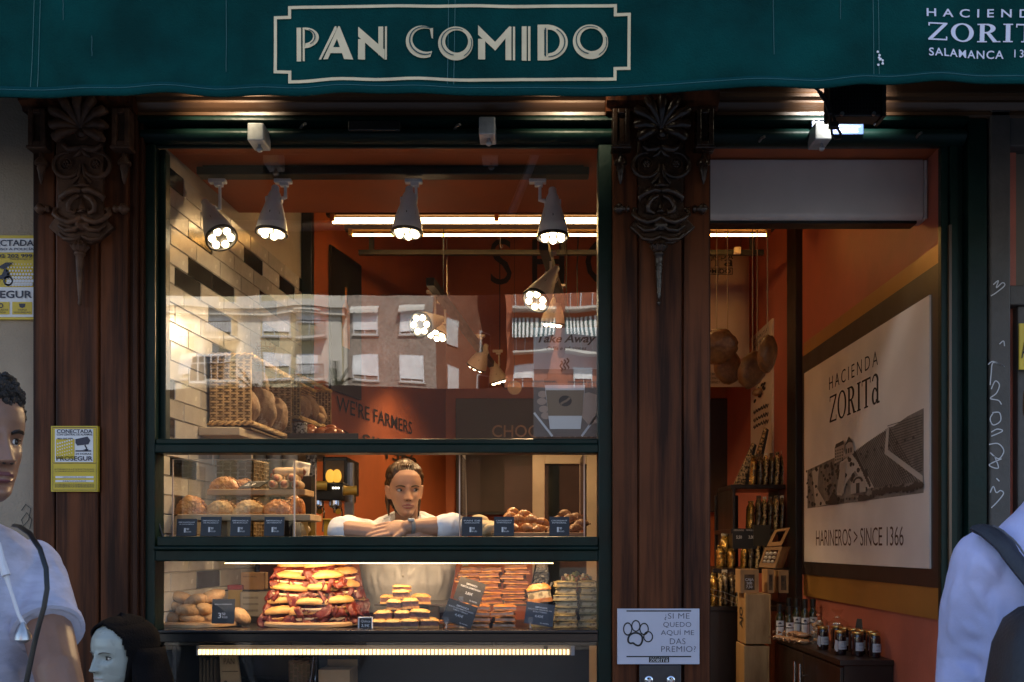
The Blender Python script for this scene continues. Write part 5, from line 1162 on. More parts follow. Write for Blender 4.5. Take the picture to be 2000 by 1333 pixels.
m = M(); m.add([(a.x,.2,z1),(b.x,.2,z1),(b.x+.01,.24,z1+.006),(a.x+.004,.24,z1+.004)],[(0,1,2,3)]); m.build('flap', KRAFT, t, smooth=0, solid=.003)
t = thing('paper_bag', Vector((PX(452,.2),.2,zb)), 'kraft paper bag with printed lines leaning under the counter', 'paper bag')
p = [at(434,1400,.2), at(478,1400,.2), at(463,1280,.2), at(428,1280,.2)]; m = M(); m.prism([(v.x, v.z) for v in p], .2, .215); m.build('bag', KRAFT, t, smooth=0, bevel=.002)
m = M(); m.text(lambda u, v: p[3].lerp(p[2], .2+.6*u)+Vector((.004,-.0025,-.03+.02*v)), 'PAN', offset=.01); m.line(lambda u, v: p[3].lerp(p[2], u)+Vector((.008,-.0025,-.055*v)), [(.05,1),(.95,1)], .06); m.build('print', mat('kraft_print', (.12,.06,.02), .7), t, smooth=0)
for k in range(5):
    px = 400+7*k; t = thing('folded_bag', Vector((PX(px,.3),.3,zb)), 'dark folded paper bag standing in the row under the counter, beside the kraft bag', 'paper bag', 'folded bags under the counter')
    a = at(px,1400,.3); m = M(); m.box(a.x, a.x+.008, .24, .44, zb, PZ(1280+3*(k % 3),.3)); m.build('bag', mat('dark_kraft', (.13,.075,.035), .8, var=.2), t, smooth=0)
t = thing('mixing_bowl', Vector((PX(530,.2),.2,zb)), 'dark steel bowl rim just visible under the counter', 'bowl')
m = M(); c = at(525,1330,.2); m.lathe([(.02,-.12),(.11,-.09),(.145,0),(.150,.002),(.148,-.004),(.108,-.086),(.02,-.114)], c, n=36, cap=False); m.build('bowl', mat('dark_steel', (.12,.10,.09), .25, metal=.9), t, smooth=60)
m = M(); m.box(PX(460,.2), PX(600,.2), .10, .30, zb, c.z-.118); m.build('foot', BLACK, t)
t = thing('metal_tongs', Vector((PX(613,.18),.18,zb)), 'steel tongs standing beside the wicker basket', 'tongs')
m = M(); m.tube([at(604,1345,.18), at(612,1283,.18), at(617,1283,.18), at(616,1345,.18)], .003, 6); m.build('tongs', mat('chrome', ()), t)

# ------------------------------------------------------------------ display food
def round_board(px, py, y, r_, lab):
    c = at(px, py, y); c.z = ZT+.0005
    t = thing('round_board', c, lab, 'wooden board', 'round serving boards')
    m = M(); m.lathe([(0,0),(r_-.01,0),(r_,.005),(r_,.014),(r_-.004,.019),(0,.019)], c, n=48, cap=False); m.build('board', BOARD, t, smooth=30); return c.z+.019
z0 = round_board(390,1222,.24,.142,'round wooden board under the small white rolls')
RL = [(335,1207,.19,22,12,0),(377,1208,.18,23,13,.1),(408,1209,.20,18,12,-.1),(440,1208,.26,22,12,.2),(470,1204,.22,20,15,.6),(350,1188,.24,24,13,.3),(369,1192,.17,22,13,0),(401,1190,.19,20,13,.2),(358,1169,.24,24,12,.3),(382,1173,.19,22,13,-.3),(412,1166,.25,26,13,-.35)]
RLAB = ['front left roll at the board edge','pale roll in the middle of the front row','roll beside the price card, bottom row','roll hidden behind the price card','single roll right of the price card','back left roll of the second layer','golden tipped roll in front of the second layer','orange tipped roll by the price card','upper left roll of the pile','upper front roll of the pile','long top roll behind the price card']
for k, (px, py, y, a_, b_, tl) in enumerate(RL):
    s_ = MPP(y); c = at(px, py, y)
    t = thing('bread_roll', c-Vector((0,0,b_*s_)), RLAB[k]+', on the left round board', 'bread roll', 'small rolls on the round board')
    m = M(); m.ell(c, (a_*s_*1.15, a_*s_*.72, b_*s_*.98), (.1, tl, (k*.9) % 1.6-.5), 22, 14, bread_fn(k+40, .06, 1.6)); m.build('roll', DOUGH, t, smooth=180)
def card(px0, py0, px1, py1, y, lines, lab, group, tilt=0., mt=CARD, name='price_card', stand=False, thick=.003):
    a = at(px0, py1, y); b = at(px1, py0, y); w, h = b.x-a.x, b.z-a.z
    t = thing(name, a+Vector((w/2,0,0)), lab, 'price card', group)
    X = Matrix.Translation((a.x+w/2, y, a.z+h/2)) @ Matrix.Rotation(R(tilt), 4, 'Y') @ Matrix.Rotation(R(-8), 4, 'X')
    m = M(); m.xf = X; m.box(-w/2, w/2, 0, thick, -h/2, h/2); m.build('card', mt, t, smooth=0)
    m = M(); m.xf = X; f = lambda u, v: Vector((-w/2+u*w, -.0012, -h/2+v*h))
    for (txt, u0, v0, u1, v1) in lines: m.text(SUB(f, u0, v0, u1, v1), txt, offset=.008)
    m.xf = X; m.build('lettering', CHALK, t, smooth=0)
    if stand:
        m = M(); c = at(stand[0], stand[1], y-.004); zt_ = ZT+.0005
        m.lathe([(0,0),(.012,0),(.012,.004),(.004,.007),(.003,.02)], (c.x, y-.012, zt_), n=14, cap=False); m.tube([(c.x, y-.012, zt_+.02), (c.x, y-.009, c.z)], .003, 6); m.cbox((c.x, y-.006, c.z+.006), .016, .008, .020); m.build('clip_stand', glass_mat('clip_plastic', tint=(.85,.85,.9), ior=1.8, rough=.05, film=.12), t)
    return t
card(414,1170,458,1218,.11,[('BOLLO PREÑADO',.12,.76,.88,.82),('3',.28,.22,.42,.44),("'50",.44,.34,.60,.45),('€/UD',.46,.22,.70,.30)],'black card lettered BOLLO PREÑADO before the rolls','price cards in the display case')
# ham sandwiches
HAM = mat('cured_ham', (.095,.010,.007), .32, col2=(.22,.05,.025), vs=16, stretch=(1,.6,5), lo=.46, hi=.74, spec=.3, bump=.2, bs=60, wear=((.60,.38,.20), 11, .64))
HAM2 = mat('cured_ham_dark', (.070,.008,.006), .3, col2=(.17,.038,.018), vs=18, stretch=(.8,.6,4), lo=.48, hi=.76, spec=.3, bump=.2, bs=60, wear=((.56,.34,.18), 12, .66))
BUN = mat('bun_crust', (.56,.31,.10), .5, col2=(.36,.165,.04), vs=14, bump=.2, bs=40); BUNC = mat('bun_crumb', (.70,.54,.33), .8, var=.1, bump=.3, bs=90)
z1 = round_board(610,1224,.26,.170,'round wooden board under the heap of ham sandwiches')
rr = random.Random(21)
def ham_sheet(m, p, d, w, l, drop, seed):
    """a thin slice lying over the bread and hanging over its edge in ripples"""
    d = Vector(d).normalized(); sd = Vector((-d.y, d.x, 0))
    def f(u, v):
        s = (u-.5)*w; q = v*l; fall = max(0, q-l*.35)
        return Vector(p)+sd*(s+.006*sin(q*90+seed))+d*(min(q, l*.35)+fall*.35+.004*sin(s*190+seed*2)*v)+Vector((0,0,.004*sin(s*150+seed)-fall*drop+.006*nz((s*30,q*30,seed),1)))
    m.grid(f, 14, 7)
def sandwich(c, ang_, L, w, k, lab):
    c = Vector(c); d = Vector((cos(ang_), sin(ang_), 0)); sd = Vector((sin(ang_), -cos(ang_), 0))
    if sd.y > 0: sd = -sd
    t = thing('ham_sandwich', c, lab, 'sandwich', 'ham sandwiches heaped on the round board')
    rot = Euler((0, rr.uniform(-.10,.10), ang_)).to_matrix()
    def bun(p, dd): q = p.copy(); q.z = max(q.z, -.004); return q*(1+.05*nz(dd, 2, k))
    def bunb(p, dd): q = p.copy(); q.z = min(q.z, .002); return q*(1+.05*nz(dd, 2, k+9))
    m = M(); m.ell(c+Vector((0,0,.012)), (L/2, w/2, .016), rot, 22, 12, bunb); m.build('bun_bottom', BUNC if k % 3 else BUN, t, smooth=60)
    m = M(); m.ell(c+Vector((0,-.002,.030)), (L/2*1.02, w/2*1.02, .024), rot, 22, 12, bun); m.build('bun_top', BUN, t, smooth=60)
    n_ = max(3, int(L/.035))
    for i in range(n_):
        s = (i+.5)/n_-.5; m = M()
        p = c+d*(s*L*.94)+Vector((0,0,.022+.003*(i % 2)))-sd*.004
        ham_sheet(m, p, sd+d*rr.uniform(-.5,.5), L/n_*1.5, w*.5+rr.uniform(.022,.044), rr.uniform(.65,1.25), k*3+i)
        if i % 2 == 0: ham_sheet(m, p+Vector((0,0,.004)), sd+d*rr.uniform(-.6,.6), L/n_*1.1, w*.5+.022, .8, k*5+i)
        m.build('ham_slice', HAM if (i+k) % 3 else HAM2, t, smooth=180, solid=.0012)
    m = M(); ham_sheet(m, c+d*L*.30+Vector((0,0,.02)), d+Vector((0,-.5,0)), w*.7, L*.26, .5, k); m.build('ham_slice', HAM2, t, smooth=180, solid=.0012)
SW = [(555,1212,.20,.19,-.12,.068),(600,1214,.17,.15,.10,.06),(655,1212,.20,.16,.25,.062),(690,1205,.28,.12,.9,.058),
      (560,1188,.22,.18,-.15,.066),(612,1192,.17,.14,.2,.06),(662,1188,.20,.13,.5,.060),(688,1182,.28,.13,.7,.06),
      (570,1164,.22,.19,-.2,.068),(630,1164,.19,.13,.35,.06),(675,1158,.25,.13,.6,.06),
      (575,1140,.23,.19,-.16,.066),(640,1140,.20,.13,.3,.06),(672,1132,.27,.12,.5,.058),
      (580,1118,.24,.17,-.14,.064),(625,1118,.22,.13,.15,.06),(655,1114,.27,.12,.4,.058)]
SWL = ['bottom left','bottom middle','bottom right','bottom far right','second layer left','second layer middle','second layer right','second layer far right','third layer left','third layer middle','third layer right','fourth layer left','fourth layer middle','fourth layer right','top left','top middle','top right']
for k, (px, py, y, L, an, w) in enumerate(SW):
    c = at(px, py, y); c.z = max(c.z-.006, z1+.001); sandwich(c, an, L*.82, w, k, SWL[k]+' ham sandwich in the heap on the round board')
# savoury slices: crust, filling, crust
PAST = mat('baked_pastry', (.60,.37,.13), .45, col2=(.44,.21,.055), vs=30, bump=.4, bs=80, wear=((.70,.52,.26), 20, .62)); PASTO = mat('orange_pastry', (.50,.21,.035), .42, col2=(.25,.075,.012), vs=26, bump=.4, bs=80, wear=((.56,.27,.06), 24, .62)); PASTG = mat('seeded_pastry', (.46,.36,.16), .6, col2=(.25,.19,.075), vs=60, bump=.5, bs=110, wear=((.60,.50,.28), 40, .62))
FILL = mat('dark_filling', (.085,.030,.028), .5, col2=(.17,.07,.06), vs=40, bump=.4, bs=90); FILLO = mat('red_filling', (.050,.009,.003), .5, col2=(.15,.028,.006), vs=30, bump=.4); FILLG = mat('pale_filling', (.50,.40,.24), .6, col2=(.16,.12,.06), vs=50, lo=.5, hi=.62, bump=.3); CREAMF = mat('tuna_filling', (.44,.26,.18), .6, col2=(.58,.42,.32), vs=40, bump=.3)  # red filling's dark colour includes the gap shadow between crusts
def slice_(px, py, y, w, h, dep, crust, fill, lab, group, k, tilt=0., name='pie_slice', cat='pie slice', lid=.34):
    s_ = MPP(y); w *= s_; h *= s_; c = at(px, py, y)
    t = thing(name, c-Vector((0,0,h/2)), lab, cat, group)
    X = Matrix.Translation(c) @ Matrix.Rotation(tilt, 4, 'Y') @ Matrix.Rotation(R(rr.uniform(-11,11)), 4, 'Z')
    def pillow(m, z0_, z1_, dome, sh=1.):
        def f(u, v):
            x = (u-.5)*w*sh; yy = (v-.5)*dep*sh; e = min(1, 6*min(u, 1-u))*min(1, 6*min(v, 1-v))
            return Vector((x, yy, z1_-dome*(1-e)+.0022*nz((x*60, yy*60, k), 1)))
        m.grid(f, 8, 6)
        n_ = 8; rim = [f(i/n_, 0) for i in range(n_+1)]+[f(1, j/6) for j in range(1,7)]+[f(1-i/n_, 1) for i in range(1, n_+1)]+[f(0, 1-j/6) for j in range(1,6)]
        low = [Vector((p.x, p.y, z0_+.0012*nz((p.x*50, p.y*50, k+3), 1))) for p in rim]; q = len(rim)
        m.add(rim+low, [(i, (i+1) % q, q+(i+1) % q, q+i) for i in range(q)]); m.add(low, [tuple(range(q-1,-1,-1))])
    m = M(); m.xf = X; pillow(m, -h/2, -h/2+h*.22, 0); m.build('bottom_crust', crust, t, smooth=50)
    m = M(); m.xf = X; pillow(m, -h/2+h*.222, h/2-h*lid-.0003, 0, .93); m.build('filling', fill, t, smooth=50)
    m = M(); m.xf = X; pillow(m, h/2-h*lid, h/2, h*.26); m.build('top_crust', crust, t, smooth=50)
QS = [(742,1218,.13,36,17),(770,1218,.12,33,18),(800,1217,.12,38,18),(838,1216,.14,38,20),(750,1201,.15,36,20),(786,1201,.14,32,19),(820,1199,.14,40,20),(757,1170,.27,28,18),(822,1169,.26,38,20),(770,1180,.16,30,21),(801,1178,.16,34,21),(784,1160,.17,33,18),(785,1148,.18,36,11)]
QL = ['bottom row, leftmost','bottom row, second','bottom row, third','bottom row, right end','second row, left','second row, middle','second row, right','back left, alone','back right, alone','third row, left','third row, right','near the top','topmost']
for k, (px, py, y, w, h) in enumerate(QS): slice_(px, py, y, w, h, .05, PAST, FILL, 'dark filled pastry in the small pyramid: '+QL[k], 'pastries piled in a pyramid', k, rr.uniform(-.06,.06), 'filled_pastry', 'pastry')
t = thing('bread_slab', at(852,1218,.36), 'pale bread slab standing behind the pastry pyramid', 'bread'); a, b = at(838,1226,.36), at(858,1184,.36)
m = M(); m.box(a.x, b.x, .34, .38, ZT+.001, b.z); m.build('slab', BUNC, t, bevel=.004)
zsh = PZ(1180,.27)
def stack(px, w, y, n_, hpx, base_z, crust, fill, nm, group, dep=.08, first=0, lid=.3):
    s_ = MPP(y)
    for i in range(n_):
        z = base_z+(i+.5)*hpx*s_; py = CY-(z-EYE)*FP/(y+D0)
        slice_(px+rr.uniform(-3,3), py, y+rr.uniform(-.008,.008), w+rr.uniform(-5,3), hpx*rr.uniform(.92,1.02), dep*rr.uniform(.9,1.1), crust, fill, nm+', '+(ORD+['eighth','ninth'])[i]+' layer from below', group, first+i, rr.uniform(-.05,.05), lid=lid)
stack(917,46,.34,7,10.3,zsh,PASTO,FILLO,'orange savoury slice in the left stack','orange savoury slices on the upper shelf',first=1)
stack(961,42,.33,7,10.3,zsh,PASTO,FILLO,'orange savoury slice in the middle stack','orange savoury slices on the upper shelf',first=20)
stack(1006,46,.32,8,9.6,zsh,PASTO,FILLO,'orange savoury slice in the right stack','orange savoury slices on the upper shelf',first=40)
stack(940,40,.20,4,11,ZT,PASTO,CREAMF,'pink filled slice, left column below the orange ones','pink filled slices on the tray',first=60)
stack(984,46,.20,4,11,ZT,PASTO,CREAMF,'pink filled slice, right column below the orange ones','pink filled slices on the tray',first=70)
stack(890,54,.19,3,8,ZT,PASTO,CREAMF,'pink filled slice, low column beside the pyramid','pink filled slices on the tray',first=80)
stack(1105,46,.20,7,13,ZT,PASTG,FILLG,'greenish seeded slice, left column by the right frame','seeded slices by the right frame',first=90,lid=.2)
stack(1151,42,.21,7,13,ZT,PASTG,FILLG,'greenish seeded slice, right column by the right frame','seeded slices by the right frame',first=110,lid=.2)
stack(1055,34,.24,2,16,ZT,PASTG,FILLG,'seeded slice under the big orange topped slice','seeded slices by the right frame',first=130)
slice_(1053,1158,.20,48,36,.07,PASTO,FILLG,'big orange topped slice leaning above the blue card','large slice',140,-.12)
EMPL = [('EMPANADA',.28,.78,.72,.86)]
card(891,1132,944,1178,.13,[('EMPANADA',.30,.74,.72,.82),('PUERTA ZAMORANA',.12,.60,.88,.68),('3,80€',.36,.32,.64,.46),('la ración',.60,.10,.88,.17)],'slanted brown black card reading 3,80 before the orange slices','price cards in the display case',18,mat('brown_slate_card', (.030,.024,.018), .55),stand=(901,1174))
card(868,1176,928,1220,.085,[('EMPANADA',.32,.76,.74,.84),('BONITO CON PIMIENTOS ASADOS',.08,.66,.92,.72),('TOMATE Y CEBOLLA',.25,.56,.75,.62),('4,45€',.36,.32,.64,.46),('la ración',.60,.08,.86,.14)],'slanted black card reading 4,45 in front of the pink filled slices','price cards in the display case',19,stand=(872,1215))
card(1026,1178,1082,1221,.085,[('EMPANADA',.32,.76,.74,.84),('POLLO CON VERDURAS, COL',.08,.66,.92,.72),('SETAS Y PUERRO',.25,.56,.75,.62),('4,45€',.34,.32,.64,.46),('la ración',.56,.08,.86,.14)],'blue black card reading 4,45 before the seeded slices','price cards in the display case',8,mat('blue_slate_card', (.020,.030,.052), .5),stand=(1036,1215))
t = card(701,1206,727,1229,.085,[('Quince',.14,.54,.86,.80),('3,9€',.2,.16,.8,.44)],'tiny white framed chalkboard between the ham and the pyramid','price cards in the display case',2,name='chalk_sign')
a, b = at(700,1230,.083), at(728,1205,.083); m = M(); fw = .003
for (x0,x1,z0_,z1_) in ((a.x,a.x+fw,a.z,b.z),(b.x-fw,b.x,a.z,b.z),(a.x+fw,b.x-fw,a.z,a.z+fw),(a.x+fw,b.x-fw,b.z-fw,b.z)): m.box(x0,x1,.074,.090,z0_,z1_)
m.build('frame', WHITE, t, smooth=0)
# cartons and packets behind the display
for (px0,py0,px1,py1,y,mt,lab,txt) in ((470,1118,516,1152,.50,KRAFT,'brown carton with small print behind the ham heap','NATURAL'),(469,1156,520,1204,.46,mat('grey_carton',(.36,.33,.29),.7,var=.1),'grey white carton covered in small print behind the rolls','INGREDIENTES'),(445,1152,472,1192,.48,mat('mustard_tin',(.42,.27,.04),.5,var=.1),'yellow packet with a red lid behind the rolls','')):
    a, b = at(px0,py1,y), at(px1,py0,y); t = thing('carton', a, lab, 'carton', 'packets behind the display food')
    m = M(); m.box(a.x, b.x, y, y+.06, a.z if 'grey' in lab else a.z-.0, b.z); m.build('box', mt, t, smooth=0, bevel=.003)
    if txt:
        m = M(); f = XZ(a.x, b.x, a.z, b.z, y-.0015)
        for q in range(3 if 'grey' in lab else 1): m.text(SUB(f,.12,.72-.26*q,.7,.80-.26*q), txt, offset=.006)
        m.build('print', INK, t, smooth=0)
    else:
        m = M(); m.box(a.x-.002, b.x+.002, y-.002, y+.062, b.z, b.z+.018); m.build('lid', mat('red_lid', (.30,.02,.02), .4), t, bevel=.003)
m = M(); 
t = thing('case_riser', at(495,1210,.5), 'low dark riser board at the back of the display holding the packets', 'riser'); m.box(PX(440,.46), PX(525,.46), .445, .57, ZT, PZ(1204,.46)); m.build('riser', BLACK, t)
t = thing('carton_shelf', at(480,1152,.5), 'thin dark ledge under the brown carton', 'ledge'); m = M(); m.box(PX(440,.5), PX(540,.5), .495, .57, PZ(1152,.5)-.004, PZ(1152,.5)); m.box(PX(440,.48), PX(472,.48), .475, .545, PZ(1192,.48)-.004, PZ(1192,.48)-.0005); m.box(PX(441,.5),PX(444,.5),.55,.57,ZT,PZ(1192,.48)-.005); m.build('ledge', BLACK, t)
t = thing('coffee_bag', at(1052,1175,.46), 'black foil coffee bag between the orange and the seeded slices', 'coffee bag')
p = [at(1030,1180,.44), at(1082,1180,.44), at(1072,1100,.44), at(1046,1098,.44)]; m = M(); m.prism([(v.x,v.z) for v in p], .44, .49); m.build('bag', mat('black_foil', (.008,.008,.012), .25, bump=.5, bs=30), t, bevel=.006)
m = M(); m.text(lambda u, v: at(1036+u*44, 1150-v*18, .437)+Vector((0,0,-.01*u)), '////', offset=.01); m.build('print', CHALK, t, smooth=0)
t = thing('salad_bowl', at(1125,1135,.36), 'bowl of mixed salad behind the seeded slices', 'salad')
rr2 = random.Random(3); m = M(); c = at(1125,1138,.40)
m.lathe([(.03,-.03),(.06,0),(.062,.002),(.03,-.024)], c, n=24, cap=False); m.build('bowl', mat('pottery_brown',(.20,.08,.03),.4), t)
for nm, mt, k in (('salad_leaf', mat('salad_green',(.16,.17,.04),.5), 30), ('salad_crumb', mat('salad_cream',(.55,.48,.36),.7), 24), ('salad_bits', mat('salad_brown',(.20,.08,.03),.5), 24)):
    m = M()
    for i in range(k): a = rr2.random()*2*pi; q = .055*sqrt(rr2.random()); m.ell(c+Vector((cos(a)*q, sin(a)*q, .012+.03*rr2.random()*(1-q/.06))), (.012,.008,.004), (rr2.random()*3,rr2.random()*3,0), 7, 5)
    stuff(m.build(nm, mt, t, smooth=60))
m = M(); m.box(c.x-.05, c.x+.06, .36, .46, ZT+.14*0+.0, c.z-.031); m.build('stand', BLACK, t)

# ------------------------------------------------------------------ things on the serving hatch
ZH = ZS-.004+.0005
ACE = mat('edge_glow', (.66,.50,.42), .15, spec=.8)  # pinkish glow of the edges put into an opaque pale colour
def acrylic(px0, px1, py0, y0, y1, lab):
    a, b = PX(px0,y0), PX(px1,y0); zt_ = PZ(py0,y0)
    t = thing('acrylic_guard', (a, y0, ZH), lab, 'food guard', 'clear food guards on the hatch counter')
    m = M(); m.box(a, b, y0, y0+.003, ZH, zt_); m.build('front_panel', ACRYL, t, smooth=0)
    m = M(); m.box(a, a+.003, y0+.003, y1, ZH, zt_); m.build('side_panel', ACRYL, t, smooth=0)
    m = M(); m.box(b-.003, b, y0+.003, y1, ZH, zt_); m.build('side_panel', ACRYL, t, smooth=0)
    m = M(); m.box(b-.004, b+.001, y0-.001, y0+.004, ZH, zt_+.001); m.box(a-.001, a+.003, y0-.001, y0+.003, ZH, zt_+.001); m.box(a, b, y0-.0005, y0+.0025, zt_, zt_+.0018); m.box(b-.003, b+.0005, y1-.002, y1+.001, ZH, zt_); stuff(m.build('polished_edge', ACE, t, smooth=0))
acrylic(337,576,898,.12,.46,'clear acrylic guard around the half moon pies on the left')
acrylic(897,1142,884,.12,.42,'clear acrylic guard around the croissants on the right')
def plank(px0, px1, py0, py1, y0, y1, lab, legs=True):
    a, b = at(px0,py1,y0), at(px1,py0,y0); t = thing('serving_board', a, lab, 'wooden board', 'pale wooden serving boards')
    m = M(); m.box(a.x, b.x, y0, y1, a.z, b.z); m.build('board', BOARD, t, smooth=0, bevel=.003)
    return t, a, b
t, a, b = plank(345,606,1004,1017,.17,.36,'lower pale board carrying five half moon pies')
m = M()
for x in (PX(430,.2), PX(575,.2)): m.box(x-.012, x+.018, .22, .34, ZH, a.z)
m.build('block_foot', BOARD, t, bevel=.003)
zlow = b.z
t, a, b = plank(404,596,955,967,.27,.42,'upper pale board carrying the wraps')
m = M()
for x in (PX(415,.3), PX(552,.3)): m.box(x-.010, x+.014, .37, .41, zlow, a.z)
m.build('block_foot', BOARD, t, bevel=.003); zup = b.z
EMP = mat('empanadilla_crust', (.56,.25,.045), .42, col2=(.30,.09,.015), vs=24, bump=.9, bs=70, wear=((.72,.54,.27), 13, .60), coat=.15)
def half_moon(px, base_z, y, w, h, k, lab, rotz=0., mt=EMP):
    s_ = MPP(y); w *= s_; h *= s_; c = Vector((PX(px,y), y, base_z))
    t = thing('half_moon_pie', c, lab, 'pie', 'half moon pies on the boards')
    X = Matrix.Translation(c) @ Matrix.Rotation(rotz, 4, 'Z')
    m = M(); m.xf = X
    def fn(p, d): q = p*(1+.12*nz(d, 2.2, k)); q.z = max(q.z, 0); q.y *= .8; return q
    m.ell((0,0,.0008), (w/2, .030, h), None, 26, 16, fn); m.build('filled_body', mt, t, smooth=180)
    m = M(); m.xf = X
    for i in range(13):       # crimped rim runs over the top, front left to back right
        a_ = pi*i/12; p = Vector((-cos(a_)*w*.5, .016+.006*sin(a_), sin(a_)*h*.92+.002))
        m.ell(p, (.008,.0115,.0065), (0, a_-pi/2, .5), 8, 6)
    m.build('crimped_edge', CRUST2, t, smooth=180)
EL_ = ['large golden half moon pie at the left end of the lower board','seeded half moon pie, second from the left','pale half moon pie in the middle of the lower board','orange half moon pie, fourth from the left','bright orange pie at the right end of the lower board','pale pie behind the middle of the lower board','dark crimped pie behind the second one']
PALEC = mat('pale_empanadilla', (.60,.40,.17), .5, col2=(.36,.17,.045), vs=26, bump=.8, bs=70, wear=((.40,.20,.06), 10, .60)); ORC = mat('orange_empanadilla', (.54,.18,.022), .4, col2=(.28,.065,.010), vs=26, bump=.9, bs=70, coat=.2, wear=((.70,.46,.2), 16, .66))
for k, (px, y, w, h, rz_, mt) in enumerate(((372,.22,58,36,.1,EMP),(430,.22,58,27,-.1,PALEC),(486,.21,62,27,.15,PALEC),(542,.21,58,28,-.05,ORC),(580,.24,36,36,.8,ORC),(512,.31,50,34,.3,PALEC),(456,.31,46,30,-.3,CRUST2))):
    half_moon(px, zlow+.0005, y, w, h, k, EL_[k], rz_, mt)
half_moon(438, zup+.0005, .31, 56, 24, 11, 'half moon pie alone on the upper board', .1, EMP); half_moon(472, zup+.0005, .36, 40, 21, 12, 'dark crimped pie behind the lone one on the upper board', -.3, CRUST2)
m_ = None
t = thing('lying_card', at(490,952,.30), 'black price card lying flat on the upper board', 'price card')
m = M(); o = Vector((PX(466,.29), .285, zup+.001)); m.obox(o, (.075,0,.004), (.022,.06,.028), (0,-.001,.003)); m.build('card', CARD, t, smooth=0)
m = M(); f = lambda u, v: o+Vector((.075,0,.004))*u+Vector((.022,.06,.028))*v+Vector((0,-.0015,.0045)); m.text(SUB(f,.15,.15,.6,.55), '2,9', offset=.01); m.line(f, [(.2,.75),(.9,.75)], .05); m.build('lettering', CHALK, t, smooth=0)
# wraps
WRAP = mat('flour_wrap', (.66,.50,.34), .6, col2=(.52,.33,.18), vs=20, bump=.2, bs=60); SALMON = mat('wrap_filling', (.20,.04,.03), .45, col2=(.34,.10,.05), vs=50)
WL = ['bottom front','bottom middle','bottom right','middle left','middle right','top']
for k, (px, py, y, ax_) in enumerate(((538,948,.30,'y'),(560,948,.30,'y'),(582,949,.31,'y'),(545,936,.31,'y'),(575,935,.31,'y'),(565,922,.32,'x'),(560,930,.36,'x'))):
    s_ = MPP(y); c = at(px, py, y); c.z = max(c.z, zup+9*s_)
    t = thing('wrap', c-Vector((0,0,9*s_)), (WL+['back'])[k]+' rolled wrap on the upper board, filling at its end', 'wrap', 'rolled wraps on the upper board')
    d = Vector((0,1,0)) if ax_ == 'y' else Vector((1,.12,0)).normalized(); L = .09 if ax_ == 'y' else .10
    r_ = 9*s_; m = M(); m.lathe([(r_*.72,-L/2),(r_*.95,-L/2+.002),(r_,-L*.25),(r_*1.02,0),(r_,L*.3),(r_*.9,L/2)], c, d, 18, cap=False); m.grid(lambda u, v: c+d*(-L/2+L*u)+Vector((0,0,1))*(r_*.9*cos(-2+v*1.5))+d.cross(Vector((0,0,1)))*(r_*1.06*sin(-2+v*1.5)), 4, 6); m.build('tortilla', WRAP, t, smooth=60)
    m = M(); m.ell(c-d*(L/2-.002), (r_*.72 if ax_ == 'y' else .012, .012 if ax_ == 'y' else r_*.72, r_*.72), None, 12, 8, bread_fn(k, .25)); m.ell(c+d*(L/2-.004), (r_*.8 if ax_ == 'y' else .012, .012 if ax_ == 'y' else r_*.8, r_*.8), None, 12, 8, bread_fn(k, .25)); m.build('filling', SALMON, t, smooth=180)
# slate cards in front
T3 = lambda a, b, u0=.10, u1=.90: [(a,u0,.76,u1,.83),(b,u0+.04,.65,u1-.04,.72),('1',.38,.20,.47,.46),("'80",.49,.34,.63,.46),('€/UD',.49,.20,.74,.28)]
for (px0,py0,px1,py1,ls,lab) in ((345,1013,384,1047,T3('EMPANADILLAS','DE CHICHA IBÉRICA'),'slate card for the first half moon pie, leftmost on the hatch'),(392,1009,432,1047,T3('EMPANADILLA','DE PICADILLO'),'slate card lettered DE PICADILLO, second on the hatch'),(450,1009,489,1047,T3('EMPANADILLA','DE MORCILLA'),'slate card lettered DE MORCILLA, third on the hatch'),(516,1009,555,1047,T3('EMPANADILLA','DE FARINATO'),'slate card lettered DE FARINATO, left of the woman'),(902,1009,942,1047,T3('PAN DE','CHOCOLATE'),'slate card lettered PAN DE CHOCOLATE, right of the woman'),(965,1009,1004,1047,T3('CROISSANT','DE MANTEQUILLA'),'slate card lettered CROISSANT DE MANTEQUILLA'),(1073,1009,1112,1047,T3('CROISSANT','INTEGRAL'),'slate card lettered CROISSANT INTEGRAL')):
    card(px0,py0,px1,py1,.085,ls,lab,'slate price cards on the hatch counter',0,mat('slate_blue_card', (.013,.019,.032), .5, var=.12, vs=30),thick=.006)
# croissants
CRO = mat('croissant_crust', (.50,.20,.045), .38, col2=(.27,.085,.018), vs=20, bump=.4, bs=60, coat=.3, wear=((.62,.36,.13), 12, .62)); WHO = mat('wholegrain_croissant', (.32,.145,.045), .5, col2=(.16,.06,.02), vs=34, bump=.6, bs=80, wear=((.55,.36,.18), 26, .60))
def croissant(c, L, k, mt, lab, group, rot=None):
    c = Vector(c); t = thing('croissant', c-Vector((0,0,L*.24)), lab, 'croissant', group)
    X = Matrix.Translation(c) @ (Euler(rot) if rot else Euler((rr.uniform(-.3,.3), rr.uniform(-.35,.35), rr.uniform(-.7,.7)))).to_matrix().to_4x4()
    m = M(); m.xf = X; pts = []; rad = []
    n_ = 28
    for i in range(n_+1):
        s = i/n_*2-1; pts.append(Vector((s*L*.5, -.20*L*s*s+.05*L, -.10*L*s*s))); seg = (abs(s)*3.2) % 1
        rad.append(max(.004, L*.245*(1-abs(s)**1.9)*(1.0+.13*(1-seg))))
    m.tube(pts, rad, 14); m.build('pastry', mt, t, smooth=45); return t
m_b = thing('croissant_board', (PX(1050,.2),.2,ZH), 'low pale board under the croissants', 'wooden board'); m = M(); a, b = at(960,1047,.18), at(1140,1040,.18); m.box(a.x, b.x, .165, .38, ZH, b.z); m.build('board', BOARD, m_b, bevel=.002)
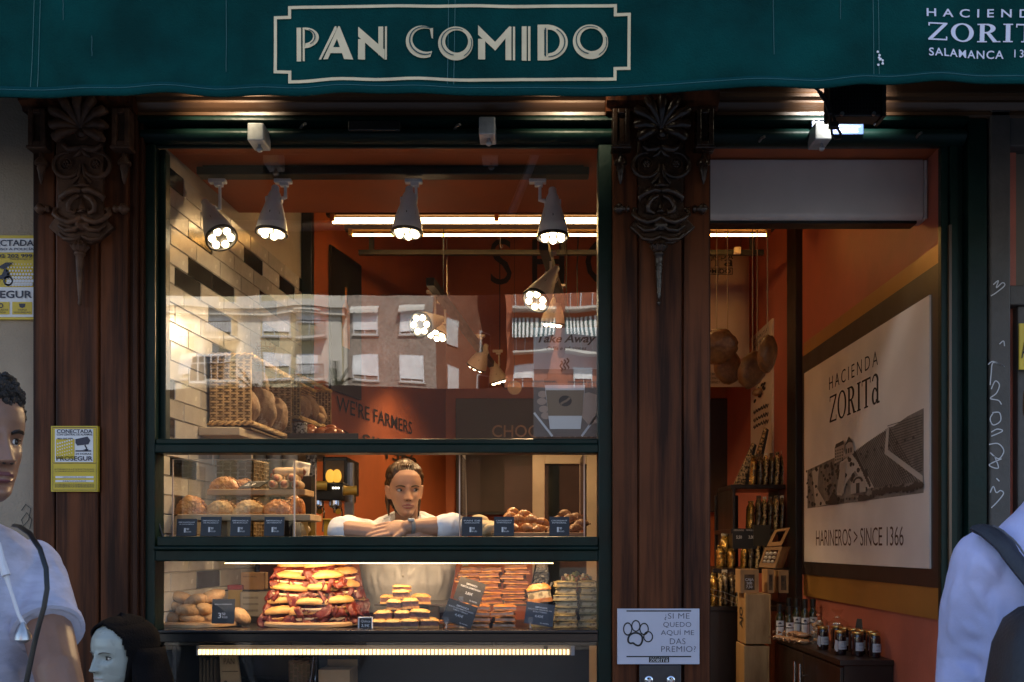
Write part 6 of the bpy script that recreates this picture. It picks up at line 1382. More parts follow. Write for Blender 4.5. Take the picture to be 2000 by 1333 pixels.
CP = [(1000,1031,.20),(1028,1031,.19),(1052,1033,.20),(985,1028,.25),(1012,1014,.23),(1036,1014,.23),(1060,1020,.26),(996,1008,.28),(1022,1005,.27),(1003,1000,.31)]
CL_ = ['front row, left','front row, middle','front row, right','behind the butter card','second row, left','second row, right','right end','upper left','top','back']
for k, (px, py, y) in enumerate(CP): croissant(at(px,py,y), .062, k, CRO, 'golden butter croissant in the heap: '+CL_[k], 'butter croissants')
for k, (px, py, y) in enumerate(((1080,1034,.24),(1124,1031,.19),(1135,1022,.22),(1112,1012,.24),(1126,1010,.26),(1105,1004,.28),(1090,1016,.28))): croissant(at(px,py,y), .060, k+20, WHO, 'dark wholegrain croissant in the heap: '+['low left','low front right','right end','middle','upper right','top','left of the card'][k], 'wholegrain croissants')
for k, (px, py, y, w) in enumerate(((950,1028,.24,26),(938,1018,.28,22),(958,1037,.22,22))):
    s_ = MPP(y); c = at(px,py,y); t = thing('chocolate_roll', c-Vector((0,0,.02)), 'pale chocolate bread roll beside its card, '+['middle','upper','lower'][k], 'pastry', 'chocolate rolls'); m = M(); m.ell(c, (w*s_, w*s_*.8, 12*s_), (0,.25*k,k), 18, 12, bread_fn(k+70,.1)); m.build('roll', BUNC, t, smooth=180)
# basket, bag and jars behind the pies
t = thing('tall_basket', at(450,1000,.62), 'square grey brown wicker basket behind the half moon pies', 'basket')
c = at(406,998,.60); wicker_box(t, (c.x,.60,ZH), (PX(494,.6)-c.x,0,0), (0,0,PZ(899,.6)-ZH), (.02,.16,0), 22, 6, .0034, mt=mat('grey_wicker', (.34,.25,.15), .65, var=.3, vs=40))
m = M(); cc = Vector((PX(438,.68), .68, PZ(905,.68))); m.ell(cc, (.032,.03,.06), None, 16, 10, bread_fn(5,.1)); o = m.build('baguette_end', CRUST2, None, smooth=180); tag(o, 'end of a brown loaf poking out of the wicker basket', 'bread')
m = M()
for q in range(3): m.tube([at(474+q*6,900,.66), at(478+q*4,888,.66), at(470+q*9,876,.66)], [.003,.006,.001], 5, flat=.3)
tag(m.build('green_sprig', mat('leaf_green', (.10,.20,.03), .5), None), 'small green leaves poking out of the wicker basket', 'leaves')
t = thing('napkin_bag', at(594,925,.5), 'crumpled white paper behind the wraps', 'paper'); p = [at(566,930,.48), at(604,932,.48), at(606,905,.50), at(574,899,.50)]
m = M(); m.grid(lambda u, v: p[0].lerp(p[1],u).lerp(p[3].lerp(p[2],u),v)+Vector((0,.02*nz((u*3,v*3,0),1.2),.0)), 8, 8); m.build('paper', mat('white_paper', (.68,.62,.54), .8), t, smooth=180, solid=.001)
m = M(); m.box(p[0].x-.01, p[1].x+.01, .47, .56, ZH, p[0].z-.001); tag(m.build('paper_holder', BLACK, None, smooth=0), 'dark holder under the crumpled white paper', 'holder')
t = thing('cling_roll', at(594,1040,.42), 'crumpled pale plastic bag under the board end', 'plastic bag'); m = M(); c = at(590,1034,.40); m.ell(c, (.026,.02,.03), None, 18, 12, lambda p, d: p*(1+.2*sin(d.x*14)+.15*nz(d,3,2))); m.build('bag', mat('pale_plastic', (.58,.46,.40), .35), t, smooth=180)
# back shelf with cups, vases, tomatoes (behind the transom)
zs = PZ(858,1.2)
bk = thing('back_shelf', (tx(1.3)+.2, 1.3, zs-.03), 'shelf along the tiled wall behind the transom, holding cups and tomatoes', 'shelf')
m = M(); m.add([(tx(.95),.95,zs-.025),(PX(700,.95),.95,zs-.025),(PX(700,1.6),1.6,zs-.025),(tx(1.6),1.6,zs-.025),(tx(.95),.95,zs),(PX(700,.95),.95,zs),(PX(700,1.6),1.6,zs),(tx(1.6),1.6,zs)], [(3,2,1,0),(4,5,6,7),(0,1,5,4),(1,2,6,5),(2,3,7,6),(3,0,4,7)]); m.build('board', BLACK, bk, smooth=0, bevel=.003)
m = M(); x = PX(612,.98); m.box(x-.25, x-.23, 1.0, 1.5, .15, zs-.026); m.build('support', BLACK, bk, smooth=0)
CUP = mat('paper_cup', (.58,.53,.47), .6, var=.05); LACE = mat('lace_ceramic', (.62,.56,.48), .5, col2=(.10,.07,.05), vs=75, lo=.50, hi=.54)
for k, (px, y, rpx, py0, py1, mt) in enumerate(((506,1.02,14,872,948,CUP),(536,1.02,15,872,948,CUP),(567,1.02,15,872,948,CUP),(608,1.10,11,860,936,LACE),(587,1.16,13,826,858,LACE),(560,1.22,9,812,858,LACE))):
    if k == 4: pass
    s_ = MPP(y); base = PZ(py1,y); c = Vector((PX(px,y), y, base if k < 4 else zs+.0005)); h = PZ(py0,y)-c.z; r_ = rpx*s_
    lab = ['tall stack of white paper cups, left','tall stack of white paper cups, middle','tall stack of white paper cups, right','patterned lace vase beside the coffee machine','small patterned tub beside the tomatoes','slim patterned pot under the corner of the bread basket'][k]
    t = thing('cup_stack' if k < 3 else 'patterned_pot', c, lab, 'cups' if k < 3 else 'pot', 'paper cup stacks' if k < 3 else 'patterned pots')
    m = M()
    if k < 3:
        n_ = 7
        for i in range(n_): z_ = h*i/n_; m.lathe([(r_*.90,z_),(r_*.97,z_+h/n_*.86),(r_*1.03,z_+h/n_*.9),(r_*1.03,z_+h/n_*.98),(r_*.9,z_+h/n_*.99)], c, n=20, cap=False)
        m.build('cup_column', mt, t, smooth=40)
        m = M(); m.box(c.x-r_, c.x+r_, y-r_, y+r_, ZS-.1, c.z-.0005) if k == 0 else m.box(c.x-r_*.9, c.x+r_*.9, y-r_*.9, y+r_*.9, ZS-.1, c.z-.0005); m.build('base', BLACK, t)
    else: m.lathe([(0,0),(r_*.92,0),(r_,h*.05),(r_,h*.95),(r_*.95,h),(r_*.88,h*.97),(r_*.86,h*.1)], c, n=24, cap=False); m.build('pot', mt, t, smooth=40)
TOM = mat('orange_tomato', (.52,.14,.022), .28, var=.12, vs=10, coat=.3)
TL = ['front left','front middle','left upper','centre upper','right upper','far right front','right front','back upper']
for k, (px, py, y) in enumerate(((605,851,1.20),(627,852,1.20),(607,840,1.26),(634,844,1.24),(646,839,1.28),(661,853,1.22),(646,852,1.19),(590,829,1.34))):
    s_ = MPP(y); r_ = 13*s_; c = at(px,py,y); c.z = max(c.z, zs+r_*.9)
    m = M(); m.ell(c, (r_,r_,r_*.88), (rr.random(),rr.random(),0), 18, 12, lambda p, d: p*(1-.10*exp(-((d.z-1)**2)/.05))); B_ = m.build('tomato', TOM, None, smooth=180); tag(B_, 'orange tomato in the pile beside the patterned tub, '+TL[k], 'tomato', 'tomatoes piled on the back shelf')
# wicker crates with loaves on the tiled wall
LOAF = mat('rustic_loaf', (.33,.20,.11), .75, col2=(.20,.10,.045), vs=12, bump=.6, bs=50, wear=((.50,.40,.29), 7, .55))
u0, v0 = .50, 1.03
zb2, zt2_ = PZ(826,u0), PZ(694,u0)
WG = mat('golden_wicker', (.50,.31,.10), .6, var=.3, vs=40)
t = thing('wicker_crate', (tx(.75)+.08,.75,zb2), 'large woven crate open to the side with brown loaves, nearest on the tiled wall', 'basket', 'wicker crates of bread on the tiled wall')
x0_ = PX(410,u0); x1_ = PX(490,u0); slope = TS*.6
cU, cW_ = Vector((x1_-x0_,0,0)), Vector((slope*(v0-u0),v0-u0,0)); cV = Vector((0,0,zt2_-zb2))
wicker_box(t, (x0_,u0,zb2), cU, cV, cW_, 24, 6, .0042, open_side='right_weave', mt=WICKER, rim=.010)
m = M(); m.add([Vector((x0_,u0,zb2-.02)), Vector((x1_,u0,zb2-.02)), Vector((x1_,u0,zb2-.02))+cW_, Vector((x0_,u0,zb2-.02))+cW_], [(0,1,2,3)]); m.build('tray_bottom', mat('wicker_inner', ()), t, smooth=0, solid=.006)
# bracket shelf that carries both crates
t = thing('crate_shelf', (tx(.8),.8,zb2-.05), 'cream wall shelf below the woven bread crates', 'shelf')
m = M(); m.add([(tx(.42),.42,zb2-.055),(x1_-.02,.42,zb2-.055),(x1_+.06,1.6,zb2-.055),(tx(1.6),1.6,zb2-.055),(tx(.42),.42,zb2-.024),(x1_-.02,.42,zb2-.024),(x1_+.06,1.6,zb2-.024),(tx(1.6),1.6,zb2-.024)], [(3,2,1,0),(4,5,6,7),(0,1,5,4),(1,2,6,5),(2,3,7,6),(3,0,4,7)]); m.build('board', mat('cream_paint', ()), t, smooth=0, bevel=.003)
m = M()
for yy in (.62, 1.1): m.box(tx(yy), x1_-.03, yy, yy+.02, zb2-.20, zb2-.056)
m.build('bracket', mat('cream_paint', ()), t, smooth=0, bevel=.003)
LB_ = [((x1_-.055,.62,zb2+.075),(.055,.07,.075),.3,'big dark loaf at the front of the near crate'),((x1_-.03,.76,zb2+.085),(.06,.075,.085),.2,'tall floury loaf standing in the middle of the near crate'),((x1_-.01,.90,zb2+.075),(.055,.07,.075),.1,'round loaf at the back of the near crate'),((x1_-.05,.80,zb2+.17),(.04,.11,.045),-.5,'long crusty loaf lying on top in the near crate')]
for k, (c, r_, rx_, lab) in enumerate(LB_):
    m = M(); m.ell(c, r_, (rx_,0,.1*k), 26, 18, bread_fn(k+7,.14,1.8)); tag(m.build('rustic_loaf', LOAF, None, smooth=180), lab, 'bread', 'loaves in the woven crates')
y2, y3 = 1.18, 1.62; zb3_, zt3_ = PZ(815,y2), PZ(735,y2)
x2_ = PX(553,y2); x3_ = PX(586,y2)
t = thing('wicker_crate', (x2_+.05,1.4,zb3_), 'smaller golden woven crate with loaves, second on the tiled wall', 'basket', 'wicker crates of bread on the tiled wall')
c2 = Vector((x2_,y2,zb3_)); U2, V2, W2 = Vector((x3_-x2_,0,0)), Vector((0,0,zt3_-zb3_)), Vector((.05,y3-y2,0))
wicker_box(t, c2, U2, V2, W2, 16, 5, .0040, open_side='right_weave', mt=WG, rim=.009)
bx = Vector((x3_+.02, y3, zb3_)); m = M(); weave_panel(m, (PX(586,y3), y3+.012, zb3_), (PX(645,y3)-PX(586,y3),0,0), (0,0,zt3_-zb3_+.01), 16, 6, .004); stuff(m.build('back_weave', WG, t, smooth=60))
m = M(); a_ = Vector((PX(586,y3), y3+.018, zb3_)); m.box(a_.x, PX(645,y3), a_.y, a_.y+.003, a_.z, a_.z+V2.z); m.build('lining', mat('wicker_inner', ()), t, smooth=0)
m = M(); m.add([Vector((x3_,y2,zb3_-.006)), Vector((x3_+.012,y2+.02,zb3_-.006)), Vector((PX(645,y3),y3,zb3_-.006)), Vector((x2_+.05,y3,zb3_-.006))], [(0,1,2,3)]); m.build('tray_bottom', WG, t, smooth=0, solid=.012)
for k, (c, r_, rx_, lab) in enumerate((((x3_-.012,1.28,zb3_+.055),(.032,.06,.055),.2,'pale loaf at the front of the far crate'),((x3_+.0,1.40,zb3_+.065),(.036,.09,.05),-.5,'long curved loaf leaning in the far crate'),((x3_+.020,1.50,zb3_+.05),(.032,.08,.034),-.35,'golden loaf at the right of the far crate'),((x3_+.022,1.46,zb3_+.03),(.030,.06,.030),.1,'small loaf low in the far crate'))):
    m = M(); m.ell(c, r_, (rx_,0,-.3+.2*k), 24, 16, bread_fn(k+27,.12,1.8)); tag(m.build('rustic_loaf', LOAF if k < 2 else DOUGH, None, smooth=180), lab, 'bread', 'loaves in the woven crates')
t = thing('small_basket', (tx(1.0)+.09,1.02,PZ(722,1.0)), 'small brown open weave basket between the two crates', 'basket')
m = M(); c = Vector((PX(516,1.08),1.08,PZ(722,1.08))); nst = 16
for j in range(9):
    z_ = .012+.01*j; r0 = .030+.018*j/9
    m.tube([c+Vector((cos(a)*(r0+.002*(-1)**(i+j)), sin(a)*(r0+.002*(-1)**(i+j)), z_)) for i, a in enumerate([2*pi*q/24 for q in range(24)])], .003, 4, closed=True)
for q in range(nst): a = 2*pi*q/nst; m.tube([c+Vector((cos(a)*.03, sin(a)*.03, 0)), c+Vector((cos(a)*.05, sin(a)*.05, .11))], .0025, 4)
m.lathe([(0,0),(.032,0),(.032,.006),(0,.006)], c, n=16); stuff(m.build('weave', mat('brown_wicker', ()), t, smooth=60))
m = M(); m.box(c.x-.05, c.x+.05, 1.05, 1.11, zb2+.19, c.z-.0005); m.build('stand', BLACK, t) if False else None

# ------------------------------------------------------------------ coffee machine
y = .98; K_ = lambda px, py, dy=0.: at(px, py, y+dy)
t = thing('coffee_machine', K_(648,1045), 'black coffee machine with brass knobs and amber bean hoppers in its window, left of the woman', 'coffee machine')
BK2 = mat('machine_black', (.012,.011,.011), .25, var=.2); ST2 = mat('chrome', ())
zc_ = PZ(1047,y); 
m = M(); a, b = K_(606,978), K_(672,942); m.box(a.x, b.x, y, y+.30, a.z, b.z); m.build('group_head', BK2, t, bevel=.006)
m = M(); a, b = K_(632,955,.12), K_(680,893,.12); m.box(a.x, b.x, y+.10, y+.40, a.z-.02, b.z); m.build('boiler_housing', BK2, t, bevel=.004)
m = M(); a, b = K_(636,950,.09), K_(672,900,.09); m.box(a.x, b.x, y+.085, y+.097, a.z, b.z); m.build('window', mat('amber_glass', (.10,.05,.01), .15), t)
m = M()
for k in range(2): m.ell(K_(645+13*k,930,.078), (.020,.008,.030), None, 14, 10)
m.build('bean_hopper', mat('hopper_glow', (1,.55,.10), emit=.3, ecol=(1,.50,.06)), t)  # bean hoppers, no lamp: their lit orange is an added glow
m = M(); a, b = K_(676,1047,.2), K_(692,905,.2); m.box(a.x, b.x, y+.16, y+.20, zc_-.1, b.z); m.build('side_panel', STEEL, t, smooth=0)
for px, py in ((621,948),(679,958)):
    m = M(); c = K_(px,py,-.06); m.lathe([(.0,-.0),(.019,0),(.022,.004),(.019,.012),(.0185,.045),(.021,.050),(.021,.056),(0,.057)], c+Vector((-.02,-.0,0)), (1,.25,0), 20, cap=False); m.build('knob', mat('brass_knob', (.42,.27,.05), .4, metal=.4), t, smooth=40)
m = M()
for k in range(3): m.ell(K_(651+5*k,953,-.003), (.004,.002,.004), n=8, m=6)
m.build('indicator', mat('led_white', (1,.9,.7), emit=3), t)
for px in (620, 655):
    m = M(); c = K_(px,978); m.lathe([(.026,0),(.028,-.02),(.020,-.03),(.010,-.034),(.008,-.05)], c, n=18, cap=False); m.tube([c+Vector((0,-.0,-.02)), c+Vector((.02,-.08,-.03)), c+Vector((.04,-.15,-.05))], [.009,.010,.012], 8); m.build('portafilter', ST2, t)
    m = M(); m.tube([c+Vector((.02,.0,0)), c+Vector((.03,-.01,-.05)), c+Vector((.028,-.03,-.13))], .004, 6); m.build('steam_wand', ST2, t)
m = M(); a, b = K_(606,1047), K_(690,1042); m.box(a.x, b.x, y-.06, y+.3, zc_-.1, b.z-.06); m.build('drip_tray', BK2, t, bevel=.004)
m = M(); c = K_(652,1034); m.lathe([(.0,0),(.030,0),(.034,.006),(.03,.010),(.028,.03),(.030,.034),(.030,.05),(0,.05)], c+Vector((0,0,-.02)), n=20, cap=False); m.build('cup', STEEL, t)
t = thing('yellow_tin', at(660,1048,.72), 'yellow box in front of the coffee machine, beside the folded arms', 'box')
a, b = at(632,1048,.66), at(684,1016,.66); m = M(); m.box(a.x, b.x, .66, .74, ZS-.1, b.z); m.build('box', mat('yellow_box', (.50,.31,.03), .5, var=.1), t, bevel=.003)
m = M(); m.box(a.x-.003, b.x+.003, .655, .745, b.z, b.z+.006); m.build('lid', mat('yellow_box', ()), t, bevel=.002)
t = thing('dark_mat', (PX(640,.3),.3,ZH), 'thin black mat on the hatch counter left of the folded arms', 'mat')
m = M(); m.box(PX(592,.10), PX(668,.10), .095, .3, ZH, ZH+.009); m.build('mat', BLACK, t, bevel=.003)
# white post right of the woman
t = thing('white_post', (PX(908,.6),.6,.15), 'slim pale upright behind the right acrylic guard', 'post')
m = M(); y = 1.0; m.add([at(903,1140,y), at(916,1140,y), at(909,884,y), at(903,884,y), at(903,1140,y+.03), at(916,1140,y+.03), at(909,884,y+.03), at(903,884,y+.03)], [(0,1,2,3),(7,6,5,4),(0,4,5,1),(1,5,6,2),(2,6,7,3),(3,7,4,0)]); m.build('post', mat('cream_paint', ()), t, smooth=0)
m = M(); a = at(903,1140,y); m.box(a.x-.01, a.x+.03, y-.01, y+.04, .15, a.z); m.build('foot', BLACK, t)
# take away poster on the inside of the window
t = thing('window_poster', at(1105,853,.06), 'pale grey take away poster with a coffee cup held in a hand, inside the window', 'poster')
yp = .056; mp = PXZ(1042, 640, 1168, 853, yp); q = PXZ(1042,640,1168,853,yp-.0022); q2 = PXZ(1042,640,1168,853,yp-.0034); q3 = PXZ(1042,640,1168,853,yp-.0046); q4 = PXZ(1042,640,1168,853,yp-.0058)
a, b = mp(0,0), mp(1,1); m = M(); m.box(a.x, b.x, yp-.001, yp+.001, a.z, b.z); m.build('sheet', mat('grey_poster_paper', (.48,.46,.48), .5, var=.05), t, smooth=0)
m = M(); m.poly(q, [(0,.62),(1,.62),(1,.0),(0,.0)]); m.build('backdrop_print', mat('poster_taupe', (.20,.155,.14), .5, var=.15), t, smooth=0)
m = M(); m.text(SUB(q,.06,.84,.97,.94),'Take Away',shear=.28,offset=.022,space=.98); m.text(SUB(q,.20,.795,.82,.83),'Cafés e infusiones',shear=.28,offset=.01)
for du in (-.05,0,.05): m.line(q, curve([(.48+du+.016*sin(i*1.25+du*9), .612+.012*i+(du*.25)) for i in range(9)], 3), .014, .6)
m.build('lettering', INK, t, smooth=0)
PC = lambda px, py: ((px-1042)/126, (853-py)/213)
SKP = mat('print_skin', (.60,.42,.34), .6, var=.08)
for pts in ([(1134,770),(1150,766),(1168,772),(1168,826),(1150,830),(1134,812)],):
    m = M(); m.poly(q2, [PC(*p) for p in pts]); m.build('hand_print', SKP, t, smooth=0)
m = M()
for k, (px, py) in enumerate(((1060,770),(1058,784),(1062,799),(1066,812))): m.disc(q2, *PC(px,py), .075, .032, 16)
m.build('finger_print', SKP, t, smooth=0)
m = M(); m.poly(q3, [PC(*p) for p in ((1064,752),(1143,752),(1134,838),(1074,838))]); m.build('cup_print', mat('print_cup_white', (.80,.78,.80), .5), t, smooth=0)
m = M(); m.poly(q4, [PC(*p) for p in ((1066,762),(1141,762),(1137,812),(1071,812))]); m.build('sleeve_print', mat('print_kraft', (.26,.18,.12), .6), t, smooth=0)
m = M(); m.poly(q3, [PC(*p) for p in ((1063,748),(1145,748),(1143,740),(1138,739),(1137,729),(1069,729),(1068,739),(1063,740))]); m.build('lid_print', mat('print_lid', (.08,.05,.045), .5), t, smooth=0)
q5 = PXZ(1042,640,1168,853,yp-.0068); m = M(); m.ring(q5,*PC(1104,783),.10,.05,*PC(1104,783),.0,.0,0,360,24); m.build('bean_print', INK, t, smooth=0)
m = M(); q6 = PXZ(1042,640,1168,853,yp-.0078); m.line(q6, [PC(1095,789),PC(1101,785),PC(1106,783),PC(1113,777)], .02, .6); m.build('bean_crease', mat('print_kraft', ()), t, smooth=0)
m = M(); m.line(q2, [PC(1043,806),PC(1079,852)], .02, .6); m.line(q2, [PC(1168,808),PC(1136,852)], .02, .6); m.build('white_line', WHITE, t, smooth=0)
# ------------------------------------------------------------------ people
def interp(tab, t):
    if t <= tab[0][0]: return tab[0][1]
    for (a, va), (b, vb) in zip(tab, tab[1:]):
        if t <= b:
            f = (t-a)/(b-a); f = f*f*(3-2*f)*.5+f*.5; return va+(vb-va)*f
    return tab[-1][1]
HW = [(0,.012),(.02,.026),(.08,.039),(.16,.050),(.26,.0595),(.38,.0665),(.5,.0715),(.62,.0750),(.74,.0745),(.84,.0665),(.92,.049),(.97,.029),(1,.002)]
HF = [(0,.058),(.03,.076),(.09,.0850),(.16,.0800),(.21,.0835),(.30,.0850),(.40,.0850),(.50,.0830),(.57,.0860),(.66,.0885),(.76,.0850),(.86,.0720),(.93,.052),(.975,.030),(1,.002)]
HB_ = [(0,-.030),(.06,-.012),(.14,.018),(.24,.050),(.36,.078),(.5,.094),(.62,.101),(.74,.099),(.84,.086),(.92,.062),(.97,.034),(1,.002)]
def g2(x, z, cx, cz, sx, sz): return exp(-((x-cx)/sx)**2-((z-cz)/sz)**2)
def head_pt(t, phi, P):
    k = P['H']/.23
    w, f, b = interp(HW, t), interp(HF, t), interp(HB_, t)
    if P.get('jaw') and t < .4: w *= 1+P['jaw']*(1-t/.4)
    s, c = sin(phi), cos(phi)
    x = w*(1 if s >= 0 else -1)*abs(s)**.92
    d = f*abs(c)**.80 if c >= 0 else -b*abs(c)**.92
    z = t*.23
    if c > 0:
        ax = abs(x); e = 0
        n = P.get('nose', 1.)
        if t > .30:   # nose ridge
            q = (min(t, .60)-.335)/(.60-.335); q = max(0, min(1, q)); hgt = (.0225*(1-q)**.9+.0035)*n
            if t > .56: hgt *= max(0, 1-(t-.56)/.08)
            if t < .335: hgt *= max(0, (t-.298)/.037)
            wd = .0085+.006*(1-q)
            e += hgt*exp(-(x/wd)**2)
        e += .0080*n*g2(ax, t, .0125, .342, .0060, .024)                  # wings
        e -= P.get('socket', .0095)*g2(ax, t, .0315, .500, .0160, .050)                    # eye sockets
        e += .0032*g2(ax, t, .030, .572, .020, .028)                      # brow
        e += .0040*g2(ax, t, .046, .405, .016, .055)                      # cheek bone
        e -= .0025*g2(ax, t, .042, .26, .014, .06)
        lw = .0235
        e += .0052*P.get('lip', 1.)*exp(-(x/lw)**4)*exp(-((t-.232)/.017)**2)*(1-.35*exp(-(x/.004)**2))
        e += .0058*P.get('lip', 1.)*exp(-(x/(lw*.85))**4)*exp(-((t-.188)/.019)**2)
        e -= .0045*exp(-(x/(lw*1.05))**4)*exp(-((t-.2105)/.0085)**2)
        e -= .0032*g2(x, t, 0, .143, .020, .020)
        e += .0050*g2(x, t, 0, .075, .018, .045)
        e -= .0020*g2(x, t, 0, .275, .005, .02)
        d += e*c**.3
    return Vector((x*k*P.get('wide', 1.), -d*k, z*k))
def head_mesh(m, P, X, nu=96, nv=84):
    m.xf = X
    vs = []; fs = []
    for j in range(nv+1):
        for i in range(nu): vs.append(head_pt(j/nv, 2*pi*i/nu, P))
    for j in range(nv):
        for i in range(nu): fs.append((j*nu+i, j*nu+(i+1) % nu, (j+1)*nu+(i+1) % nu, (j+1)*nu+i))
    fs.append(tuple(range(nu-1,-1,-1))); fs.append(tuple(nv*nu+i for i in range(nu)))
    m.add(vs, fs)
    k = P['H']/.23
    if P.get('ears', True):
        for s_ in (-1, 1):    # ears: flattened bowl with rim
            c = Vector((s_*.0735*k*P.get('wide', 1.), .010*k, .455*.23*k)); rot = Euler((R(-10), R(s_*8), R(s_*-22))).to_matrix()
            m.ell(c, (.007*k, .017*k, .030*k), rot, 14, 10)
            pts = [c+rot@Vector((s_*.006*k, .016*k*cos(a), .029*k*sin(a)+.002*k)) for a in [R(-100+26*q) for q in range(11)]]
            m.tube(pts, [.003*k]+[.0042*k]*9+[.003*k], 6)
            m.ell(c+rot@Vector((s_*.003*k, -.008*k, -.024*k)), (.005*k,.006*k,.007*k), rot, 8, 6)
    m.xf = None
def head_patch(P, X, pred, off, nu=96, nv=84):
    m = M(); idx = {}; vs = []; fs = []
    def g(i, j):
        i %= nu
        if (i, j) not in idx:
            t, ph = j/nv, 2*pi*i/nu; p = head_pt(t, ph, P)
            e = 1e-3; n_ = (head_pt(t, ph+e, P)-p).cross(head_pt(min(1, t+e) if t < .999 else t-e, ph, P)-p)
            if t >= .999 or n_.length < 1e-12: n_ = Vector((0,0,1))
            n_.normalize()
            c = Vector((0, 0, .11*P['H']/.23)); 
            if n_.dot(p-c) < 0: n_ = -n_
            o = off(t, (ph+pi) % (2*pi)-pi, p) if callable(off) else off
            idx[(i, j)] = len(vs); vs.append(X@(p+n_*o))
        return idx[(i, j)]
    for j in range(nv):
        for i in range(nu):
            t, ph = (j+.5)/nv, ((2*pi*(i+.5)/nu)+pi) % (2*pi)-pi; p = head_pt(t, ph, P)
            if pred(t, ph, p): fs.append((g(i, j), g(i+1, j), g(i+1, j+1), g(i, j+1)))
    m.add(vs, fs); return m
SCL = mat('eye_white', (.62,.58,.56), .2); IRIS = mat('eye_iris', (.025,.014,.009), .12); LASH = mat('lash_black', (.010,.008,.008), .6)
def face_details(root, P, X, look=0., brow=None, lipm=None, lash=.0011, browr=.0022):
    k = P['H']/.23
    def fp(x, t, o=0.):     # point on the face at lateral x, height t
        ph = 0.
        lo_, hi_ = 0., pi/2
        for _ in range(26):
            ph = (lo_+hi_)/2
            if head_pt(t, ph, P).x < abs(x): lo_ = ph
            else: hi_ = ph
        p = head_pt(t, ph, P); p.x = x if x < 0 else p.x; p.y -= o; return p
    for s_ in (-1, 1):
        c = fp(s_*.0315*k, .500); c.y += .0068*k
        m = M(); m.xf = X; m.ell(c, .0118*k*P.get('eye', 1.), None, 18, 14); E = m.build('eye', SCL, root, smooth=180)
        d = Vector((sin(look), -cos(look), 0)); m = M(); m.xf = X; m.ell(c+d*.0078*k*P.get('eye', 1.), .0060*k*P.get('eye', 1.), None, 14, 10); m.build('iris', IRIS, E, smooth=180)
        m = M(); m.xf = X
        # upper lid and lash line
        pts = []; low = []
        for q in range(9):
            a = R(168-q*19.5); rr_ = .0130*k
            pts.append(c+Vector((cos(a)*.0155*k, -sqrt(max(1e-8, .0122**2-(cos(a)*.0108)**2))*k*.92-.0006, (.0045*sin(a)+.0012)*k)))
            low.append(c+Vector((cos(a)*.0150*k, -sqrt(max(1e-8, .0122**2-(cos(a)*.0108)**2))*k*.92-.0003, (-.0052*sin(a)+.0008)*k)))
        m.tube(pts, [lash*.5*k]+[lash*k]*7+[lash*.6*k], 6); m.tube(low, [lash*.25*k]+[lash*.45*k]*7+[lash*.25*k], 5); m.build('eyelashes', LASH, root)
        m = M(); m.xf = X      # lid skin above the eye
        up_ = []
        for q in range(9):
            a = R(168-q*19.5); up_.append(c+Vector((cos(a)*.0175*k, -sqrt(max(1e-8, .0120**2-(cos(a)*.0104)**2))*k*.80+.0012*k, (.0085*sin(a)+.0016)*k)))
        nq = len(pts); m.add(pts+up_, [(q, q+1, nq+q+1, nq+q) for q in range(nq-1)]); m.build('eyelid', P['skin'], root, smooth=180)
        m = M(); m.xf = X; pts = [fp(s_*x*k, t, .0014) for x, t in ((.013,.560),(.020,.573),(.030,.583),(.040,.580),(.049,.566))]
        m.tube(pts, [browr*.8*k, browr*1.1*k, browr*k, browr*.8*k, browr*.35*k], 6, flat=1.5); m.build('eyebrow', brow or LASH, root)
    lp = head_patch(P, X, lambda t, ph, p: abs(ph) < 1.2 and abs(p.x) < .0245*k and ((.2105 < t < .252-.012*(abs(p.x)/(.0245*k))**2*2.4-.008*exp(-(p.x/(.004*k))**2)) or (.166+.036*(abs(p.x)/(.0245*k))**2 < t <= .2105)), .0007)
    lp.build('lips', lipm, root, smooth=180)
    nh = M(); nh.xf = X
    for s_ in (-1, 1): p = fp(s_*.0075*k, .318); nh.ell(p+Vector((0,-.001*k,0)), (.0035*k,.003*k,.0018*k), None, 8, 6)
    nh.build('nostrils', LASH, root)
def limb(m, pts, rad, n=14):
    P_, Q = [], []
    for i in range(len(pts)-1):
        for k in range(4): f = k/4; P_.append(Vector(pts[i]).lerp(Vector(pts[i+1]), f)); Q.append(rad[i]+(rad[i+1]-rad[i])*f)
    P_.append(Vector(pts[-1])); Q.append(rad[-1]); m.tube(P_, Q, n); m.ell(pts[0], rad[0], None, 12, 8); m.ell(pts[-1], rad[-1], None, 12, 8)
    for p, r_ in zip(pts[1:-1], rad[1:-1]): m.ell(p, r_*1.0, None, 12, 8)
def loft(m, secs, n=28, pw=.9):    # (centre, half width vec, half depth vec)
    vs = []; fs = []
    for c, a, b in secs:
        for j in range(n):
            q = 2*pi*j/n; cc, ss = cos(q), sin(q)
            vs.append(Vector(c)+Vector(a)*(abs(cc)**pw*(1 if cc > 0 else -1))+Vector(b)*(abs(ss)**pw*(1 if ss > 0 else -1)))
    for i in range(len(secs)-1):
        for j in range(n): fs.append((i*n+j, i*n+(j+1) % n, (i+1)*n+(j+1) % n, (i+1)*n+j))
    fs.append(tuple(range(n-1,-1,-1))); fs.append(tuple((len(secs)-1)*n+j for j in range(n))); m.add(vs, fs)
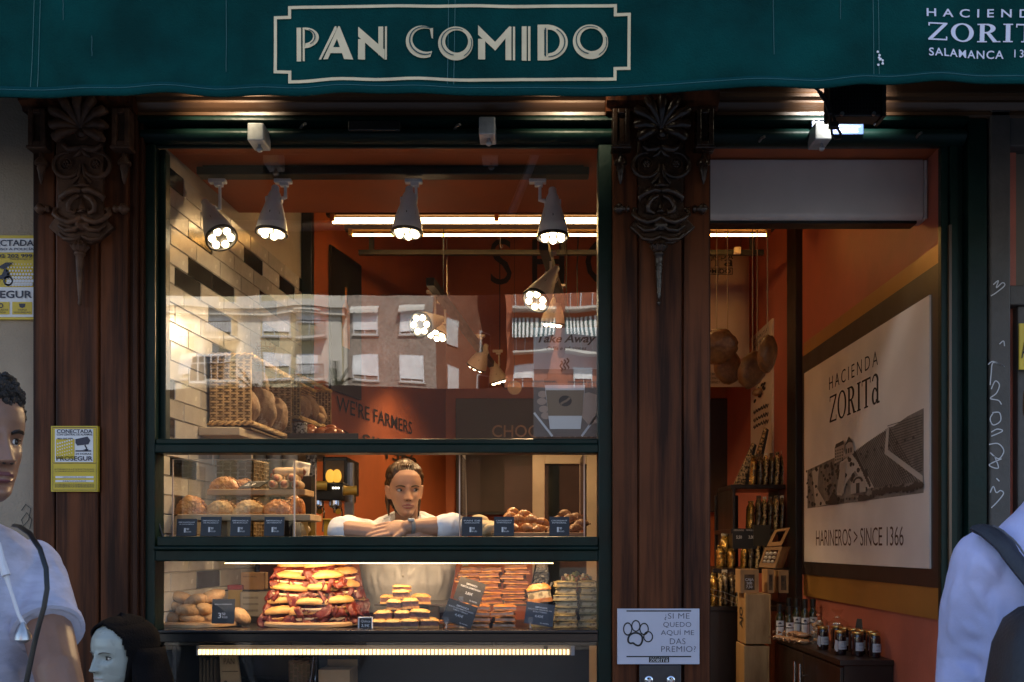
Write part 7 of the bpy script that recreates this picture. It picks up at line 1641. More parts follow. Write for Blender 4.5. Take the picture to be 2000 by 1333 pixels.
def hand(m, wrist, d, nrm, side, L=.175, curl=.5):
    """palm and five separate bent fingers; d along the fingers, nrm out of the back of the hand, side = +1/-1 where the thumb leaves"""
    d = Vector(d).normalized(); nrm = (Vector(nrm)-d*Vector(nrm).dot(d)).normalized(); w = d.cross(nrm)*side; wrist = Vector(wrist)
    pc = wrist+d*L*.25
    rot = Matrix((w, d, nrm)).transposed(); m.ell(pc, (.036,L*.29,.014), rot, 16, 10)
    for k, (o, l, r_) in enumerate(((.027,.40,.0082),(.009,.44,.0086),(-.009,.41,.0082),(-.026,.33,.0070))):
        p = wrist+d*L*.44+w*o*1.0; pts = [p]; ang_ = 0; dd = d
        for seg in (.45,.32,.25):
            ang_ += curl*.55; q = d*cos(ang_)-nrm*sin(ang_); p = p+q*L*l*seg*1.15; pts.append(p)
        limb(m, pts, [r_*1.08, r_, r_*.92, r_*.8], 8)
    p = wrist+d*L*.12+w*.026; q1 = p+(d*.7+w*.6).normalized()*L*.22; q2 = q1+(d*.95+w*.1-nrm*.25).normalized()*L*.17
    limb(m, [p, q1, q2], [.013,.0098,.0078], 8)
def remesh(o, vox, sm=2):
    r_ = o.modifiers.new('remesh', 'REMESH'); r_.mode = 'VOXEL'; r_.voxel_size = vox; r_.use_smooth_shade = True
    s_ = o.modifiers.new('smooth', 'SMOOTH'); s_.factor = .5; s_.iterations = sm; return o
def fabric(o, strength, size, depth=2):
    tx_ = bpy.data.textures.new('folds', 'CLOUDS'); tx_.noise_scale = size; tx_.noise_depth = depth
    d = o.modifiers.new('folds', 'DISPLACE'); d.texture = tx_; d.strength = strength; d.mid_level = .5; d.texture_coords = 'GLOBAL'; return o
def hm(center, H, yaw, pitch=0., roll=0.):   # head matrix: centre of the head at the given point
    return Matrix.Translation(center) @ Euler((pitch, roll, yaw), 'XYZ').to_matrix().to_4x4() @ Matrix.Translation((0, 0, -H*.48))

def skin_tree(m):
    from mathutils.bvhtree import BVHTree
    o = M.build(m, 'garment_draft', SHIRT, origin=(0,0,0), smooth=0); remesh(o, .008, 3)
    dg = bpy.context.evaluated_depsgraph_get(); dg.update(); me = o.evaluated_get(dg).to_mesh()
    tree = BVHTree.FromPolygons([v.co.copy() for v in me.vertices], [tuple(f.vertices) for f in me.polygons])
    d_ = o.data; bpy.data.objects.remove(o); bpy.data.meshes.remove(d_); return tree
def on_cloth(tree, pts, off):     # points on the garment along a sight path, pushed off its surface
    eye = Vector((0, -D0, EYE)); P_ = []
    for px, py in pts:
        d = (at(px, py, 0)-eye).normalized(); h = tree.ray_cast(eye, d)
        if h[0] is not None and (not P_ or (h[0]-P_[-1]).length < .09): P_.append(h[0]+h[1]*(1 if h[1].dot(d) < 0 else -1)*off)
    return P_
def folds(m, lines, y=0, r_=.010, sink=.55):    # soft cloth ridges laid on the garment's own surface, melted in by the remesh
    tree = skin_tree(m)
    for pts in lines:
        P_ = on_cloth(tree, curve([q[:2] for q in pts], 5), -r_*sink)
        if len(P_) > 3: m.tube(P_, [r_*(.45+.55*sin(pi*i/(len(P_)-1))) for i in range(len(P_))], 8)
    return tree
# ---- the shop assistant behind the counter
SKW = mat('light_skin', (.52,.275,.175), .5, var=.05, vs=30, sss=.12, bump=.06, bs=200)
SHIRT = mat('white_cotton', (.80,.79,.82), .8, var=.05, vs=20, bump=.10, bs=240)
HAIRW = mat('dark_blond_hair', (.10,.042,.013), .42, col2=(.020,.009,.004), vs=60, stretch=(1,.35,.25), bump=.4, bs=90)
cW = at(791, 959, .56)
PW = dict(H=.206, skin=SKW, nose=.95, lip=1.3, wide=.90, jaw=-.10, socket=.0115, eye=1.06)
W = thing('person', (cW.x, .72, .15), 'woman in a white shirt leaning on the counter with folded arms, hair tied back', 'person')
XW = hm(cW, PW['H'], R(16), R(4), R(-1))
hA = lambda px, py, y: at(px, py, y)
m = M(); head_mesh(m, PW, XW)
nb = Vector((cW.x-.004, .66, 1.545))
limb(m, [cW+Vector((0,.035,-.045)), cW+Vector((-.002,.06,-.10)), nb+Vector((0,.03,-.03))], [.046,.044,.058])
eR, wR = hA(670,1036,.24), hA(815,1050,.175); eL, wL = hA(878,1029,.22), hA(796,1029,.165)
shR, shL = Vector((nb.x-.170,.69,1.492)), Vector((nb.x+.170,.69,1.492))
limb(m, [shR, eR, eR.lerp(wR,.35), wR], [.046,.037,.036,.024]); limb(m, [shL, eL, eL.lerp(wL,.35), wL], [.046,.036,.035,.0235])
hand(m, wR, (1,.75,-.05), (0,-.3,.95), 1, .15, .25); hand(m, wL, (-1,.06,-.10), (0,-.75,.65), -1, .15, .22)
loft(m, [(Vector((nb.x,.70,1.46)),(.12,0,0),(0,.06,0)),(Vector((nb.x,.71,1.35)),(.155,0,0),(0,.09,0)),(Vector((nb.x,.73,1.15)),(.13,0,0),(0,.09,0)),(Vector((nb.x,.74,.98)),(.16,0,0),(0,.11,0)),(Vector((nb.x,.74,.90)),(.15,0,0),(0,.10,0))])
for s_ in (-1, 1): limb(m, [(nb.x+s_*.085,.74,.92),(nb.x+s_*.09,.73,.55),(nb.x+s_*.09,.75,.24),(nb.x+s_*.09,.66,.19)], [.085,.062,.040,.036])
BO = remesh(m.build('body', SKW, W, smooth=180), .0032, 2)
face_details(W, PW, XW, R(28), mat('brow_brown', (.06,.03,.015), .7), mat('lip_rose', (.33,.11,.095), .45), .0017, .0025)
HLW = [(0,.868),(.5,.85),(.8,.79),(1.05,.70),(1.3,.62),(1.5,.56),(1.72,.44),(1.95,.10),(2.2,.0),(3.15,.0)]
def hlW(t, ph, p): return t > interp(HLW, abs(ph))
def offW(t, ph, p):
    a = abs(ph); e = max(0, min(1, (t-interp(HLW, a))/.10)); return -.0012+e*(.0075+.004*min(1,max(0,(t-.7)/.2))+(.0034*sin(ph*30+t*11)+.002*sin(ph*71+t*20))*min(1,.4+a)+.0022*nz(p, 90)+(.004 if a > 1.8 else 0))
remesh_h = head_patch(PW, XW, hlW, offW).build('hair', HAIRW, W, smooth=180)
m = M(); m.xf = XW
for s_ in (-1, 1):
    for q in range(4): m.tube([(s_*(.056+.001*q),.024+.008*q,.105), (s_*(.059+.001*q),.030+.008*q,.06), (s_*(.057-.002*q),.034+.008*q,.002-.006*q)], [.007,.0075,.002], 6)
for q in range(13):
    a = -.9+q*.15; p0 = head_pt(.868, a, PW); m.tube([p0+Vector((0,.001,.0)), head_pt(.93, a*1.1, PW)+Vector((0,-.005,.006)), head_pt(.985, a*1.6, PW)+Vector((0,0,.009)), Vector((sin(a)*.03, .05, .196))], [.0008,.0040,.0050,.004], 6)
m.xf = None; m.build('hair_strands', HAIRW, W, smooth=180)
m = M()
loft(m, [(Vector((nb.x,.685,1.585)),(.060,0,0),(0,.050,0)),(Vector((nb.x,.69,1.560)),(.115,0,0),(0,.062,0)),(Vector((nb.x,.69,1.515)),(.185,0,0),(0,.078,0)),(Vector((nb.x,.69,1.38)),(.190,0,0),(0,.105,0)),(Vector((nb.x,.69,1.30)),(.178,0,0),(0,.120,0)),(Vector((nb.x,.71,1.21)),(.155,0,0),(0,.105,0)),(Vector((nb.x,.73,1.15)),(.145,0,0),(0,.10,0))])
limb(m, [shR, shR.lerp(eR,.6)+Vector((-.012,0,.006)), eR+Vector((-.010,.012,.0))], [.064,.056,.050]); limb(m, [shL, shL.lerp(eL,.6)+Vector((.012,0,.006)), eL+Vector((.008,.01,.0)), eL.lerp(wL,.14)], [.064,.056,.050,.046])
limb(m, [eR+Vector((-.012,.012,.0)), eR+Vector((-.012,.0,-.006))], [.046,.046])
folds(m, [[(748,1100,.575),(742,1130,.570),(752,1175,.585)],[(770,1100,.572),(776,1130,.566),(768,1170,.58)],[(834,1100,.572),(828,1130,.566),(838,1172,.58)],[(858,1100,.58),(862,1130,.572),(850,1176,.59)],[(782,1104,.570),(798,1126,.565),(812,1104,.570)],[(726,1110,.60),(732,1140,.595),(738,1172,.60)],[(812,1130,.568),(806,1155,.572),(812,1180,.582)]], 0, .013)
folds(m, [[(672,1022,.215),(680,1034,.20),(676,1046,.20)],[(890,1010,.20),(882,1026,.185),(888,1044,.20)],[(700,1012,.36),(712,1022,.34),(708,1040,.33)],[(870,1008,.36),(858,1018,.35),(862,1036,.33)]], 0, .010)
fabric(remesh(m.build('shirt', SHIRT, W, smooth=180), .005, 2), .012, .085)
m = M()
for s_ in (-1, 1):
    c = Vector((nb.x, .635, 1.50))
    p = [cW+Vector((s_*.052,.05,-.085)), cW+Vector((s_*.058,.0,-.095)), cW+Vector((s_*.030,-.035,-.145)), cW+Vector((s_*.075,-.02,-.135)), cW+Vector((s_*.088,.04,-.105))]
    m.add(p, [(0,1,2,3,4)])
m.build('collar', SHIRT, W, smooth=0, solid=.004)
m = M()
for k in range(4): m.ell((nb.x-.005, .568+.0*k, 1.385-.05*k), (.005,.003,.005), n=8, m=6)
m.build('button', mat('shirt_button', (.6,.57,.54), .4), W)
m = M(); m.add([(nb.x-.008,.575,1.46),(nb.x+.012,.575,1.46),(nb.x+.012,.568,1.16),(nb.x-.008,.568,1.16)],[(0,1,2,3)]); m.build('button_placket', SHIRT, W, smooth=0, solid=.004)
m = M(); a = wL.lerp(eL,.10); ax = (eL-wL).normalized(); m.lathe([(.0268,-.007),(.0285,-.006),(.0285,.006),(.0268,.007)], a, ax, 22, cap=False); m.build('watch_strap', mat('grey_strap', (.20,.18,.17), .5), W); m = M(); m.cbox(a+Vector((0,-.012,.024)), .022, .02, .010); m.build('watch', mat('pale_watch', (.55,.53,.50), .3), W, bevel=.003)
m = M(); loft(m, [(Vector((nb.x,.72,1.19)),(.155,0,0),(0,.112,0)),(Vector((nb.x,.73,1.08)),(.155,0,0),(0,.112,0)),(Vector((nb.x,.74,.95)),(.18,0,0),(0,.13,0)),(Vector((nb.x,.74,.6)),(.20,0,0),(0,.14,0))]); m.build('apron', mat('burgundy_apron', (.075,.012,.014), .8, var=.15, bump=.2), W, smooth=60)
m = M()
for s_ in (-1, 1): limb(m, [(nb.x+s_*.09,.75,.62),(nb.x+s_*.09,.75,.24)], [.075,.055])
m.build('trousers', BLACK, W, smooth=60)
m = M()
for s_ in (-1, 1): m.ell((nb.x+s_*.09,.70,.185), (.042,.125,.036), None, 16, 10)
m.build('shoe', BLACK, W, smooth=60)

# ---- young man walking past at the left
SKM = mat('brown_skin', (.29,.150,.098), .45, var=.06, vs=25, sss=.08, bump=.06, bs=200)
TEE = mat('pale_blue_grey_cotton', (.47,.48,.62), .85, var=.10, vs=34, stretch=(.25,1,2), bump=.15, bs=260)
yM = -1.42
cM = at(-50, 866, yM)
PM = dict(H=.232, skin=SKM, nose=1.0, lip=1.2, jaw=.12)
G_ = thing('person', (cM.x, yM+.05, 0), 'young man in a pale t-shirt with short dark curly hair at the left edge', 'person')
XM = hm(cM, PM['H'], R(62), R(2), 0)
m = M(); head_mesh(m, PM, XM)
yaw = R(58); fx = Vector((cos(yaw), sin(yaw), 0)); fy = Vector((-sin(yaw), cos(yaw), 0))   # fx: his left, fy: his back
base = Vector((cM.x-.088, yM+.07, 0))
def B(a, b, z): return base+fx*a+fy*b+Vector((0,0,z+.042*max(0,min(1,(z-.6)/.3))))
limb(m, [cM+Vector((-.01,.035,-.05)), B(.0,-.015,1.47), B(0,0,1.40)], [.056,.056,.066])
ELB, WRI = at(112,1310,yM+.0), at(160,1520,yM-.07)
shl, shr = B(.172,.0,1.368), B(-.172,0,1.368)
limb(m, [shl, ELB, ELB.lerp(WRI,.4), WRI], [.054,.042,.040,.027]); hand(m, WRI, (.15,-.1,-1), (1,.2,0), -1, .19, .4)
WR2 = B(-.30,.05,.86); limb(m, [shr, B(-.25,.06,1.10), WR2], [.052,.042,.027]); hand(m, WR2, (0,-.1,-1), (-1,0,0), 1, .19, .4)
loft(m, [(B(0,0,1.42),fx*.12,fy*.06),(B(0,0,1.30),fx*.165,fy*.10),(B(0,.01,1.10),fx*.145,fy*.095),(B(0,.01,.92),fx*.16,fy*.11),(B(0,.01,.85),fx*.15,fy*.10)])
limb(m, [B(.085,0,.88), B(.09,-.12,.48), B(.09,-.06,.08), B(.09,-.18,.04)], [.088,.062,.042,.036]); limb(m, [B(-.085,0,.88), B(-.09,.06,.48), B(-.09,.25,.12), B(-.09,.15,.05)], [.088,.062,.042,.036])
remesh(m.build('body', SKM, G_, smooth=180), .0034, 2)
face_details(G_, PM, XM, R(18), LASH, mat('lip_mauve', (.165,.055,.062), .4), .0011, .0030)
HAIRM = mat('black_curly_hair', (.012,.009,.008), .7, col2=(.030,.022,.018), vs=90, bump=1., bs=160)
HLM = [(0,.83),(.5,.825),(.8,.78),(1.0,.66),(1.25,.60),(1.45,.50),(1.7,.42),(2.2,.25),(3.15,.2)]
def offM(t, ph, p):
    top = max(0, min(1, (t-.80)/.12)); a = abs(ph)
    e = max(0, min(1, (t-interp(HLM, a))/.05)); return -.001+e*(.004+.026*top*(.75+.5*nz(p, 70))+.003*nz(p, 160))
head_patch(PM, XM, lambda t, ph, p: t > interp(HLM, abs(ph)), offM, 160, 140).build('hair', HAIRM, G_, smooth=180)
m = M(); rr = random.Random(1)
m.xf = XM
for q in range(420):
    t, ph = rr.uniform(.80,.985), rr.uniform(-pi, pi); p = head_pt(t, ph, PM); o = Vector((p.x, p.y, (p.z-.13))).normalized()*offM(t, ph, p)
    m.ell(p+o*.92, rr.uniform(.004,.008), None, 6, 4)
m.xf = None; stuff(m.build('hair_curls', HAIRM, G_, smooth=180))
m = M()
sleeve_end = shl.lerp(ELB, .66)
loft(m, [(B(0,.0,1.462),fx*.072,fy*.062),(B(0,.0,1.44),fx*.12,fy*.075),(B(0,0,1.405),fx*.175,fy*.085),(B(0,0,1.32),fx*.205,fy*.125),(B(0,0,1.2),fx*.195,fy*.125),(B(0,.0,1.05),fx*.18,fy*.12),(B(0,.01,.85),fx*.19,fy*.135),(B(0,.01,.82),fx*.188,fy*.133)])
m.ell(shl, .054); m.tube([shl, shl.lerp(sleeve_end,.5)+fx*.004, sleeve_end], [.055,.060,.063], 20)
se2 = shr.lerp(B(-.25,.06,1.10),.6); m.tube([shr, se2], [.058,.064], 20); m.ell(shr, .058)
folds(m, [[(62,1130,-.098),(84,1150,-.098),(112,1158,-.085)],[(40,1170,-.118),(70,1190,-.115),(100,1196,-.10)],[(20,1240,-.128),(48,1262,-.124),(76,1262,-.115)],[(8,1130,-.120),(26,1180,-.128),(30,1250,-.130)],[(96,1080,-.062),(112,1110,-.066),(136,1150,-.048)],[(56,1290,-.122),(66,1312,-.12),(60,1333,-.12)],[(104,1176,-.082),(120,1172,-.076),(138,1178,-.06)],[(-4,1290),(20,1310),(44,1333)],[(60,1060),(84,1096),(96,1150)],[(112,1086),(128,1120),(140,1168)],[(10,1040),(30,1064),(58,1076)]], yM, .013)
fabric(remesh(m.build('t_shirt', TEE, G_, smooth=180), .005, 5), .009, .11)
m = M(); m.lathe([(.066,-.008),(.071,0),(.066,.008)], B(0,-.002,1.466), (fx*.0+Vector((0,0,1))+fy*-.22), 24, cap=False); m.build('neck_band', TEE, G_)
m = M(); q = sleeve_end; ax = (ELB-shl).normalized(); m.lathe([(.060,-.018),(.0672,-.016),(.0672,.0),(.060,.002)], q, ax, 24, cap=False); m.build('sleeve_hem', TEE, G_)
m = M()
for s_, dy in ((1,-.12),(-1,.13)): m.tube([B(s_*.09-.0,dy,.10), B(s_*.09,dy-.06,.055)], [.045,.05], 12); m.ell(B(s_*.09,dy-.10,.05), (.05,.14,.05), None, 14, 8)
m.build('shoe', mat('white_trainer', (.55,.55,.55), .6), G_)
m = M(); limb(m, [B(.088,0,.90), B(.093,-.12,.50), B(.092,-.07,.12)], [.108,.078,.062]); limb(m, [B(-.088,0,.90), B(-.093,.06,.50), B(-.092,.24,.16)], [.108,.078,.062]); loft(m, [(B(0,.01,.98),fx*.17,fy*.12),(B(0,.01,.85),fx*.175,fy*.125)])
remesh(m.build('trousers', mat('dark_denim', (.02,.025,.045), .8, var=.2), G_, smooth=180), .008, 2)
t = thing('shoulder_bag', B(.2,-.13,.95), 'thin black bag strap across the young man in the pale t-shirt', 'bag')
m = M(); pts = [at(26,1026,yM+.12), at(38,1028,yM+.045), at(58,1042,yM-.02), at(78,1072,yM-.062), at(90,1110,yM-.090), at(92,1150,yM-.100), at(86,1186,yM-.106), at(76,1220,yM-.108), at(66,1262,yM-.11), at(52,1330,yM-.11), at(30,1420,yM-.10)]
m.tube(pts, .0048, 8, flat=.5); m.build('strap', BLACK, t)
m = M(); c = pts[-1]; m.cbox(c+Vector((-.03,-.02,-.09)), .2, .06, .16); m.build('pouch', BLACK, t, bevel=.015)
t = thing('earphone_cord', at(50,1240,yM-.16), 'white cord with a metal tip hanging down the pale t-shirt', 'cord')
m = M(); m.tube([at(-2,1060,yM-.135), at(6,1105,yM-.14), at(20,1150,yM-.145), at(36,1200,yM-.145), at(48,1222,yM-.145)], [.003,.006,.0032,.0032,.004], 8); m.build('cord', mat('white_cord', (.6,.6,.66), .5), t)
m = M(); m.tube([at(3,1098,yM-.143), at(12,1124,yM-.146)], .0075, 8); m.build('slider', mat('white_cord', ()), t)
m = M(); m.lathe([(.002,0),(.006,-.006),(.013,-.022),(.014,-.030),(.006,-.036),(0,-.037)], at(45,1215,yM-.147), (0,0,1), 12, cap=False); m.build('tip', STEEL, t)

# ---- person with a backpack at the right edge, seen from behind
yR = -1.42
LSH = mat('pale_lilac_shirt', (.52,.55,.88), .8, var=.06, vs=14, bump=.10, bs=240)
c = at(2085, 1060, yR)
N_ = thing('person', (c.x, yR, 0), 'person in a pale lilac shirt seen from behind at the right edge', 'person')
PR = dict(H=.225, skin=SKW)
m = M(); XR_ = hm(Vector((c.x+.02, yR, 1.68)), .225, R(170)); head_mesh(m, PR, XR_)
limb(m, [(c.x+.02,yR,1.63),(c.x+.02,yR+.01,1.53),(c.x,yR+.02,1.42)], [.052,.052,.06])
sL, eL_, wL_ = at(1928,1098,yR), at(1898,1290,yR+.06), at(1870,1480,yR-.02)
sR = Vector((2*c.x-sL.x, yR, sL.z)); 
limb(m, [sL, eL_, wL_], [.050,.040,.026]); hand(m, wL_, (0,-.2,-1), (-1,0,0), 1, .17, .4)
limb(m, [sR, sR+Vector((.05,.03,-.28)), sR+Vector((.06,-.08,-.5))], [.050,.040,.026]); hand(m, sR+Vector((.06,-.08,-.5)), (0,-.2,-1), (1,0,0), -1, .17, .4)
loft(m, [((c.x,yR,1.38),(.12,0,0),(0,.06,0)),((c.x,yR,1.25),(.15,0,0),(0,.09,0)),((c.x,yR,1.05),(.13,0,0),(0,.085,0)),((c.x,yR,.88),(.16,0,0),(0,.11,0)),((c.x,yR,.80),(.15,0,0),(0,.1,0))])
for s_ in (-1, 1): limb(m, [(c.x+s_*.085,yR,.85),(c.x+s_*.09,yR-.02*s_,.46),(c.x+s_*.09,yR+.05*s_,.08),(c.x+s_*.09,yR+.05*s_+.12,.04)], [.085,.06,.04,.035])
remesh(m.build('body', SKW, N_, smooth=180), .004, 2)
head_patch(PR, XR_, lambda t, ph, p: t > interp([(0,.83),(.8,.75),(1.2,.6),(1.7,.4),(2.2,.15),(3.15,.05)], abs(ph)), .012).build('hair', HAIRW, N_, smooth=180, solid=.01)
m = M()
loft(m, [((c.x,yR,1.545),(.066,0,0),(0,.062,0)),((c.x,yR,1.515),(.092,0,0),(0,.070,0)),((c.x,yR,1.465),(.145,0,0),(0,.085,0)),((c.x,yR,1.415),(.178,0,0),(0,.095,0)),((c.x,yR,1.25),(.175,0,0),(0,.115,0)),((c.x,yR,1.05),(.165,0,0),(0,.125,0)),((c.x,yR,.80),(.20,0,0),(0,.14,0))])
limb(m, [sL, sL.lerp(eL_,.5)+Vector((-.012,0,.01)), eL_+Vector((-.004,0,0)), eL_.lerp(wL_,.5)], [.064,.062,.060,.052]); limb(m, [sR, sR+Vector((.05,.03,-.28)), sR+Vector((.06,-.08,-.48))], [.064,.056,.045])
RT = folds(m, [[(1868,1205,-.045),(1900,1232,-.058),(1946,1236,-.045)],[(1872,1258,-.03),(1905,1272,-.05),(1942,1292,-.035)],[(1888,1130,-.05),(1916,1168,-.060),(1940,1212,-.05)],[(1860,1290,-.02),(1890,1318,-.045),(1930,1322,-.035)],[(1905,1090,-.05),(1936,1110,-.062),(1955,1150,-.055)],[(1946,1140,-.045),(1950,1200,-.040),(1944,1270,-.03)],[(1862,1180,-.02),(1858,1230,-.02),(1866,1262,-.02)],[(1905,1196,-.06),(1920,1216,-.062),(1936,1262,-.05)],[(1922,1060),(1900,1100),(1884,1150)],[(1876,1110),(1862,1160),(1852,1220)]], yR, .016)
fabric(remesh(m.build('shirt', LSH, N_, smooth=180), .005, 4), .012, .12)
m = M(); loft(m, [((c.x,yR,.84),(.185,0,0),(0,.13,0)),((c.x,yR,.76),(.18,0,0),(0,.125,0))])
for s_ in (-1, 1): limb(m, [(c.x+s_*.09,yR,.82),(c.x+s_*.092,yR-.02*s_,.46),(c.x+s_*.092,yR+.05*s_,.12)], [.10,.075,.06])
remesh(m.build('trousers', mat('dark_denim', ()), N_, smooth=180), .008, 2)
m = M()
for s_ in (-1, 1): m.ell((c.x+s_*.09,yR+.05*s_+.07,.05), (.05,.14,.05), None, 14, 8)
m.build('shoe', BLACK, N_)
t = thing('backpack', (c.x, yR-.22, 1.0), 'dark charcoal backpack on the person at the right edge', 'backpack')
PACK = mat('charcoal_nylon', (.020,.022,.032), .6, var=.2, vs=30, bump=.2, bs=200)
c = c-Vector((.075,0,0)); m = M(); loft(m, [((c.x,yR-.20,.90),(.14,0,0),(0,.05,0)),((c.x,yR-.21,.95),(.165,0,0),(0,.09,0)),((c.x,yR-.21,1.15),(.165,0,0),(0,.10,0)),((c.x,yR-.20,1.30),(.15,0,0),(0,.08,0)),((c.x,yR-.17,1.36),(.10,0,0),(0,.04,0))], pw=.6); m.build('pack', PACK, t, smooth=60, sub=1)
m = M()
for sgn in (1,):
    pts = on_cloth(RT, curve([(2060,1205),(2020,1140),(1985,1095),(1955,1062),(1935,1046),(1922,1040)], 4), .006)
m.tube(pts, .036, 12, flat=.30); m.build('strap', PACK, t, smooth=60)
m = M(); m.tube([p+Vector((.012,-.012,.006)) for p in pts], .002, 5); m.build('piping', mat('grey_piping', (.1,.1,.12), .6), t)

# ---- mannequin head with a black scarf
yQ = -.33; MANN = mat('mannequin_paint', (.43,.45,.42), .28, var=.03, sss=.0)
PQ = dict(H=.215, skin=MANN, nose=1.0, lip=.9, ears=False)
cQ = at(236, 1284, yQ)
Q_ = thing('mannequin_head', (cQ.x, yQ, 0), 'pale grey mannequin head wrapped in a black scarf, before the left pilaster', 'mannequin')
XQ = hm(cQ, PQ['H'], R(-32), 0, 0)
m = M(); head_mesh(m, PQ, XQ); limb(m, [cQ+Vector((.02,.02,-.06)), cQ+Vector((.03,.02,-.14)), cQ+Vector((.03,.02,-.20))], [.048,.045,.07]); remesh(m.build('bust', MANN, Q_, smooth=180), .003, 2)
face_details(Q_, PQ, XQ, R(-5), mat('painted_brow', (.10,.085,.075), .5), mat('painted_lips', (.44,.38,.36), .3), .0020, .0014)
SCARF = mat('black_jersey', (.007,.006,.007), .95, spec=.1, var=.2, vs=20, bump=.3, bs=180)
m = head_patch(PQ, XQ, lambda t, ph, p: abs(ph) > interp([(0,1.32),(.5,1.30),(.75,1.10),(.86,.75),(.92,.0)], t) or t > .92, lambda t, ph, p: .007+.003*nz(p, 30)+.010*min(1, max(0, abs(ph)-1.2)))
m.build('scarf_hood', SCARF, Q_, smooth=180, solid=.008)
m = M()
c = cQ+Vector((.035,.02,0))
def scf(u, v):
    a = u*2*pi; r_ = .085+.10*v**1.3+.008*sin(a*7+v*6)*v; z = .03-.34*v
    return c+Vector((cos(a)*r_*.95+.02*v, sin(a)*r_*.85, z))
m2 = M(); m2.grid(lambda u, v: scf(.0+u*.66-.22, v), 40, 14); m2.build('scarf_drape', SCARF, Q_, smooth=180, solid=.006)
m2 = M(); m2.grid(lambda u, v: c+Vector((cos(u*2*pi)*(.075+.115*v)+.01, sin(u*2*pi)*(.07+.10*v), -.115-.22*v+.008*sin(u*40))), 40, 10); m2.build('scarf_collar', SCARF, Q_, smooth=180, solid=.006)
m = M(); m.cyl((c.x,c.y,0.02),(c.x,c.y,cQ.z-.19),.016); m.lathe([(0,0),(.17,0),(.17,.012),(.03,.03),(.018,.05)], (c.x,c.y,0), n=28, cap=False); m.build('stand', STEEL, Q_)
# ------------------------------------------------------------------ the square behind the camera, seen in the glass
FY = -65.0
def fx_(px): return (px-CX)/FP*(D0-FY+.0)          # mirrored sight line: depth is shop distance plus facade distance
def fz_(py): return EYE+(CY-py)/FP*(D0-FY)
SHUT = mat('roller_blind', (.80,.80,.80), .6, var=.05); FRW = mat('white_window_frame', (.6,.6,.6), .5); DGL = mat('dark_pane', (.03,.035,.04), .1); AWW = mat('cream_awning', (.60,.58,.52), .8); IRON = mat('black_iron', (.02,.02,.02), .5)
def window_(parent, x, z, w, h, y=FY, blind=.8, awn=False, frame=FRW):
    m = M(); m.box(x-w/2, x+w/2, y-.02, y+.05, z, z+.08); m.box(x-w/2, x+w/2, y-.02, y+.05, z+h-.08, z+h); m.box(x-w/2, x-w/2+.08, y-.02, y+.05, z+.08, z+h-.08); m.box(x+w/2-.08, x+w/2, y-.02, y+.05, z+.08, z+h-.08); m.box(x-.03, x+.03, y-.02, y+.04, z+.08, z+h-.08)
    W_ = m.build('window', frame, parent, smooth=0)
    m = M(); m.box(x-w/2+.08, x+w/2-.08, y-.05, y-.01, z+.08, z+h-.08); m.build('pane', DGL, W_, smooth=0)
    if blind: m = M(); m.box(x-w/2+.06, x+w/2-.06, y+.052, y+.09, z+.08+(1-blind)*(h-.16), z+h-.08); m.build('blind', SHUT, W_, smooth=0)
    m = M(); m.box(x-w/2-.08, x+w/2+.08, y, y+.16, z-.10, z); m.build('sill', mat('sill_stone', (.4,.37,.33), .7), W_, smooth=0)
    if awn:
        m = M(); n_ = 10
        m.grid(lambda u, v: Vector((x-w/2-.1+u*(w+.2), y+.05+.5*v, z+h+.25-.28*v)), 2, 2)
        m.grid(lambda u, v: Vector((x-w/2-.1+u*(w+.2), y+.55, z+h-.03-.14*v-.05*abs(sin(u*pi*6))*v)), 36, 1); m.build('window_awning', AWW, W_, smooth=0, solid=.02)
def bld(name, x0, x1, z1, mt, lab, dep=14):
    t = thing(name, ((x0+x1)/2, FY-dep/2, 0), lab, 'building', 'buildings across the square'); m = M(); m.box(x0, x1, FY-dep, FY, 0, z1); m.build('wall', mt, t, smooth=0); return t
CRM = mat('cream_facade', (.50,.44,.28), .85, var=.06, vs=1); WHF = mat('white_facade', (.60,.57,.50), .85, var=.05, vs=1)
BRK = mat('tan_brick', (.30,.245,.20), .85, var=.35, vs=5, detail=10); BRD = mat('shaded_brick', (.24,.12,.075), .85, var=.30, vs=5, detail=8); RED = mat('red_brick', (.40,.13,.06), .85, var=.25, vs=5, detail=8)
x0, x1 = fx_(250), fx_(668); t = bld('apartment_block', x0, x1, 24, CRM, 'cream apartment block reflected at the left of the window')
m = M()
for px in (330, 400, 486, 640): m.box(fx_(px)-.9, fx_(px)+.9, FY+.002, FY+.06, 0, 23.8)
m.build('white_pilaster', WHF, t, smooth=0)
m = M(); zc = fz_(604); m.box(x0-.3, x1+.4, FY, FY+.7, zc+.05, zc+.5); m.box(x0-.2, x1+.3, FY, FY+.45, zc-.35, zc+.048); m.build('cornice', WHF, t, smooth=0)
for row, py in enumerate((655, 742, 830)):
    for i, px in enumerate((370, 425, 540, 600)):
        window_(t, fx_(px), fz_(py), 1.7, 1.75, blind=.85 if (i+row) % 3 else .5, awn=(i in (3,) and row == 0))
    if row < 2:
        for px0, px1 in ((408, 468), (580, 640)):
            m = M(); z = fz_(py)-.15; a, b = fx_(px0), fx_(px1); m.box(a, b, FY+.01, FY+1.0, z-.15, z); m.build('balcony_slab', WHF, t, smooth=0)
            m = M(); m.box(a, b, FY+.96, FY+1.0, z+.92, z+.98)
            n_ = 22
            for q in range(n_+1): x = a+(b-a)*q/n_; m.box(x-.015, x+.015, FY+.965, FY+.995, z, z+.92)
            stuff(m.build('railing', IRON, t, smooth=0))
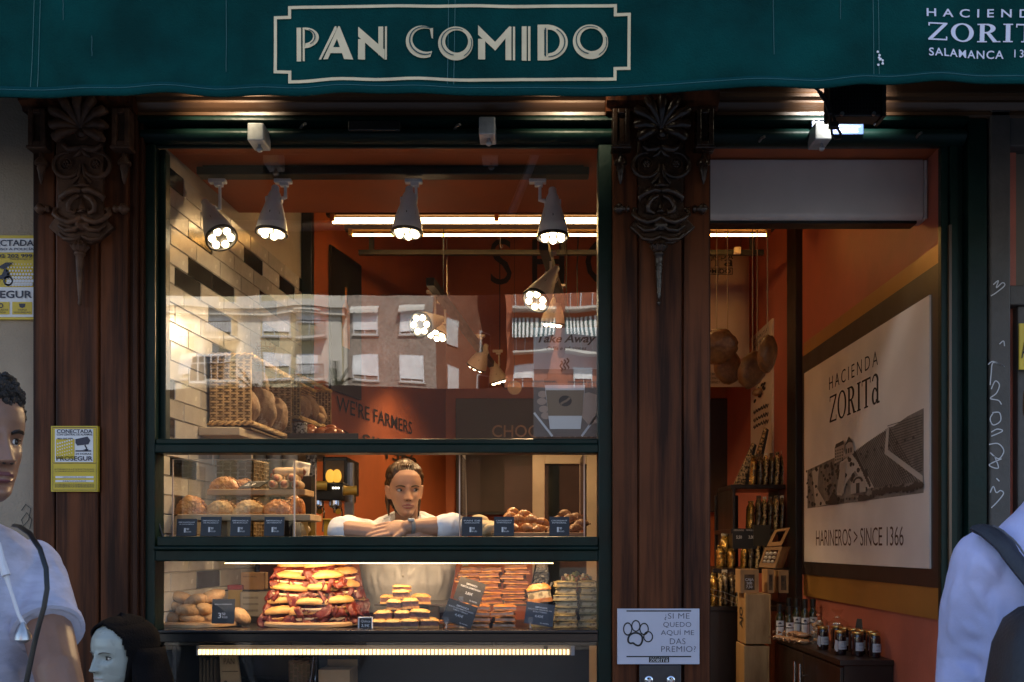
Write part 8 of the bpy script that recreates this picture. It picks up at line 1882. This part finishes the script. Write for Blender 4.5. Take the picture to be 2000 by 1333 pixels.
# glazed oriel
m = M(); a, b = fx_(378), fx_(448); z0_, z1_ = fz_(754), fz_(700); m.box(a, b, FY+.1, FY+.9, z0_, z1_); m.build('oriel', FRW, t, smooth=0)
m = M()
for q in range(5):
    u0_, u1_ = a+(b-a)*(q+.1)/5, a+(b-a)*(q+.9)/5; m.box(u0_, u1_, FY+.88, FY+.92, z0_+.15, z0_+1.2); m.box(u0_, u1_, FY+.88, FY+.92, z0_+1.3, z1_-.12)
m.build('oriel_pane', DGL, t, smooth=0)
t = bld('brick_building', fx_(680), fx_(850), 24, BRK, 'tan brick building with white blinds, reflected in the middle of the window')
for py in (655, 745, 833):
    for px in (714, 806): window_(t, fx_(px), fz_(py), 1.6, 1.72, blind=.82 if px == 714 else .9, awn=(py < 660))
m = M(); m.box(fx_(668), fx_(680), FY-12, FY-.3, 0, 24); m.build('party_wall', WHF, t, smooth=0)
# side wing: its shade is put into a darker, browner brick colour
t = thing('brick_wing', (fx_(915), FY-5, 0), 'side wing with shade in its brick colour, reflected behind the diagonal lamp track', 'building', 'buildings across the square')
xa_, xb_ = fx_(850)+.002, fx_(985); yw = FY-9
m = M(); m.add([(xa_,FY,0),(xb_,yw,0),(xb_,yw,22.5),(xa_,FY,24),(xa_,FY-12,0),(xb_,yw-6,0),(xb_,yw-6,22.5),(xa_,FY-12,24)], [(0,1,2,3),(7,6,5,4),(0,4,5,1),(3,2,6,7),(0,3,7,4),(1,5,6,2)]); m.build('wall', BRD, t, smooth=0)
dv = Vector((xb_-xa_, yw-FY, 0)); nv = Vector((-dv.y, dv.x, 0)).normalized()
for py in (657, 745, 833):
    for f in (.22, .62):
        c = Vector((xa_, FY, fz_(py)-.2))+dv*f; u = dv.normalized(); m = M()
        m.obox(c-u*.75, u*1.5, nv*.05, (0,0,1.7)); W_ = m.build('window', FRW, t, smooth=0); m = M(); m.obox(c-u*.65+nv*.051, u*1.3, nv*.03, (0,0,1.6)); m.build('pane', DGL if f > .5 else SHUT, W_, smooth=0)
t = bld('red_brick_building', fx_(985), fx_(1330), 26, RED, 'red brick building with striped awnings on its balconies, reflected at the right of the window')
STR = mat('striped_canvas', (.62,.62,.60), .8)
_t = STR.node_tree; _b = _t.nodes['Principled BSDF']; _tc = _t.nodes.new('ShaderNodeTexCoord'); _w = _t.nodes.new('ShaderNodeTexWave'); _w.bands_direction = 'X'; _w.inputs['Scale'].default_value = 1.15
_r = _t.nodes.new('ShaderNodeValToRGB'); _r.color_ramp.interpolation = 'CONSTANT'; _r.color_ramp.elements[0].color = (.66,.66,.63,1); _r.color_ramp.elements[1].position = .5; _r.color_ramp.elements[1].color = (.03,.08,.075,1)
_t.links.new(_tc.outputs['Object'], _w.inputs['Vector']); _t.links.new(_w.outputs['Color'], _r.inputs[0]); _t.links.new(_r.outputs[0], _b.inputs['Base Color'])
for row, py in enumerate((602, 692, 780, 868)):
    z = fz_(py)
    for k, (px0, px1) in enumerate(((998, 1082), (1104, 1200), (1215, 1310))):
        a, b = fx_(px0), fx_(px1)
        m = M(); m.box(a, b, FY+.01, FY+1.1, z-.16, z); m.build('balcony_slab', WHF, t, smooth=0)
        m = M(); m.box(a, b, FY+1.05, FY+1.1, z+.95, z+1.02)
        n_ = 26
        for q in range(n_+1): x = a+(b-a)*q/n_; m.box(x-.016, x+.016, FY+1.06, FY+1.09, z, z+.95)
        stuff(m.build('railing', IRON, t, smooth=0))
        if row < 3:
            m = M(); zz_ = z-.5; m.grid(lambda u, v: Vector((a+u*(b-a), FY+.2+1.1*v, zz_-1.35*v)), 2, 2); m.grid(lambda u, v: Vector((a+u*(b-a), FY+1.3, zz_-1.35-.22*v)), 2, 1)
            if row != 1: m.build('striped_awning', STR, t, smooth=0, solid=.02)
        window_(t, (a+b)/2-.5, z+.02, 1.5, 2.1, blind=.35)
# long dark red terrace canopy in the square
LC = -12.0; zt_c = EYE+(CY-756)/FP*(D0-LC)
t = thing('terrace_canopy', (-1, LC, 0), 'long dark red terrace canopy in the square, reflected low in the window', 'canopy')
m = M(); m.box(-9, 5, LC-.06, LC, zt_c-1.0, zt_c); m.box(-9, 5, LC-4, LC-.061, zt_c-.12, zt_c-.02); m.build('fabric', mat('burgundy_canvas', (.014,.005,.005), .8, var=.15), t, smooth=0)
m = M()
for x in (-8.8, -4.2, .4, 4.8): m.box(x-.05, x+.05, LC-.2, LC-.1, 0, zt_c-1.0 if False else zt_c-.13); m.box(x-.05, x+.05, LC-3.9, LC-3.8, 0, zt_c-.13)
m.build('post', IRON, t, smooth=0)
m = M(); f = lambda u, v: Vector((PX(827, 0)*4.6-u*.75, LC+.004, zt_c-.52+v*.16)); m.text(f, 'ALIA', offset=.01)
f2 = lambda u, v: Vector((PX(1135, 0)*4.6-u*1.2, LC+.004, zt_c-.52+v*.16)); m.text(f2, 'RAMISAC', offset=.01); m.build('lettering', mat('canopy_print', (.012,.006,.006), .8), t, smooth=0)
# palm in the square
PALM = mat('palm_green', (.035,.055,.02), .6, var=.3); rr = random.Random(9)
for k, (px, py, L, lab) in enumerate(((655, 765, -14.5, 'spiky palm in the square, reflected above the tomatoes'), (500, 780, -15.5, 'spiky palm in the square, reflected over the bread crates'))):
    c = Vector(((px-CX)/FP*(D0-L), L, EYE+(CY-py)/FP*(D0-L)))
    t = thing('palm_tree', (c.x, c.y, 0), lab, 'palm tree', 'palms in the square')
    m = M(); m.tube([(c.x+.05,c.y,0),(c.x-.04,c.y,c.z*.5),c], [.16,.13,.11], 12); m.build('trunk', mat('palm_bark', (.10,.075,.05), .9, var=.3, bump=.6, bs=20), t)
    for q in range(26):
        a = 2*pi*q/26+rr.uniform(-.1,.1); el = rr.uniform(-.3,1.2); L_ = rr.uniform(.55,.85); m = M(); d = Vector((cos(a)*cos(el), sin(a)*cos(el), sin(el))); sp = d.cross(Vector((0,0,1))).normalized()
        rib = [c+d*L_*s-Vector((0,0,.22*s*s*L_)) for s in (0,.33,.66,1)]
        m.tube(rib, [.012,.009,.006,.002], 4)
        for s in range(3, 20):
            f = s/20; p = c+d*L_*f-Vector((0,0,.22*f*f*L_))
            for sg in (-1, 1): tip = p+(d*.6+sp*sg*.8).normalized()*.20*(1-.5*f)-Vector((0,0,.03)); m.add([p, p+d*.014, tip], [(0,1,2)])
        m.build('frond', PALM, t, smooth=0)
